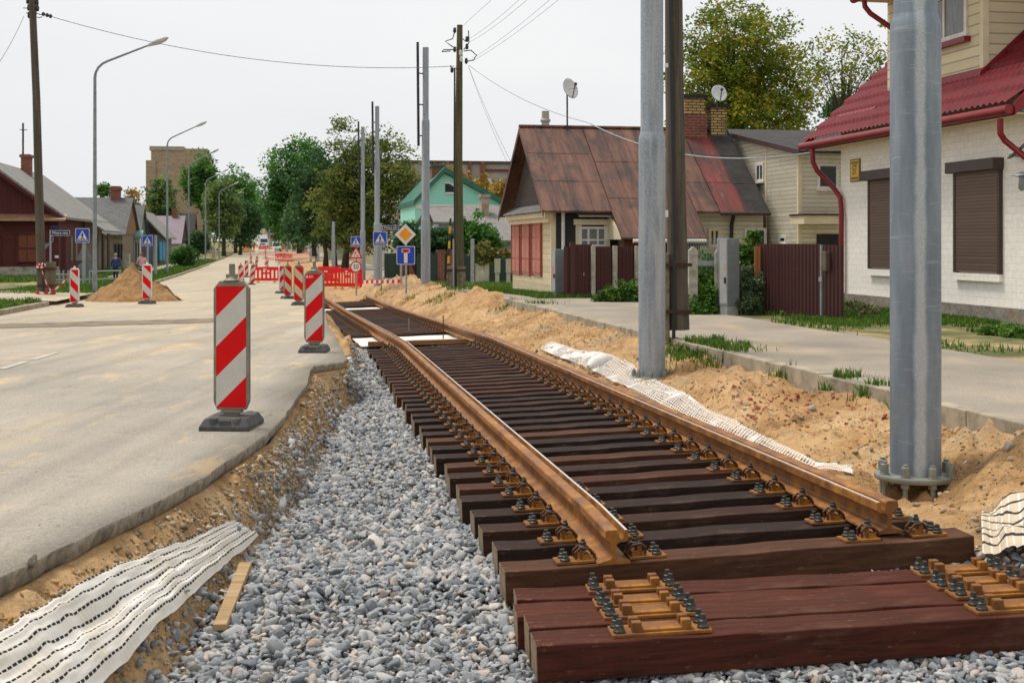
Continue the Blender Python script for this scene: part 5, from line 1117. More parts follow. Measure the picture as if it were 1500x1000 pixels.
# ================= brown corrugated gate
ga, gb = G(1106, 459), G(1236, 470); d = (gb-ga); Lg = d.length; gt = thing('corrugated_gate', 'dark brown corrugated metal gate with a letter box beside the white brick house', 'gate', ga, math.atan2(d.y, d.x))
hgt = (459-357)*ga.y/F
def corr(L, h, per, amp, y=0): n = int(L/per*6); return MB().grid(lambda u, v: (u*L, y+amp*(1 if (int(u*n+.01) % 6) < 3 else -1)*1.0, v*h), n, 1)
k = corr(Lg*.76, hgt, .11, .014); o = k.build('leaf', GATEM, gt); q_ = o.modifiers.new('thickness', 'SOLIDIFY'); q_.thickness = .004
k = corr(Lg*.22, hgt-.02, .11, .014); o = k.build('wicket', GATEM, gt, (Lg*.78, .0, 0)); q_ = o.modifiers.new('thickness', 'SOLIDIFY'); q_.thickness = .004
MB().bx((Lg*.765, -.03, 0), (Lg*.778, .03, hgt-.02)).bx((Lg*.76, -.05, hgt*.5), (Lg*.79, -.02, hgt*.56)).build('latch_post', PIPE, gt)
MB().bx((Lg*.82, -.13, hgt*.64), (Lg*.87, -.03, hgt*.90)).build('letter_box', M('bronze_letter_box', srgb(112, 98, 84), srgb(96, 84, 72), 6, .5, .3), gt, bevel=.01)
MB().bx((Lg*.30, -.018, .05), (Lg*.305, .02, hgt)).build('seam', GATEM, gt)
WPO = mat_wood('orange_weathered_post', srgb(126, 78, 38), srgb(166, 106, 52), srgb(184, 126, 72))
for x, lab in ((1107, 'orange brown timber post at the left end of the brown gate, left of the pair'), (1111.5, 'orange brown timber post touching the left edge of the brown gate')):
    g = G(x, 460); tag(MB().bx((-.025, -.03, -.2), (.025, .03, (460-361)*g.y/F)).build('wooden_post', WPO, None, g), lab, 'post')
# ================= beige sided house
tb, sbc = 13.6, onT(1170, 300, 13.6)[1]; sbf = onT(1060, 200, tb)[1]+.8
HB = house('sided_house', 'beige vinyl sided house with a dark shed roof, left of the white brick house', 'house', tb, sbc, 0)
zc1, zc2 = onT(1171, 217, tb)[2], onT(1076, 195, tb)[2]; se = onT(1076, 200, tb)[1]; sl2 = (zc2-zc1)/(se-sbc); zr2 = lambda s: zc1+(s-sbc)*sl2
k = MB(); k.prism([(tb, sbc, -.2), (tb, sbf, -.2), (tb, sbf, zr2(sbf)-.1), (tb, sbc, zc1-.1)], (7, 0, 0)); hb(k, 'wall', SIDEB, HB)
k = MB(); k.prism([(tb-.15, sbc-.35, zr2(sbc-.35)), (tb-.15, sbf+.2, zr2(sbf+.2)), (tb-.15, sbf+.2, zr2(sbf+.2)-.14), (tb-.15, sbc-.35, zr2(sbc-.35)-.14)], (.05, 0, 0)); hb(k, 'fascia', BROWNT, HB)
k = MB(); k.prism([(tb-.1, sbc-.35, zr2(sbc-.35)-.03), (tb-.1, sbf+.2, zr2(sbf+.2)-.03), (tb-.1, sbf+.2, zr2(sbf+.2)-.1), (tb-.1, sbc-.35, zr2(sbc-.35)-.1)], (7.2, 0, 0)); hb(k, 'roof', BITU, HB)
k = MB(); k.bx((tb-.02, sbc-.02, -.2), (tb+.08, sbc+.08, zc1-.12)); s_ = onT(1122.5, 250, tb)[1]; k.bx((tb-.02, s_-.04, -.2), (tb+.02, s_+.04, zr2(s_)-.12)); hb(k, 'corner_trim', SIDET, HB)
hwin(HB, 'window', onT(1108, 267, tb), onT(1119, 238, tb), 't', .07, (1, 0)); hwin(HB, 'window', onT(1142, 357, tb), onT(1152, 345, tb), 't', .07, (0, 0))
hwin(HB, 'window', onS(1197, 277, sbc), onS(1228, 240, sbc), 's', .07, (0, 0))
a, b = onS(1178, 328, sbc-.9), onS(1250, 316, sbc-.9); k = MB(); k.bx((a[0], sbc-.9, a[2]), (b[0], sbc, b[2])); hb(k, 'porch_canopy', SIDET, HB); k = MB(); k.bx((a[0]-.03, sbc-.93, b[2]), (b[0], sbc, b[2]+.05)); hb(k, 'canopy_cap', BROWNT, HB)
a, b = onS(1196, 420, sbc), onS(1250, 343, sbc); k = MB(); k.bx((a[0], sbc-.03, 0), (b[0], sbc+.02, b[2])); hb(k, 'doorway', TAR, HB)
# ================= house with the rusty roof
t0, sf, sb_, se_ = 7.38, 33.9, 39.6, 13.35
HR = house('wooden_house', 'old wooden house with a rusty sheet iron roof, cream clapboard gable and pink shutters', 'house', t0, sf, 0)
tv = 7.04; e = onT(795, 308.5, tv); se0, ze0 = e[1], e[2]; sri = 36.8; zri = onS(762, 186, sri)[2]; slp = (zri-ze0)/(sri-se0); zf = lambda s: ze0+(s-se0)*slp
nR = (0, -slp, 1)
k = MB(); k.bx((t0, sf, -.2), (t0+1.8, sb_, ze0+.15)); hb(k, 'wall', CREAMW, HR)
k = MB(); k.bx((t0+1.75, sf+.01, -.2), (se_, sb_, ze0+.1)); hb(k, 'side_wall', SIDEB, HR)
a, b = onS(808, 430, sf), onS(905, 318, sf); k = MB(); k.bx((t0+.12, sf-.03, -.1), (b[0], sf+.02, ze0+.05)); hb(k, 'tar_paper_wall', TAR, HR)
k = MB(); k.bx((t0-.02, sf-.02, -.2), (t0+.1, sf+.1, ze0+.1)); hb(k, 'corner_board', SIDET, HR)
a = onS(824, 330, sf); k = MB(); k.tube([(a[0], sf-.08, .1), (a[0], sf-.08, ze0)], .05, 8); hb(k, 'downpipe', WFR, HR)
k = MB(); k.prism([(t0, sf+.1, ze0+.1), (t0, sb_-.1, ze0+.1), (t0, sri, zri-.2)], (.1, 0, 0)); hb(k, 'gable', DKWOOD, HR)
k = MB(); k.prism([(t0-.32, sf, ze0-.02), (t0-.32, sb_, ze0-.02), (t0, sb_, ze0+.2), (t0, sf, ze0+.2)], (.01, 0, .02)); hb(k, 'skirt_roof', SLATED, HR)
k = MB(); k.bx((t0-.22, sf-.15, ze0-.17), (t0+.01, sb_+.1, ze0-.03)); k.bx((t0-.12, sf-.08, ze0-.30), (t0+.01, sb_+.05, ze0-.17)); hb(k, 'cornice', SIDET, HR)
for xa, xb, y0, y1 in ((752, 763, 324, 400), (766.5, 777.5, 323.5, 401), (782, 794, 323, 402)):
    a, b = onT(xa, y1, t0), onT(xb, y0+4, t0); s0, s1, z0, z1 = b[1], a[1], a[2], b[2]; k = MB(); k.bx((t0-.04, s0, z0), (t0+.01, s1, z1)); sh = hb(k, 'shutter', PINK, HR)
    k = MB(); m_ = (s0+s1)/2
    for u0, u1 in ((s0+.05, m_-.03), (m_+.03, s1-.05)):
        for v0, v1 in ((.05, .28), (.32, .70), (.74, .95)): k.bx((t0-.055, u0, z0+(z1-z0)*v0), (t0-.04, u1, z0+(z1-z0)*v1))
    hb(k, 'raised_panel', PINK, HR, sh)
    k = MB(); k.bx((t0-.07, s0-.06, z0-.04), (t0+.01, s0, z1+.05)); k.bx((t0-.07, s1, z0-.04), (t0+.01, s1+.06, z1+.05)); k.bx((t0-.10, s0-.08, z1+.05), (t0+.01, s1+.08, z1+.17)); hb(k, 'casing', M('dark_pink_casing', srgb(142, 78, 64), srgb(156, 92, 76), 5, .8) if xa == 752 else bpy.data.materials['dark_pink_casing'], HR, sh)
hwin(HR, 'window', onS(848, 362, sf-.03), onS(889, 332, sf-.03), 's', .07, (2, 1), WFR, CURT, .05, False)
a, b = onS(843, 362, sf-.03), onS(893, 323, sf-.03); k = MB(); k.bx((a[0], sf-.07, a[2]), (a[0]+.16, sf, b[2]-.1)); k.bx((b[0]-.16, sf-.07, a[2]), (b[0], sf, b[2]-.1)); k.bx((a[0]-.06, sf-.14, b[2]-.12), (b[0]+.06, sf, b[2]+.03)); hb(k, 'window_casing', SIDET, HR)
# roof panels: strips between standing seams, with catslide
def strip_roof(name, mat, ta, tb_, s_lo, seam=.52, rib=.028):
    k = MB(); n_ = max(1, round((tb_-ta)/seam)); w_ = (tb_-ta)/n_
    th = .05
    k.prism([(ta, s_lo, zf(s_lo)), (ta, sri, zri), (ta, sri, zri-th), (ta, s_lo, zf(s_lo)-th)], (tb_-ta, 0, 0))
    for i in range(n_+1):
        t = ta+i*w_; k.beam((t, s_lo, zf(s_lo)+.010), (t, sri, zri+.010), .022, rib, 0, (0, 0, 1))
    for j in range(1, 3):
        s_ = s_lo+(sri-s_lo)*j/3
        for i in range(n_): k.beam((ta+i*w_, s_, zf(s_)+.006), (ta+(i+1)*w_, s_, zf(s_)+.002), .012, .005)
    return hb(k, name, mat, HR)
tc0 = hitTS(897, 311, (0, se0, ze0), nR)[0]; tc1 = hitTS(1036, 348, (0, se0, ze0), nR)[0]; scs = hitTS(970, 348, (0, se0, ze0), nR)[1]
trd = onS(998, 190, sri)[0]; tbk = onS(1034, 192, sri)[0]; tend = onS(1062, 190, sri)[0]+.25
strip_roof('roof', RUSTR, tv, tc0, se0); strip_roof('catslide_roof', RUSTR, tc0, tc1, scs); strip_roof('right_roof', RUSTR, tc1+.002, trd, se0)
strip_roof('red_roof_strip', REDR, trd, tbk, se0); strip_roof('black_roof_strip', BITU, tbk, tend+1.3 if False else se_, se0-.05, 3, .01)
k = MB(); k.prism([(tv, sri, zri), (tv, 40.3, ze0+.0), (tv, 40.3, ze0-.05), (tv, sri, zri-.05)], (se_-tv, 0, 0)); hb(k, 'rear_roof', RUSTR, HR)
k = MB(); k.prism([(tv, se0, ze0-.02), (tv, sri, zri-.02), (tv, sri, zri-.16), (tv, se0, ze0-.16)], (.03, 0, 0)); k.prism([(tv, 40.3, ze0-.02), (tv, sri, zri-.02), (tv, sri, zri-.16), (tv, 40.3, ze0-.16)], (.03, 0, 0)); k.tube([(tv, sri, zri+.02), (se_, sri, zri+.02)], .05, 8); hb(k, 'ridge_and_verge', RUSTR, HR)
k = MB(); k.prism([(tc0, scs, zf(scs)-.05), (tc0, sf, zf(scs)-.05), (tc0, sf, ze0)], (.05, 0, 0)); hb(k, 'catslide_cheek', SIDET, HR)
k = MB(); k.bx((tc0+.15, scs+.3, -.1), (min(tc1, 12)-.1, scs+.36, zf(scs)+.0)); hb(k, 'lean_to_wall', mat_boards('red_brown_lean_to', srgb(112, 52, 38), srgb(128, 62, 44), .14, 2), HR)
a, b = onS(990, 360, scs+.25), onS(1035, 350, scs+.25); k = MB(); k.bx((a[0], scs+.22, a[2]), (b[0], scs+.3, b[2])); hb(k, 'green_fascia', GRNR, HR)
k = MB(); k.tube([(tc0+.3, scs-.05, zf(scs)-.09), (tc1-.05, scs-.05, zf(scs)-.09)], .05, 8); hb(k, 'gutter', WFR, HR)
a, b = onS(846, 318, sf-.3), onS(905, 312, sf-.3); k = MB(); k.prism([(a[0], sf-.45, a[2]), (a[0], sf, b[2]+.1), (a[0], sf, b[2]+.13), (a[0], sf-.45, a[2]+.03)], (b[0]-a[0], 0, 0)); hb(k, 'window_hood', M('bluish_zinc', srgb(126, 138, 146), srgb(144, 120, 92), 4, .5, .3), HR)
hwin(HR, 'window', onS(1037, 362, sf), onS(1055, 334, sf), 's', .08, (1, 0), SIDET, GLASS, .05, False)
hwin(HR, 'window', onS(1090, 372, sf), onS(1122, 334, sf), 's', .07, (0, 1), WFR, GLASS, .05, False)
a = onS(1071, 330, sf); k = MB(); k.tube([(a[0], sf-.2, ze0-.1), (a[0]-.02, sf-.1, ze0-.35), (a[0]-.05, sf-.08, .1)], .055, 8); hb(k, 'downpipe', BLACK, HR); k = MB(); k.tube([(trd, se0-.06, ze0-.06), (se_, se0-.06, ze0-.06)], .055, 8); hb(k, 'gutter', BROWNT, HR)
for nm, x0, x1, yt, yb, m_, cp in (('chimney', 998.5, 1028, 141, 200, YELBR, 5), ('chimney', 1038, 1060.5, 154, 200, YELBR, 3)):
    a, b = onS(x0, yb, sri), onS(x1, yt, sri); w_ = b[0]-a[0]; k = MB(); k.bx((a[0], sri-w_/2, zri-.6), (b[0], sri+w_/2, b[2]-.09)); ch = hb(k, nm, m_, HR)
    k = MB(); k.bx((a[0]-.05, sri-w_/2-.05, b[2]-.10), (b[0]+.05, sri+w_/2+.05, b[2])); hb(k, 'chimney_cap', BITU, HR, ch)
    if x0 < 1010: k = MB(); k.bx((a[0]-.04, sri-w_/2-.04, zri-.5), (b[0]+.04, sri+w_/2+.04, zri+.42)); hb(k, 'chimney_base', REDBR, HR, ch)
# satellite dishes
def dish(label, px, py, rpx, pole_y, Y, yaw):
    c = P(px, py, Y); s = Y/F; b = P(px-2, pole_y, Y); t_ = thing('satellite_dish', label, 'satellite dish', b); r = rpx*s; h = (pole_y-py)*s
    MB().tube([(0, 0, -.1), (0, .12, h)], .025, 8).build('mast', BLACK, t_)
    R = Matrix.Rotation(yaw, 3, 'Z')@Matrix.Rotation(math.radians(72), 3, 'X'); k = MB()
    k.grid(lambda u, v: tuple(R@Vector((r*v*math.cos(6.2832*u)*.93, r*v*math.sin(6.2832*u), .22*r*v*v))+Vector((c.x-b.x, 0, h))), 28, 6); o = k.build('reflector', M('dish_white', srgb(214, 214, 212), srgb(198, 198, 196), 4, .5) if 'dish_white' not in bpy.data.materials else bpy.data.materials['dish_white'], t_, smooth=True); o.modifiers.new('t', 'SOLIDIFY').thickness = .02
    f = R@Vector((0, r*.1, r*.95)); k = MB(); k.tube([Vector((c.x-b.x, 0, h))+R@Vector((0, -r*.95, .2*r)), Vector((c.x-b.x, 0, h))+f], .015, 6); k.tube([Vector((c.x-b.x, 0, h))+f*.97, Vector((c.x-b.x, 0, h))+f*1.12], .045, 8); k.build('feed_arm', BLACK, t_)
dish('white satellite dish on a tall mast above the rusty roof ridge', 833, 131, 16, 187, 37.6, math.radians(42))
dish('white satellite dish on the right yellow brick chimney', 1052.5, 138, 13, 156, 38, math.radians(15))
dish('pale satellite dish half hidden behind the red tile roof edge', 1267, 128, 9, 150, 40, math.radians(30))
# ================= fence left of the catslide: brown sheets between white posts
fs_ = 32.3
def sfence(label, name, x0, x1, ytop, mat, per=.11):
    a, b = onS(x0, ytop, fs_), onS(x1, ytop, fs_); zb0 = .0; t_ = house(name, label, 'fence', a[0], fs_, zb0); L = b[0]-a[0]; h = a[2]-zb0
    k = corr(L, h, per, .012); o = k.build('sheet', mat, t_); o.modifiers.new('t', 'SOLIDIFY').thickness = .004; return t_, L, h
g1_, L, h = sfence('dark brown sheet gate leaf next to the tall grey cabinet with the pink sticker', 'sheet_gate', 838, 867, 358, GATEM); MB().bx((-.06, -.06, -.2), (.05, .06, h+.06)).build('gate_post', GATEM, g1_); MB().bx((L*.55, -.05, h*.45), (L*.6, -.02, h*.5)).build('handle', PIPE, g1_)
CPO = M('whitewashed_concrete', srgb(184, 178, 164), srgb(150, 144, 130), 6, .9, bump=.5, bsc=30, c3=srgb(112, 106, 92), sc3=4)
for x0, x1, lab in ((871, 899, 'dark brown sheet fence panel between two whitewashed posts'), (903, 936, 'dark brown sheet fence panel running behind the middle steel pole')): f_, L, h = sfence(lab, 'sheet_fence', x0, x1, 361, GATEM); MB().bx((0, -.02, -.2), (L, .1, .12)).build('footing', CONC, f_)
f_, L, h = sfence('dark brown sheet fence panel left of the gate, tucked behind the grey cabinet', 'sheet_fence', 826, 838, 361, GATEM)
for x, w_, yt, lab in ((869, 5.5, 360, 'whitewashed concrete post right of the brown sheet gate'), (900.8, 6, 360, 'whitewashed concrete post between the two brown fence panels'), (933, 6, 360, 'whitewashed concrete post beside the middle steel pole')):
    a, b = onS(x-w_/2, yt, fs_-.08), onS(x+w_/2, 440, fs_-.08); t_ = tag(MB().bx((0, -.06, -.3), (b[0]-a[0], .06, a[2])).build('fence_post', CPO, None, (*TS(a[0], fs_-.08), 0), A, bevel=.01), lab, 'post')
for x, w_, yt, yb, lab in ((1015, 13, 361, 450, 'thick concrete post with a pointed top left of the tall cabinet'), (1050, 6, 365, 450, 'grey concrete post hidden behind the tall cabinet')):
    g = G(x, 462); s = g.y/F; w2 = w_*s/2; h = (462-yt)*s; k = MB(); k.prism([(-w2, -w2, -.2), (w2, -w2, -.2), (w2, -w2, h-.08), (0, -w2, h), (-w2, -w2, h-.08)], (0, 2*w2, 0)); tag(k.build('fence_post', CPO, None, g, bevel=.01), lab, 'post')
g = G(1008, 461); k = MB(); s = g.y/F
for i in range(12): k.tube([(0, 0, .15+i*.12), (46*s, .3, .15+i*.12)], .004, 4)
for i in range(12): k.tube([(46*s*i/11, .3*i/11, .1), (46*s*i/11, .3*i/11, 1.55)], .004, 4)
k.bx((7*s, -.03, .98), (40*s, .12, 1.08)); tag(k.build('wire_fence', PIPE, None, g), 'wire mesh fence with a concrete rail among the shrubs', 'fence')
# ================= turquoise house and low slate roofed house
sT = 78
HT = house('turquoise_house', 'turquoise gabled house with green roof trim and a red brick chimney', 'house', onS(650, 300, sT)[0], sT, -.5)
ap = onS(651, 254, sT); rt = onS(742, 303, sT); lt = onS(608, 298, sT); zb = -.6
k = MB(); k.prism([(lt[0], sT, zb), (rt[0], sT, zb), (rt[0], sT, rt[2]), (ap[0], sT, ap[2]), (lt[0], sT, lt[2])], (0, 9, 0)); hb(k, 'wall', TURQ, HT)
k = MB()
for q_ in (rt, lt):
    e_ = Vector((q_[0], sT-.3, q_[2])); a_ = Vector((ap[0], sT-.3, ap[2]+.05)); e_ = a_+(e_-a_)*1.06; k.prism([a_, e_, e_+Vector((0, 0, .3)), a_+Vector((0, 0, .32))], (0, 9.6, 0))
hb(k, 'roof', GRNR, HT)
a, b = onS(639, 287, sT-1), onS(651, 244, sT+1); k = MB(); k.bx((a[0], sT+1, a[2]), (b[0], sT+2.2, b[2])); ch = hb(k, 'chimney', REDBR, HT); k = MB(); k.bx((a[0]-.08, sT+.9, b[2]), (b[0]+.08, sT+2.3, b[2]+.12)); hb(k, 'chimney_cap', GRNR, HT, ch)
a, b = onS(652, 283, sT), onS(672, 268, sT); k = MB(); k.prism([(a[0], sT-.02, a[2]), (b[0], sT-.02, a[2]), (b[0], sT-.02, a[2]+(b[2]-a[2])*.45), (a[0]+.5*(b[0]-a[0])*.6, sT-.02, b[2]), (a[0], sT-.02, b[2])], (0, .01, 0)); w_ = hb(k, 'window', GLASS, HT)
k = MB()
for p_, q_ in (((a[0], a[2]), (b[0], a[2])), ((a[0], a[2]), (a[0], b[2])), ((b[0], a[2]), (b[0], a[2]+(b[2]-a[2])*.45)), ((a[0], b[2]), (a[0]+.3*(b[0]-a[0]), b[2])), ((a[0]+.3*(b[0]-a[0]), b[2]), (b[0], a[2]+(b[2]-a[2])*.45))): k.beam((p_[0], sT-.04, p_[1]), (q_[0], sT-.04, q_[1]), .1, .1)
hb(k, 'frame', WFR, HT, w_)
a, b = onS(609, 302, sT-.05), onS(742, 300, sT-.05); k = MB(); k.bx((a[0], sT-.06, a[2]-.15), (b[0], sT-.01, b[2])); hb(k, 'white_band', WFR, HT)
sG = 63
HG = house('slate_roof_house', 'low house with a grey corrugated slate roof in front of the turquoise house', 'house', onS(690, 340, sG)[0], sG, -.4)
a, b, c_, d_ = onS(626, 305, sG+6), onS(756, 303, sG+6), onS(690, 352, sG), onS(762, 352, sG)
a2 = onS(626, 325, sG+3.2); b2 = onS(692, 325, sG+3.2)
def slab(pts_, th, name, mat, root, par=None): k = MB(); k.prism(pts_, (0, 0, -th)); return hb(k, name, mat, root, par)
slab([(b2[0], sG, c_[2]), (d_[0], sG, c_[2]), (b[0]+.4, sG+6, b[2]), (b2[0], sG+6, b[2])], .1, 'roof', SLATE, HG); slab([(a[0], sG+3.2, a2[2]), (b2[0], sG+3.2, a2[2]), (b2[0], sG+6, b[2]-.02), (a[0], sG+6, b[2]-.02)], .1, 'veranda_roof', SLATE, HG)
slab([(a[0], sG+6.02, b[2]), (b[0]+.4, sG+6.02, b[2]), (b[0]+.4, sG+12, a2[2]), (a[0], sG+12, a2[2])], .1, 'rear_roof', SLATED, HG)
k = MB(); k.bx((b2[0]+.3, sG+.4, -.6), (d_[0], sG+11, c_[2]-.05)); k.bx((a[0]+.3, sG+3.6, -.6), (b2[0]+.3, sG+11, a2[2]-.1)); hb(k, 'wall', M('bluish_white_render', srgb(168, 178, 188), srgb(150, 160, 170), 3, .9), HG)
a, b = onS(704, 310, sG+4.6), onS(714.5, 286, sG+4.6); k = MB(); k.bx((a[0], sG+4.2, a[2]-.5), (b[0], sG+5, b[2])); k.bx((a[0]-.07, sG+4.1, b[2]-.12), (b[0]+.07, sG+5.1, b[2]+.03)); hb(k, 'chimney', M('stained_chimney_render', srgb(176, 164, 146), srgb(140, 116, 92), 3, .9), HG)
# green fence with brick pillars
def gfence(label, s, x0, x1, yt, yb, pill):
    a, b = onS(x0, yt, s), onS(x1, yb, s); t_ = house('sheet_fence', label, 'fence', a[0], s, b[2]); k = MB(); k.bx((0, 0, -.3), (b[0]-a[0], .05, a[2]-b[2])); k.build('sheet', GRNF, t_)
    for x in pill: c = onS(x, yt, s)[0]-a[0]; MB().bx((c-.16, -.1, -.3), (c+.16, .15, a[2]-b[2]+.08)).bx((c-.2, -.14, a[2]-b[2]+.08), (c+.2, .19, a[2]-b[2]+.16)).build('brick_pillar', REDBR, t_)
gfence('dark green sheet fence with brick pillars behind the mossy pole', 61, 611, 752, 371, 414, (646, 662))
gfence('green plank fence with rust red posts beyond the dead end sign', 70, 563, 612, 371, 401, (592, 603))
k = MB(); c = P(571, 394, 75)
for i, (x, y0, y1) in enumerate(((569, 366, 397), (573, 364, 397), (576, 366, 397), (579, 369, 396))): k.beam(P(x, y1, 75), P(x, y0, 75), .13, .06)
tag(k.build('bright_green_gate', M('bright_green_paint', srgb(52, 176, 60), srgb(44, 150, 54), 4, .6)), 'bright green slatted gate left of the green plank fence', 'gate')
tag(MB().bx(tuple(P(553, 397, 110)), tuple(P(565, 357, 106))).build('white_shed', WFR), 'white wall of a shed seen behind the crossing sign pole', 'shed')
tag(MB().bx(tuple(P(494, 379, 118)), tuple(P(509, 345, 112))).build('pale_shed', M('pale_green_render', srgb(178, 190, 172), srgb(164, 176, 158), 2, .9)), 'pale green shed wall behind the maple trunk', 'shed')
# ================= apartment block, far chimney, tower, street end building
sA = 185; HA = house('apartment_block', 'grey panel apartment block with brick red strips behind the turquoise house', 'apartment block', onS(690, 300, sA)[0], sA, 0)
a, b = onS(586, 365, sA), onS(775, 241, sA); k = MB(); k.bx((a[0], sA, -1), (b[0], sA+12, b[2])); hb(k, 'wall', PANELG, HA); k = MB(); k.bx((a[0]-.3, sA-.3, b[2]), (b[0]+.3, sA+12.3, b[2]+.4)); hb(k, 'parapet', BROWNT, HA)
for x0, x1 in ((704, 710.5), (686, 690), (634, 639)): c, d_ = onS(x0, 300, sA), onS(x1, 241, sA); k = MB(); k.bx((c[0], sA-.5, 0), (d_[0], sA, b[2]+.3)); hb(k, 'brick_strip', REDBR, HA)
c, d_ = onS(711, 251, sA), onS(775, 248.5, sA); k = MB(); k.bx((c[0], sA-.4, c[2]), (d_[0], sA, d_[2])); hb(k, 'maroon_band', M('maroon_cladding', srgb(110, 44, 52), srgb(98, 40, 48), 1, .7), HA)
for j, y in enumerate((262, 283, 304)):
    for i, x in enumerate((645, 658, 671, 694, 714, 727, 742, 757)):
        hwin(HA, 'window', onS(x, y+9, sA), onS(x+6, y, sA), 's', .22, (1, 0), WFR, GLASS, .1, False)
c = P(799, 360, 140); t_ = thing('factory_chimney', 'grey factory chimney with a railing ring just above the rusty roof ridge', 'chimney', c); h = (360-163)*140/F; MB().tube([(0, 0, -2), (0, 0, h*.93), (0, 0, h)], [.62, .42, .40], 16).build('stack', PANELG, t_, smooth='auto'); MB().lathe([(.5, h*.92), (.56, h*.925), (.56, h*.935), (.5, h*.94)], 16).build('platform', PIPE, t_)
sW = 232; HW = house('tower_block', 'tall tan brick tower block with a stepped left edge, behind the birch', 'apartment block', onS(260, 300, sW)[0], sW, -1)
a, b = onS(216, 365, sW), onS(301, 218, sW); k = MB(); k.bx((a[0]+.6, sW, -3), (b[0]+.3, sW+16, b[2])); hb(k, 'wall', TANBR, HW)
c = onS(214, 235, sW); k = MB(); k.bx((c[0], sW-.4, -3), (a[0]+1.4, sW+10, c[2])); hb(k, 'side_wing', TANBR, HW); c, d_ = onS(219, 220, sW), onS(270, 216.5, sW); k = MB(); k.bx((c[0], sW-.2, c[2]), (d_[0], sW+16, d_[2]+.2)); hb(k, 'parapet', CONC, HW)
for y in (240, 262, 284, 306): c, d_ = onS(296.5, y+10, sW), onS(301, y, sW); k = MB(); k.bx((c[0], sW-.15, c[2]), (d_[0], sW-.05, d_[2])); hb(k, 'window', GLASS, HW)
c, d_ = P(373, 352, 420), P(396, 341, 420); t_ = thing('shop_building', 'distant low building with a maroon roof band at the end of the street', 'building', (0, 0, 0)); MB().bx(tuple(c-Vector((0, 0, 2))), (d_.x, 432, d_.z)).build('wall', RENDER, t_)
MB().bx((c.x-.3, 419.6, P(0, 349, 420).z), (d_.x+.3, 432.3, P(0, 344, 420).z)).build('roof_band', bpy.data.materials['maroon_cladding'], t_); MB().bx(tuple(P(381, 341, 424)), (P(388, 0, 424).x, 428, P(0, 335, 424).z)).build('roof_box', RENDER, t_)
# ================= left houses
def gable_house(name, label, cat, s_f, s_b, t_eave, t_ridge, ze_, zr_, zb_, wallm, gablem, roofm, over=.5, rooft=.14):
    te_ = t_eave; o = house(name, label, cat, te_-.5, s_f, zb_); tw = te_-over; tl = 2*t_ridge-tw; sl_ = (zr_-ze_)/(te_-t_ridge)
    k = MB(); k.bx((tl, s_f, zb_-.5), (tw, s_b, ze_+sl_*over*.6)); hb(k, 'wall', wallm, o)
    k = MB(); k.prism([(tl, s_f, ze_+sl_*over*.6), (tw, s_f, ze_+sl_*over*.6), (t_ridge, s_f, zr_-.15)], (0, .1, 0)); hb(k, 'gable', gablem, o)
    k = MB(); k.prism([(te_, s_f-.5, ze_), (t_ridge, s_f-.5, zr_), (t_ridge, s_f-.5, zr_-rooft), (te_, s_f-.5, ze_-rooft)], (0, s_b-s_f+.9, 0)); te2 = 2*t_ridge-te_; k.prism([(te2, s_f-.5, ze_), (t_ridge, s_f-.5, zr_), (t_ridge, s_f-.5, zr_-rooft), (te2, s_f-.5, ze_-rooft)], (0, s_b-s_f+.9, 0)); hb(k, 'roof', roofm, o)
    for q_ in (te_, te2): k = MB(); k.prism([(q_, s_f-.53, ze_-.16), (t_ridge, s_f-.53, zr_-.14), (t_ridge, s_f-.53, zr_-.38), (q_, s_f-.53, ze_-.36)], (0, .06, 0)); hb(k, 'verge_board', gablem, o)
    return o
HL = gable_house('red_wooden_house', 'dark red wooden house with a grey slate roof and boarded window on the left', 'house', 78.0, 97, -11.5, -16, 2.95, 6.3, -.42, DKRED, DKREDV, SLATE)
k = MB(); k.bx((-12.1, 88.5, -.9), (-11.93, 97, 2.9)); hb(k, 'plank_cladding', GREYW, HL); k = MB(); k.prism([(-11.3, 87.5, 2.75), (-11.6, 87.5, 3.0), (-11.6, 87.5, 2.9), (-10.6, 87.5, 2.18), (-10.6, 87.5, 2.28)], (0, 9.9, 0)); hb(k, 'lower_eave', SLATE, HL)
a, b = onS(-30, 321, 77.5), onS(99, 315.5, 77.5); k = MB(); k.prism([(a[0], 77.2, a[2]), (a[0], 78, a[2]+.3), (a[0], 78, a[2]+.22), (a[0], 77.2, a[2]-.1)], (-12-a[0]+.5, 0, 0)); hb(k, 'skirt_roof', M('rusty_zinc', srgb(150, 136, 116), srgb(150, 92, 58), 2, .6, .2, stretch=(.6, 1, 1)), HL)
k = MB(); k.bx((-22, 77.92, -.9), (-11.95, 78, .1)); hb(k, 'foundation', CONC, HL)
a, b = onS(27.5, 383.5, 78), onS(55, 344, 78); k = MB(); k.bx((a[0], 77.9, a[2]), (b[0], 78, b[2])); w_ = hb(k, 'boarded_window', mat_boards('orange_brown_boards', srgb(112, 58, 34), srgb(128, 70, 40), .9, 0, srgb(84, 44, 30)), HL)
k = MB(); k.bx((a[0]-.1, 77.86, a[2]-.1), (a[0], 78, b[2]+.1)); k.bx((b[0], 77.86, a[2]-.1), (b[0]+.1, 78, b[2]+.1)); k.bx((a[0]-.1, 77.86, b[2]), (b[0]+.1, 78, b[2]+.14)); k.bx((a[0], 77.88, (a[2]+b[2])/2-.05), (b[0], 77.93, (a[2]+b[2])/2+.05)); hb(k, 'window_frame', DKRED, HL, w_)
for x0, x1, m_ in ((-6, 2, DKREDV), (89, 97, DKREDV)): a, b = onS(x0, 390, 78), onS(x1, 345, 78); k = MB(); k.bx((a[0], 77.93, a[2]-.5), (b[0], 78, b[2])); hb(k, 'boarded_panel', m_, HL)
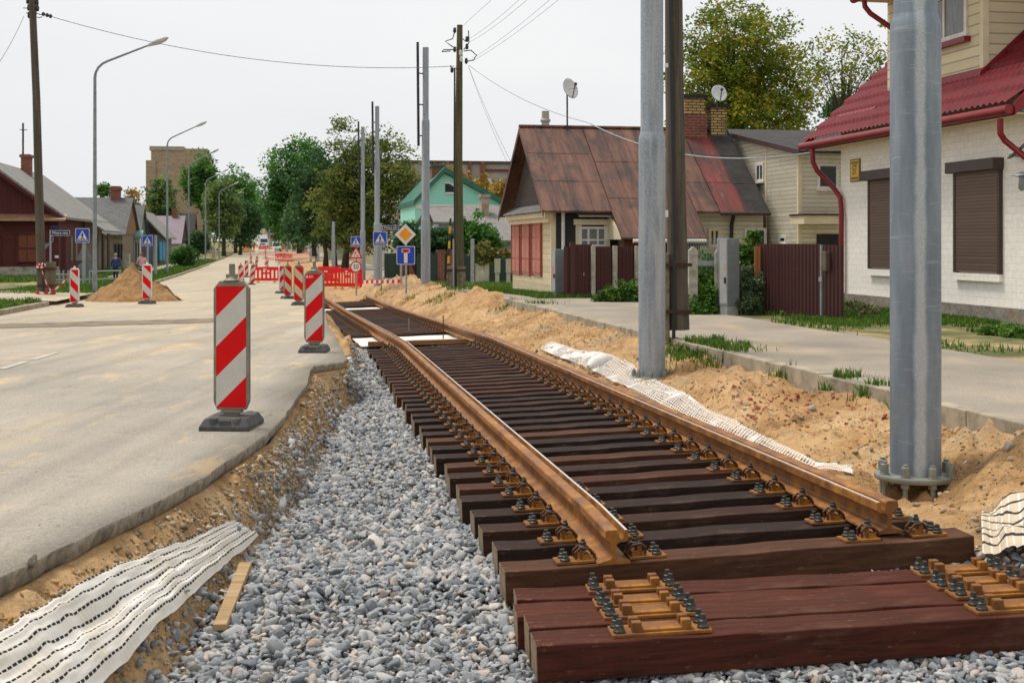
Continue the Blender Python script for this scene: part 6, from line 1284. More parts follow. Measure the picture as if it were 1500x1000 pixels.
for x in (103, 110): a, b = onT(x-1, 382, -12), onT(x+1, 346, -12); k = MB(); k.bx((-12.01, a[1], a[2]), (-11.9, b[1], b[2])); hb(k, 'window_trim', GREYW, HL)
for x in (141, 150, 158): a, b = onT(x-1.2, 398, -11.93), onT(x+1.2, 342, -11.93); k = MB(); k.bx((-11.93, a[1], a[2]), (-11.85, b[1], b[2])); hb(k, 'shutter_board', DKWOOD, HL)
a, b = onS(30.5, 262, 88), onS(44, 226, 88); k = MB(); k.bx((a[0], 88, a[2]-1), (b[0], 88.9, b[2])); k.bx((a[0]-.08, 87.92, b[2]-.2), (b[0]+.08, 88.98, b[2]-.03)); ch = hb(k, 'chimney', REDBR, HL); k = MB(); k.tube([(a[0]+.1, 88.2, b[2]-1), (a[0]+.1, 88.2, onS(32, 180, 88)[2])], .06, 6); k.beam((a[0]-.1, 88.2, onS(32, 190, 88)[2]), (a[0]+.35, 88.2, onS(32, 190, 88)[2]), .05, .05); hb(k, 'antenna', BLACK, HL, ch)
c = onS(91, 332.8, 77.9); k = MB(); k.bx((c[0]-.35, 77.85, c[2]-.12), (c[0]+.35, 77.93, c[2]+.12)); 
o_ = onS(80.5, 332.5, 77.8); k = MB(); k.bx((o_[0]-.25, 77.82, o_[2]-.12), (o_[0]+.25, 77.9, o_[2]+.1)); hb(k, 'blue_wall_plate', NAVY, HL); o_ = onS(83, 376, 77.9); k = MB(); k.bx((o_[0]-.1, 77.9, o_[2]-.07), (o_[0]+.1, 77.95, o_[2]+.07)); hb(k, 'white_notice', SWHT, HL)
# second left house: slate slope facing the camera
def slope_house(name, label, x0, x1, y_e, y_r, s_e, s_r, yb, wallm, gablem, roofm, xr0=None, xr1=None):
    a, b = onS(x0, y_e, s_e), onS(x1, y_e, s_e); c, d_ = onS(xr0 or x0, y_r, s_r), onS(xr1 or x1, y_r, s_r); zb_ = onS(x0, yb, s_e)[2]; o = house(name, label, 'house', (a[0]+b[0])/2, s_e, zb_)
    k = MB(); k.bx((a[0]+.3, s_e+.4, zb_-1), (b[0]-.3, 2*s_r-s_e-.4, a[2]+.1)); hb(k, 'wall', wallm, o)
    t1 = min(b[0], d_[0]); k = MB(); k.prism([(b[0]-.32, s_e+.4, a[2]), (b[0]-.32, 2*s_r-s_e-.4, a[2]), (b[0]-.32, s_r, d_[2]-.2)], (.1, 0, 0)); hb(k, 'gable', gablem, o)
    for se2, nm in ((s_e, 'roof'), (2*s_r-s_e, 'rear_roof')): k = MB(); k.prism([(a[0], se2, a[2]), (a[0], s_r, c[2]), (a[0], s_r, c[2]-.14), (a[0], se2, a[2]-.14)], (b[0]-a[0], 0, 0)); hb(k, nm, roofm, o)
    return o
H2 = slope_house('slate_house', 'dark slate roofed house with an ochre gable behind the red wooden house', 92, 184, 343, 289, 106, 112, 398, GREYW, mat_boards('ochre_gable_boards', srgb(126, 92, 58), srgb(142, 106, 70), .14, 0), SLATED)
a, b = onS(163, 292, 112), onS(176.5, 273, 112); k = MB(); k.bx((a[0], 111.5, a[2]-.6), (b[0], 112.5, b[2])); k.bx((a[0]-.1, 111.4, b[2]-.35), (b[0]+.1, 112.6, b[2]-.1)); hb(k, 'chimney', REDBR, H2)
for x in (169, 174, 178.5): a, b = onS(x-1.3, 380, 106.4), onS(x+1.3, 357, 106.4); k = MB(); k.bx((a[0], 106.3, a[2]), (b[0], 106.42, b[2])); hb(k, 'window', GLASS, H2)
H3 = slope_house('porch_house', 'narrow house with a brown slate roof and white slatted porch', 176, 206, 346, 300, 116, 120, 400, mat_boards('maroon_boards', srgb(78, 44, 40), srgb(90, 52, 46), .14, 0), GRNR, SLATED)
a, b = onS(192, 392, 116), onS(206, 346, 116); k = MB(); k.bx((a[0], 115.2, a[2]), (b[0], 116.4, b[2])); p_ = hb(k, 'porch', mat_boards('white_slats', srgb(206, 212, 204), srgb(196, 204, 196), .3, 0), H3)
for i in range(3): x = 195.5+i*4; c, d_ = onS(x-.8, 384, 115.2), onS(x+.8, 355, 115.2); k = MB(); k.bx((c[0], 115.15, c[2]), (d_[0], 115.21, d_[2])); hb(k, 'slot_window', GLASS, H3, p_)
a, b = onS(190, 346, 115), onS(208, 337, 115); k = MB(); k.prism([(a[0], 114.8, a[2]), (a[0], 116.4, b[2]), (a[0], 116.4, b[2]-.2), (a[0], 114.8, a[2]-.2)], (b[0]-a[0], 0, 0)); hb(k, 'porch_roof', M('teal_metal', srgb(120, 150, 146), srgb(104, 136, 132), 2, .6), H3)
H4 = gable_house('dark_gable_house', 'dark gabled house with bright blue shutters past the white slatted porch', 'house', 126, 140, onS(243, 348, 126)[0], onS(205, 308, 126)[0], onS(243, 348, 126)[2], onS(205, 308, 126)[2], onS(230, 390, 126)[2], mat_boards('bluish_grey_boards', srgb(96, 106, 112), srgb(110, 120, 126), .2, 0), DKWOOD, SLATE)
tw = onS(243, 348, 126)[0]-.5
for i, x in enumerate((234.5, 238.5)): a, b = onT(x-1.5, 381, tw), onT(x+1.5, 354, tw); k = MB(); k.bx((tw-.02, a[1], a[2]), (tw+.1, b[1], b[2])); hb(k, 'blue_shutter', M('bright_blue_paint', srgb(44, 150, 190), srgb(36, 130, 172), 3, .6) if i == 0 else bpy.data.materials['bright_blue_paint'], H4)
a, b = onS(224, 388, 126), onS(231, 358, 126); k = MB(); k.bx((a[0], 125.9, a[2]), (b[0], 126, b[2])); hb(k, 'door', CAB, H4)
H5 = slope_house('mauve_roof_house', 'pale house with a mauve metal roof and red chimney below the tower block', 212, 266, 357, 316, 150, 157, 388, RENDER, DKWOOD, PURP)
a, b = onS(252.5, 318, 157), onS(259.5, 306, 157); k = MB(); k.bx((a[0], 156.5, a[2]-1), (b[0], 157.5, b[2])); hb(k, 'chimney', REDBR, H5)
H6 = slope_house('dark_roof_house', 'small dark roofed house right of the mauve roof, behind the lamps', 262, 284, 352, 312, 165, 170, 384, GREYW, DKWOOD, BITU)
# ================= vegetation
def mat_leaf(name, cols, trans=.25):
    k = NT(name); t = k.attr('tint'); n = len(cols); col = k.ramp(t, [(i/(n-1), c) for i, c in enumerate(cols)])
    k.base(col); k.rough(.6); k.b.inputs['Specular IOR Level'].default_value = .3
    tr = k.n('ShaderNodeBsdfTranslucent'); k.l(col, tr.inputs['Color']); mx = k.n('ShaderNodeMixShader'); mx.inputs[0].default_value = trans
    out = k.t.nodes['Material Output']; k.l(k.b.outputs[0], mx.inputs[1]); k.l(tr.outputs[0], mx.inputs[2]); k.l(mx.outputs[0], out.inputs[0]); return k.mat
LF_MAPLE = mat_leaf('maple_leaves', [srgb(64, 82, 36), srgb(94, 112, 50), srgb(124, 136, 62), srgb(158, 138, 74)], .45)
LF_GREEN = mat_leaf('green_leaves', [srgb(39, 74, 34), srgb(64, 111, 48), srgb(95, 146, 62), srgb(129, 157, 71)], .45)
LF_DARK = mat_leaf('dark_green_leaves', [srgb(34, 60, 37), srgb(53, 88, 51), srgb(76, 113, 64), srgb(102, 127, 74)], .42)
LF_YEL = mat_leaf('yellowing_leaves', [srgb(66, 92, 30), srgb(108, 128, 38), srgb(148, 152, 46), srgb(196, 154, 44)], .4)
LF_GOLD = mat_leaf('golden_leaves', [srgb(110, 92, 36), srgb(150, 122, 44), srgb(168, 140, 60), srgb(176, 126, 54)], .35)
LF_SHRUB = mat_leaf('shrub_leaves', [srgb(36, 66, 22), srgb(64, 104, 34), srgb(96, 138, 48), srgb(136, 160, 64)], .3)
LF_BIRCH = mat_leaf('birch_leaves', [srgb(64, 92, 51), srgb(95, 122, 67), srgb(125, 148, 85), srgb(157, 164, 99)], .45)
GRASSM = mat_leaf('grass_blades', [srgb(40, 66, 18), srgb(68, 104, 28), srgb(98, 134, 42), srgb(150, 150, 76)], .3)
BARK = M('tree_bark', srgb(58, 48, 38), srgb(88, 74, 58), 10, .95, bump=.8, bsc=12, bd=.03, stretch=(1, 1, .3))
def leafmesh(name, C, R, per, size, mat, par=None, flat=.8, droop=0., tr=(.0, 1.), bias=None):
    C = np.asarray(C, float); n = len(C); R = np.broadcast_to(np.asarray(R, float), (n,))
    N = n*per; ci = np.repeat(np.arange(n), per)
    d = RNG.normal(size=(N, 3)); d /= np.linalg.norm(d, axis=1)[:, None]; r = RNG.random(N)**.45
    p = C[ci]+d*(r*R[ci])[:, None]*np.array([1, 1, flat]); p[:, 2] -= droop*RNG.random(N)*R[ci]
    a = RNG.normal(size=(N, 3)); a[:, 2] *= .6; a /= np.linalg.norm(a, axis=1)[:, None]; b = RNG.normal(size=(N, 3)); b = np.cross(a, b); b /= np.linalg.norm(b, axis=1)[:, None]
    s = size*RNG.uniform(.6, 1.35, N)[:, None]; nrm = np.cross(a, b)
    V = np.stack([p-a*s*.5, p+b*s*.38+nrm*s*.1, p+a*s*.62, p-b*s*.38+nrm*s*.1], 1).reshape(-1, 3)
    F_ = np.arange(4*N).reshape(N, 4); base = RNG.uniform(tr[0], tr[1], n)**1.3
    if bias is not None: base = np.clip(base+bias, 0, 1)
    t = np.clip(base[ci]*.6+RNG.beta(2, 2.6, N)*.55+(RNG.random(N) < .03)*.5-.05, 0, 1)
    return np_mesh(name, V, F_, mat, par, np.repeat(t, 4))
def tree(name, label, base, H, crown, trunk_r, ncl, per, leaf, mat, cr=.75, seed=1, group=None, holes=.45, twin=0, lean=0, bark=None, limb=1.0, cat='tree', tr=(0, 1)):
    """crown = list of (dx, dy, z, rx, ry, rz) ellipsoids relative to the base"""
    rs = np.random.default_rng(seed); base = Vector(base); t_ = thing(name, label, cat, base, 0, group); C = []
    vol = np.array([c[3]*c[4]*c[5] for c in crown]); vol = vol/vol.sum(); tries = 0
    while len(C) < ncl and tries < ncl*40:
        tries += 1; c = crown[rs.choice(len(crown), p=vol)]; d = rs.normal(size=3); d /= np.linalg.norm(d); r = rs.random()**.38
        p = np.array(c[:3])+d*r*np.array(c[3:])*(1+.12*rs.normal())
        if float(vn(p[0]*.9/cr+seed*7.3, (p[2]*1.1+p[1]*.8)/cr, seed+100)) > holes*.5 or p[2] < .3: continue
        C.append(p)
    C = np.array(C); zmin = min(c[2]-c[5] for c in crown); ztop = max(c[2]+c[5]*.7 for c in crown)
    k = MB(); mid = crown[0]
    for w in range(2 if twin else 1):
        ox = (w-.5)*twin if twin else 0; pth = []
        for i in range(7): f = i/6; pth.append((ox*(1-.2*f)+mid[0]*f**1.5*.8+lean*f+.12*trunk_r*math.sin(i*2.1+seed), mid[1]*f*.6, -.3+f*(ztop*.92+.3)))
        k.tube(pth, [trunk_r*1.35]+[trunk_r*(1-.88*i/6) for i in range(1, 7)], 9)
    pth = [Vector(q) for q in pth]
    order = rs.permutation(len(C))[:int(46*limb)]
    for i in order:
        e = Vector(C[i]); f = min(.86, max(.16, (e.z*.62)/max(.1, ztop*.92))); j = f*6; a = pth[int(j)].lerp(pth[min(6, int(j)+1)], j-int(j)); r0 = trunk_r*(1-.85*f)*.5
        m_ = a.lerp(e, .5)+Vector((0, 0, (e-a).length*.10)); k.tube([a, a.lerp(m_, .5), m_, m_.lerp(e, .55), e], [r0, r0*.75, r0*.5, r0*.32, r0*.12], 5, 0, False)
    k.build('trunk', bark or BARK, t_, smooth=True)
    zz = (C[:, 2]-C[:, 2].min())/(np.ptp(C[:, 2])+.01)
    leafmesh('crown', C, rs.uniform(.6, 1.25, len(C))*cr, per, leaf, mat, t_, .75, .2, tr); return t_
def px_tree(name, label, px, py, Y, ytop, xl, xr, yb, *a, **kw):
    """crown box in pixels"""
    s = Y/F; b = P(px, py, Y); H = (py-ytop)*s; cxm = ((xl+xr)/2-px)*s; rx = (xr-xl)*s/2; zb = (py-yb)*s; zc = (zb+H)/2; rz = (H-zb)/2
    cr = kw.pop('crown', None) or [(cxm, 0, zc, rx*.93, rx*.85, rz*.93)]
    if kw.pop('inpx', None): cr = [((c[0]-px)*s, 0, (py-c[1])*s, c[2]*s, c[2]*s*.85, c[3]*s) for c in cr]
    return tree(name, label, b, H, cr, *a, **kw)
tree_args = dict()
# maple right of the street, twin trunked one and big dark ones behind
px_tree('maple_tree', 'large olive green maple turning brown, behind the galvanised poles and road signs', 505, 394, 98, 170, 452, 618, 372, .26, 620, 52, .19, LF_MAPLE, .80, 11, crown=[(548, 275, 66, 82), (510, 232, 40, 58), (500, 300, 46, 58), (575, 300, 44, 55), (535, 340, 62, 34)], inpx=True, holes=.55)
px_tree('street_tree', 'dark green tree on twin bare trunks left of the maple', 484, 392, 108, 215, 430, 520, 350, .22, 240, 52, .24, LF_DARK, .9, 12, crown=[(470, 290, 44, 70), (490, 320, 30, 35)], inpx=True, twin=.75, holes=.5)
px_tree('street_tree', 'big rounded green tree standing over the distant street, left of the maple', 440, 368, 175, 206, 383, 500, 345, .4, 420, 56, .34, LF_GREEN, 1.5, 13, crown=[(432, 262, 48, 58), (412, 300, 30, 50), (455, 300, 45, 48), (448, 235, 35, 28)], inpx=True, holes=.4)
px_tree('street_tree', 'dark tree overhanging the distant poles at the right of the street', 459, 372, 150, 270, 425, 500, 352, .35, 130, 46, .42, LF_DARK, 1.5, 14, crown=[(462, 318, 36, 40), (440, 330, 20, 24)], inpx=True)
for i, (px, y0, yt, xl, xr, yb, Y, m_, lab) in enumerate(((345, 372, 238, 318, 378, 345, 230, LF_GREEN, 'tall green tree beyond the street lamps, left part of the leafy clump'), (328, 374, 262, 300, 350, 355, 190, LF_BIRCH, 'yellowish green tree right beside the fourth street lamp'), (366, 368, 255, 340, 392, 350, 270, LF_DARK, 'dark green tree at the left edge of the distant street gap'), (300, 376, 228, 270, 318, 300, 205, LF_GREEN, 'tree with spreading branches across the right edge of the tower block'), (352, 374, 285, 325, 385, 362, 210, LF_DARK, 'low dark tree behind the farthest street lamps'),
        (405, 362, 305, 385, 428, 350, 440, LF_DARK, 'dark green tree closing the end of the street'), (380, 362, 300, 362, 400, 345, 455, LF_GREEN, 'green tree above the distant shop building'), (424, 362, 315, 405, 445, 352, 430, LF_GREEN, 'green tree behind the distant white van'))):
    px_tree('street_tree', lab, px, y0, Y, yt, xl, xr, yb, .3, 170, 50, .38 if Y < 300 else .7, m_, 1.5 if Y < 300 else 2.4, 20+i, group='trees along the distant street')
px_tree('street_tree', 'distant tree closing the street behind the far crossing sign', 436, 362, 400, 325, 420, 470, 355, .3, 80, 40, .7, LF_DARK, 2.0, 31, group='trees along the distant street')
px_tree('birch_tree', 'drooping pale green birch in front of the tower block', 236, 372, 200, 259, 212, 260, 345, .2, 120, 46, .42, LF_BIRCH, 1.1, 41, holes=.3)
px_tree('thin_tree', 'half bare tree between the slate roofs and the birch', 196, 350, 190, 274, 180, 210, 320, .14, 50, 20, .35, LF_GOLD, .9, 42, holes=.6)
px_tree('thin_tree', 'small green tree peeping over the ridge beside the brick chimney', 151, 330, 150, 270, 142, 162, 288, .12, 26, 30, .3, LF_GREEN, .8, 43)
px_tree('bush_tree', 'small round dark green tree on the left verge before the lamps', 268, 394, 105, 358, 249, 287, 389, .07, 80, 60, .16, LF_GREEN, .45, 44, crown=[(267, 374, 17, 15), (274, 384, 12, 8)], inpx=True, holes=.8)
px_tree('dark_shrub', 'dark evergreen bush between the mauve roofed house and the street lamps', 290, 378, 150, 335, 277, 303, 374, .08, 60, 46, .3, LF_DARK, .8, 45, holes=.8)
# right: trees behind the houses
px_tree('autumn_tree', 'tall yellowing broadleaf tree rising behind the rusty and beige houses', 1076, 330, 62, -8, 972, 1215, 215, .26, 900, 34, .145, LF_YEL, .62, 51, crown=[(1075, 75, 88, 82), (1030, 120, 58, 62), (1130, 130, 72, 72), (1095, 170, 100, 46)], inpx=True, holes=.5, limb=1.3)
px_tree('autumn_tree', 'thin half bare tree behind the red tile roof', 1236, 330, 58, 26, 1165, 1320, 150, .15, 120, 20, .13, LF_YEL, .5, 52, crown=[(1232, 85, 58, 52), (1275, 90, 45, 48), (1215, 120, 40, 30)], inpx=True, holes=.6, limb=.7)
px_tree('dark_shrub', 'dark blue green tree low behind the red tile roof edge', 1228, 330, 66, 130, 1205, 1262, 190, .12, 60, 40, .16, LF_DARK, .5, 53, holes=.8)
for i, (px, yt, xl, xr, yb, Y, lab) in enumerate(((668, 246, 648, 690, 300, 150, 'golden tree behind the turquoise roof, left of the mossy pole'), (715, 250, 690, 740, 310, 150, 'golden tree in front of the apartment block, right of the mossy pole'), (735, 262, 715, 752, 315, 140, 'lower golden tree beside the dark gable of the rusty roofed house'))):
    px_tree('golden_tree', lab, px, 360, Y, yt, xl, xr, yb, .16, 70, 36, .30, LF_GOLD, .95, 61+i)
px_tree('thin_tree', 'nearly bare treetop above the turquoise house chimney', 655, 330, 140, 236, 640, 668, 256, .1, 14, 10, .2, LF_GOLD, .6, 66, limb=.6)
def bush(name, label, blobs, per, leaf, mat, stems=True, cat='bush', R_=None):
    """blobs: (px, py, rpx, Y)"""
    C = []; base = None
    for px, py, r, Y in blobs:
        c = P(px, py, Y); C += [tuple(c+Vector((random.gauss(0, 1), random.gauss(0, .6), random.gauss(0, .75)))*(r*Y/F*.62)) for _ in range(max(8, int(r*r/6)))]
    bx_ = sum(c[0] for c in C)/len(C); by = sum(c[1] for c in C)/len(C); bzv = gz(bx_, by); t_ = thing(name, label, cat, (bx_, by, bzv)); C = np.array(C)-np.array([bx_, by, bzv]); C[:, 2] = np.maximum(C[:, 2], .06)
    k = MB()
    for c in C[::3]: k.tube([(c[0]*.25, c[1]*.25, -.1), (c[0]*.6, c[1]*.6, c[2]*.55), tuple(c)], [.016, .011, .004], 5, 0, False)
    k.build('stems', BARK, t_); leafmesh('foliage', C, R_ or blobs[0][2]*blobs[0][3]/F*.5, per, leaf, mat, t_, .85); return t_
bush('green_shrub', 'leafy dark green shrubs over the dark green fence, left of the mossy pole', [(640, 350, 18, 63), (622, 358, 16, 63), (655, 358, 14, 63), (606, 348, 13, 64), (596, 340, 12, 64), (590, 356, 11, 64)], 44, .16, LF_DARK)
bush('green_shrub', 'big green bush right of the mossy pole, in front of the slate roof', [(700, 345, 20, 63), (690, 358, 18, 63), (715, 355, 14, 63), (682, 335, 12, 63)], 44, .15, LF_GREEN)
bush('climbing_plant', 'yellowish climbing plant hanging over the dark green fence above the pale cabinet', [(704, 368, 12, 59), (716, 376, 11, 59), (730, 370, 7, 59), (742, 370, 6, 59), (706, 382, 8, 59)], 34, .13, mat_leaf('vine_leaves', [srgb(60, 74, 34), srgb(104, 112, 52), srgb(140, 136, 70), srgb(136, 90, 60)]), cat='climbing plant')
bush('leafy_shrub', 'sprawling green shrub left of the tall cabinet with the yellow triangle', [(1024, 428, 24, 26.2), (1042, 438, 20, 25.9), (1010, 442, 18, 26), (1038, 412, 16, 26.4), (1030, 450, 16, 25.7), (1018, 398, 12, 26.6)], 60, .06, LF_SHRUB)
bush('leafy_shrub', 'bright climbing shrub standing right of the tall cabinet with the yellow triangle', [(1094, 372, 15, 26.8), (1100, 350, 9, 26.8), (1090, 395, 12, 26.8), (1082, 368, 8, 26.9)], 46, .07, LF_SHRUB)
bush('leafy_shrub', 'grey green shrub at the foot of the orange brown posts', [(1086, 435, 18, 25.8), (1098, 420, 15, 25.8), (1094, 448, 16, 25.6), (1080, 412, 11, 25.8), (1096, 400, 10, 26)], 50, .05, mat_leaf('grey_green_leaves', [srgb(40, 60, 32), srgb(70, 92, 54), srgb(104, 122, 84), srgb(138, 146, 110)]))
bush('leafy_shrub', 'green yellow flowered weed in front of the brown fence panels', [(900, 430, 13, 31), (884, 437, 9, 31), (920, 424, 12, 31), (928, 436, 12, 31)], 40, .06, LF_SHRUB)
bush('weed_clump', 'wispy grey green weed clump at the foot of the red downpipe', [(1250, 462, 20, 26), (1232, 470, 12, 25.6), (1275, 470, 12, 24.5)], 60, .045, mat_leaf('wispy_leaves', [srgb(58, 72, 36), srgb(86, 98, 52), srgb(116, 120, 72), srgb(140, 128, 88)]), cat='weeds')
bush('weed_clump', 'green weed clump by the stone plinth at the right edge', [(1475, 505, 22, 20), (1500, 510, 20, 19.6), (1450, 512, 10, 20)], 60, .05, LF_SHRUB, cat='weeds')
bush('weed_clump', 'low bright green weeds along the foot of the brown gate', [(1118, 464, 8, 25.9), (1134, 466, 9, 25.6), (1150, 467, 9, 25.3), (1168, 468, 8, 25.1), (1186, 470, 8, 24.8), (1204, 472, 7, 24.5), (1106, 462, 9, 26)], 40, .05, LF_SHRUB, cat='weeds')
bush('green_shrub', 'bushes behind the wire mesh fence beside the old concrete post', [(1035, 385, 14, 28.5), (1018, 395, 12, 28.5), (1048, 400, 10, 28.5)], 40, .06, LF_GREEN)
# ---- grass
def grass(name, label, spots, h, mat=GRASSM, wide=.012):
    S = np.array(spots, float); n = len(S); hh = h*RNG.uniform(.45, 1.3, n); a = RNG.uniform(0, 6.283, n); le = RNG.normal(0, .35, n)*hh; w = wide*RNG.uniform(.7, 1.3, n)
    dx, dy = np.cos(a), np.sin(a); V = np.stack([S+np.stack([dx*w, dy*w, 0*w], 1), S-np.stack([dx*w, dy*w, 0*w], 1), S+np.stack([-dy*le*.35-dx*w*.6, dx*le*.35-dy*w*.6, hh*.6], 1), S+np.stack([-dy*le, dx*le, hh], 1)], 1).reshape(-1, 3)
    t = np.clip(RNG.beta(2, 2.5, n), 0, 1); return tag(np_mesh(name, V, np.arange(4*n).reshape(n, 4), mat, None, np.repeat(t, 4)), label, 'grass', kind='stuff')
def scatter(n, t0, t1, s0, s1, dens=None, thr=-.1):
    o = []
    while len(o) < n:
        t, s = random.uniform(t0, t1), s0+(s1-s0)*random.random()**1.0; X, Y = TS(t, s)
        if float(vn(X*.8, Y*.8, 91)) > thr+random.uniform(-.12, .12): o.append((X, Y, gz(X, Y)-.01))
        elif random.random() < .002: o.append((X, Y, gz(X, Y)-.01))
    return o
def fastscatter(n, t0, t1, s0, s1, thr=-.1, zoff=0.):
    m = int(n*4); t = RNG.uniform(t0, t1, m); s = RNG.uniform(s0, s1, m); X = t*CA-s*SA; Y = t*SA+s*CA
    keep = vn(X*.8, Y*.8, 91)+.3*vn(X*3, Y*3, 92) > thr+RNG.uniform(-.1, .1, m); X, Y, t = X[keep][:n], Y[keep][:n], t[keep][:n]
    Z = np.where(t > 5.85, zright(Y)+.02, np.where(t < -6, zroad(Y)+.1, zroad(Y)))+zoff; return np.stack([X, Y, Z], 1)
grass('grass', 'grass along the foot of the right hand walls and fences', np.concatenate([fastscatter(30000, 9.5, 12.5, 18, 40, -.02), fastscatter(30000, 10.9, 12.62, 15, 29, -.22), fastscatter(1200, 8.8, 9.8, 14, 40, .12)]), .085)
grass('grass', 'grass patches before the cream clapboard gable', np.concatenate([fastscatter(16000, 6.6, 8.4, 32, 42, -.2), fastscatter(14000, 5.5, 13, 42, 66, -.1)]), .12)
grass('grass', 'grassy left verge with weeds', np.concatenate([fastscatter(20000, -11, -6.25, 24, 38, -.22), fastscatter(16000, -10, -6.1, 46, 75, -.2), fastscatter(14000, -7.6, -6, 50, 130, -.35)]), .15, wide=.018)
grass('grass', 'strip of lawn in front of the red wooden house and far left verge', np.concatenate([fastscatter(14000, -30, -12, 68, 78, -.4), fastscatter(16000, -13, -9.4, 70, 150, -.3), fastscatter(8000, -7.8, -6.1, 85, 150, -.4)]), .22, wide=.04)
kp = []
for px, py, n_, r in ((1010, 514, 700, .35), (1035, 515, 700, .4), (1060, 517, 350, .35), (1225, 575, 150, .16), (1275, 572, 150, .15), (1052, 503, 90, .1), (1090, 512, 60, .1), (1145, 553, 50, .1), (740, 452, 160, .3), (790, 447, 160, .4), (1248, 556, 60, .1), (1330, 588, 60, .1), (640, 437, 200, .5), (600, 436, 160, .5), (558, 430, 200, .5), (655, 437, 200, .5), (545, 412, 200, .6)):
    g = G(px, py, True)
    for _ in range(n_):
        x, y = g.x+random.gauss(0, r*.6), g.y+random.gauss(0, r*.5); kp.append((x, y, float(sandz(x, y)) if toTS(x, y)[0] < 5.74 else gz(x, y)+.03))
grass('grass', 'scattered grass tufts on the sand and along the kerb', kp, .10, wide=.007)
def leaves_flat(spots, mat, size, label):
    leafmesh('fallen_leaves', spots, .03, 1, size, mat); 
# ================= people
SKIN = M('skin', srgb(196, 146, 122), srgb(184, 132, 110), 5, .6)
def skinned(edges, verts, rad, mat, par, name, sub=2, root=0):
    me = bpy.data.meshes.new(name); me.from_pydata(verts, edges, []); ob = bpy.data.objects.new(name, me); COL.objects.link(ob)
    sk = ob.modifiers.new('skin', 'SKIN'); sk.use_smooth_shade = True
    for i, r in enumerate(rad): me.skin_vertices[0].data[i].radius = (r, r) if not isinstance(r, tuple) else r
    me.skin_vertices[0].data[root].use_root = True; s = ob.modifiers.new('sub', 'SUBSURF'); s.levels = s.render_levels = sub
    m2 = bpy.data.meshes.new_from_object(ob.evaluated_get(bpy.context.evaluated_depsgraph_get())); bpy.data.objects.remove(ob)
    m2.materials.clear(); m2.materials.append(mat); m2.polygons.foreach_set('use_smooth', [True]*len(m2.polygons)); o = bpy.data.objects.new(name, m2); COL.objects.link(o); o.parent = par; return o
def person(label, loc, h, rz, jacket, trousers, hair, arm='down', stride=.12, hand_up=False, skirtless=True):
    t_ = thing('person', label, 'person', loc, rz); s = h/1.7
    V = lambda *p: tuple(x*s for x in p)
    hu = hand_up
    vs = [V(0, 0, .92), V(0, 0, 1.12), V(0, .0, 1.36), V(0, 0, 1.47), V(0, -.01, 1.60), V(0, -.015, 1.66),
          V(.09, 0, .88), V(.10, -stride, .50), V(.10, -stride*.7, .09), V(.10, -stride*.7-.13, .04),
          V(-.09, 0, .88), V(-.10, stride*.7, .50), V(-.10, stride*1.5, .10), V(-.10, stride*1.5-.12, .05),
          V(.19, 0, 1.38), V(.26, .02, 1.12), V(.27, -.06, .88), V(.27, -.09, .79),
          V(-.19, 0, 1.38)]+([V(-.27, -.08, 1.16), V(-.17, -.20, 1.40), V(-.11, -.17, 1.53)] if hu else [V(-.26, .02, 1.12), V(-.27, -.04, .88), V(-.27, -.06, .79)])
    ed = [(0, 1), (1, 2), (2, 3), (3, 4), (4, 5), (0, 6), (6, 7), (7, 8), (8, 9), (0, 10), (10, 11), (11, 12), (12, 13), (2, 14), (14, 15), (15, 16), (16, 17), (2, 18), (18, 19), (19, 20), (20, 21)]
    rad = [(.14*s, .10*s), (.14*s, .10*s), (.13*s, .09*s), .055*s, (.078*s, .095*s), .07*s, .085*s, .058*s, .042*s, .035*s, .085*s, .058*s, .042*s, .035*s, .055*s, .042*s, .034*s, .03*s, .055*s, .042*s, .034*s, .03*s]
    skinned(ed, vs, rad, SKIN, t_, 'body')
    # hands: five fingers each
    for q, dr in ((vs[17], Vector((0, -.25, -1))), (vs[21], Vector((.2, .1, 1)) if hu else Vector((0, -.25, -1)))):
        k = MB(); q = Vector(q); dr.normalize(); sd = dr.cross(Vector((1, .2, 0))).normalized()
        for i, L in enumerate((.06, .075, .08, .072, .055)):
            b = q+sd*(i-2)*.018*s; k.tube([b, b+dr*L*.6*s, b+(dr+Vector((.1, -.25, 0)))*L*s], [.0095*s, .009*s, .006*s], 5)
        k.build('hand_fingers', SKIN, t_)
    jr = [x if not isinstance(x, tuple) else x for x in rad]
    jv = [V(0, 0, .80), V(0, 0, .95), V(0, 0, 1.15), V(0, 0, 1.36), V(0, 0, 1.47), vs[14], vs[15], vs[16], vs[18], vs[19], vs[20]]
    skinned([(0, 1), (1, 2), (2, 3), (3, 4), (3, 5), (5, 6), (6, 7), (3, 8), (8, 9), (9, 10)], jv, [(.19*s, .15*s), (.19*s, .15*s), (.18*s, .14*s), (.17*s, .125*s), .075*s, .078*s, .066*s, .05*s, .078*s, .066*s, .05*s], jacket, t_, 'jacket', root=1)
    tv = [V(0, 0, .90)]+[vs[i] for i in (6, 7, 8, 10, 11, 12)]; skinned([(0, 1), (1, 2), (2, 3), (0, 4), (4, 5), (5, 6)], tv, [(.16*s, .12*s), .10*s, .076*s, .062*s, .10*s, .076*s, .062*s], trousers, t_, 'trousers')
    k = MB(); hc = Vector(V(0, .012, 1.615)); r = .112*s
    k.lathe([(r*math.cos(a), r*1.1*math.sin(a)) for a in (-.55, -.2, .2, .6, 1.0, 1.35, 1.55)], 14, 0, tuple(hc)); k.build('hair', hair, t_, smooth=True)
    k = MB(); f = Vector(V(0, -.10, 1.60))
    for sx in (-1, 1): k.lathe([(.008*s, -.008*s), (.011*s, 0), (.008*s, .008*s)], 6, 0, (f.x+sx*.034*s, f.y+.004, f.z+.012*s))
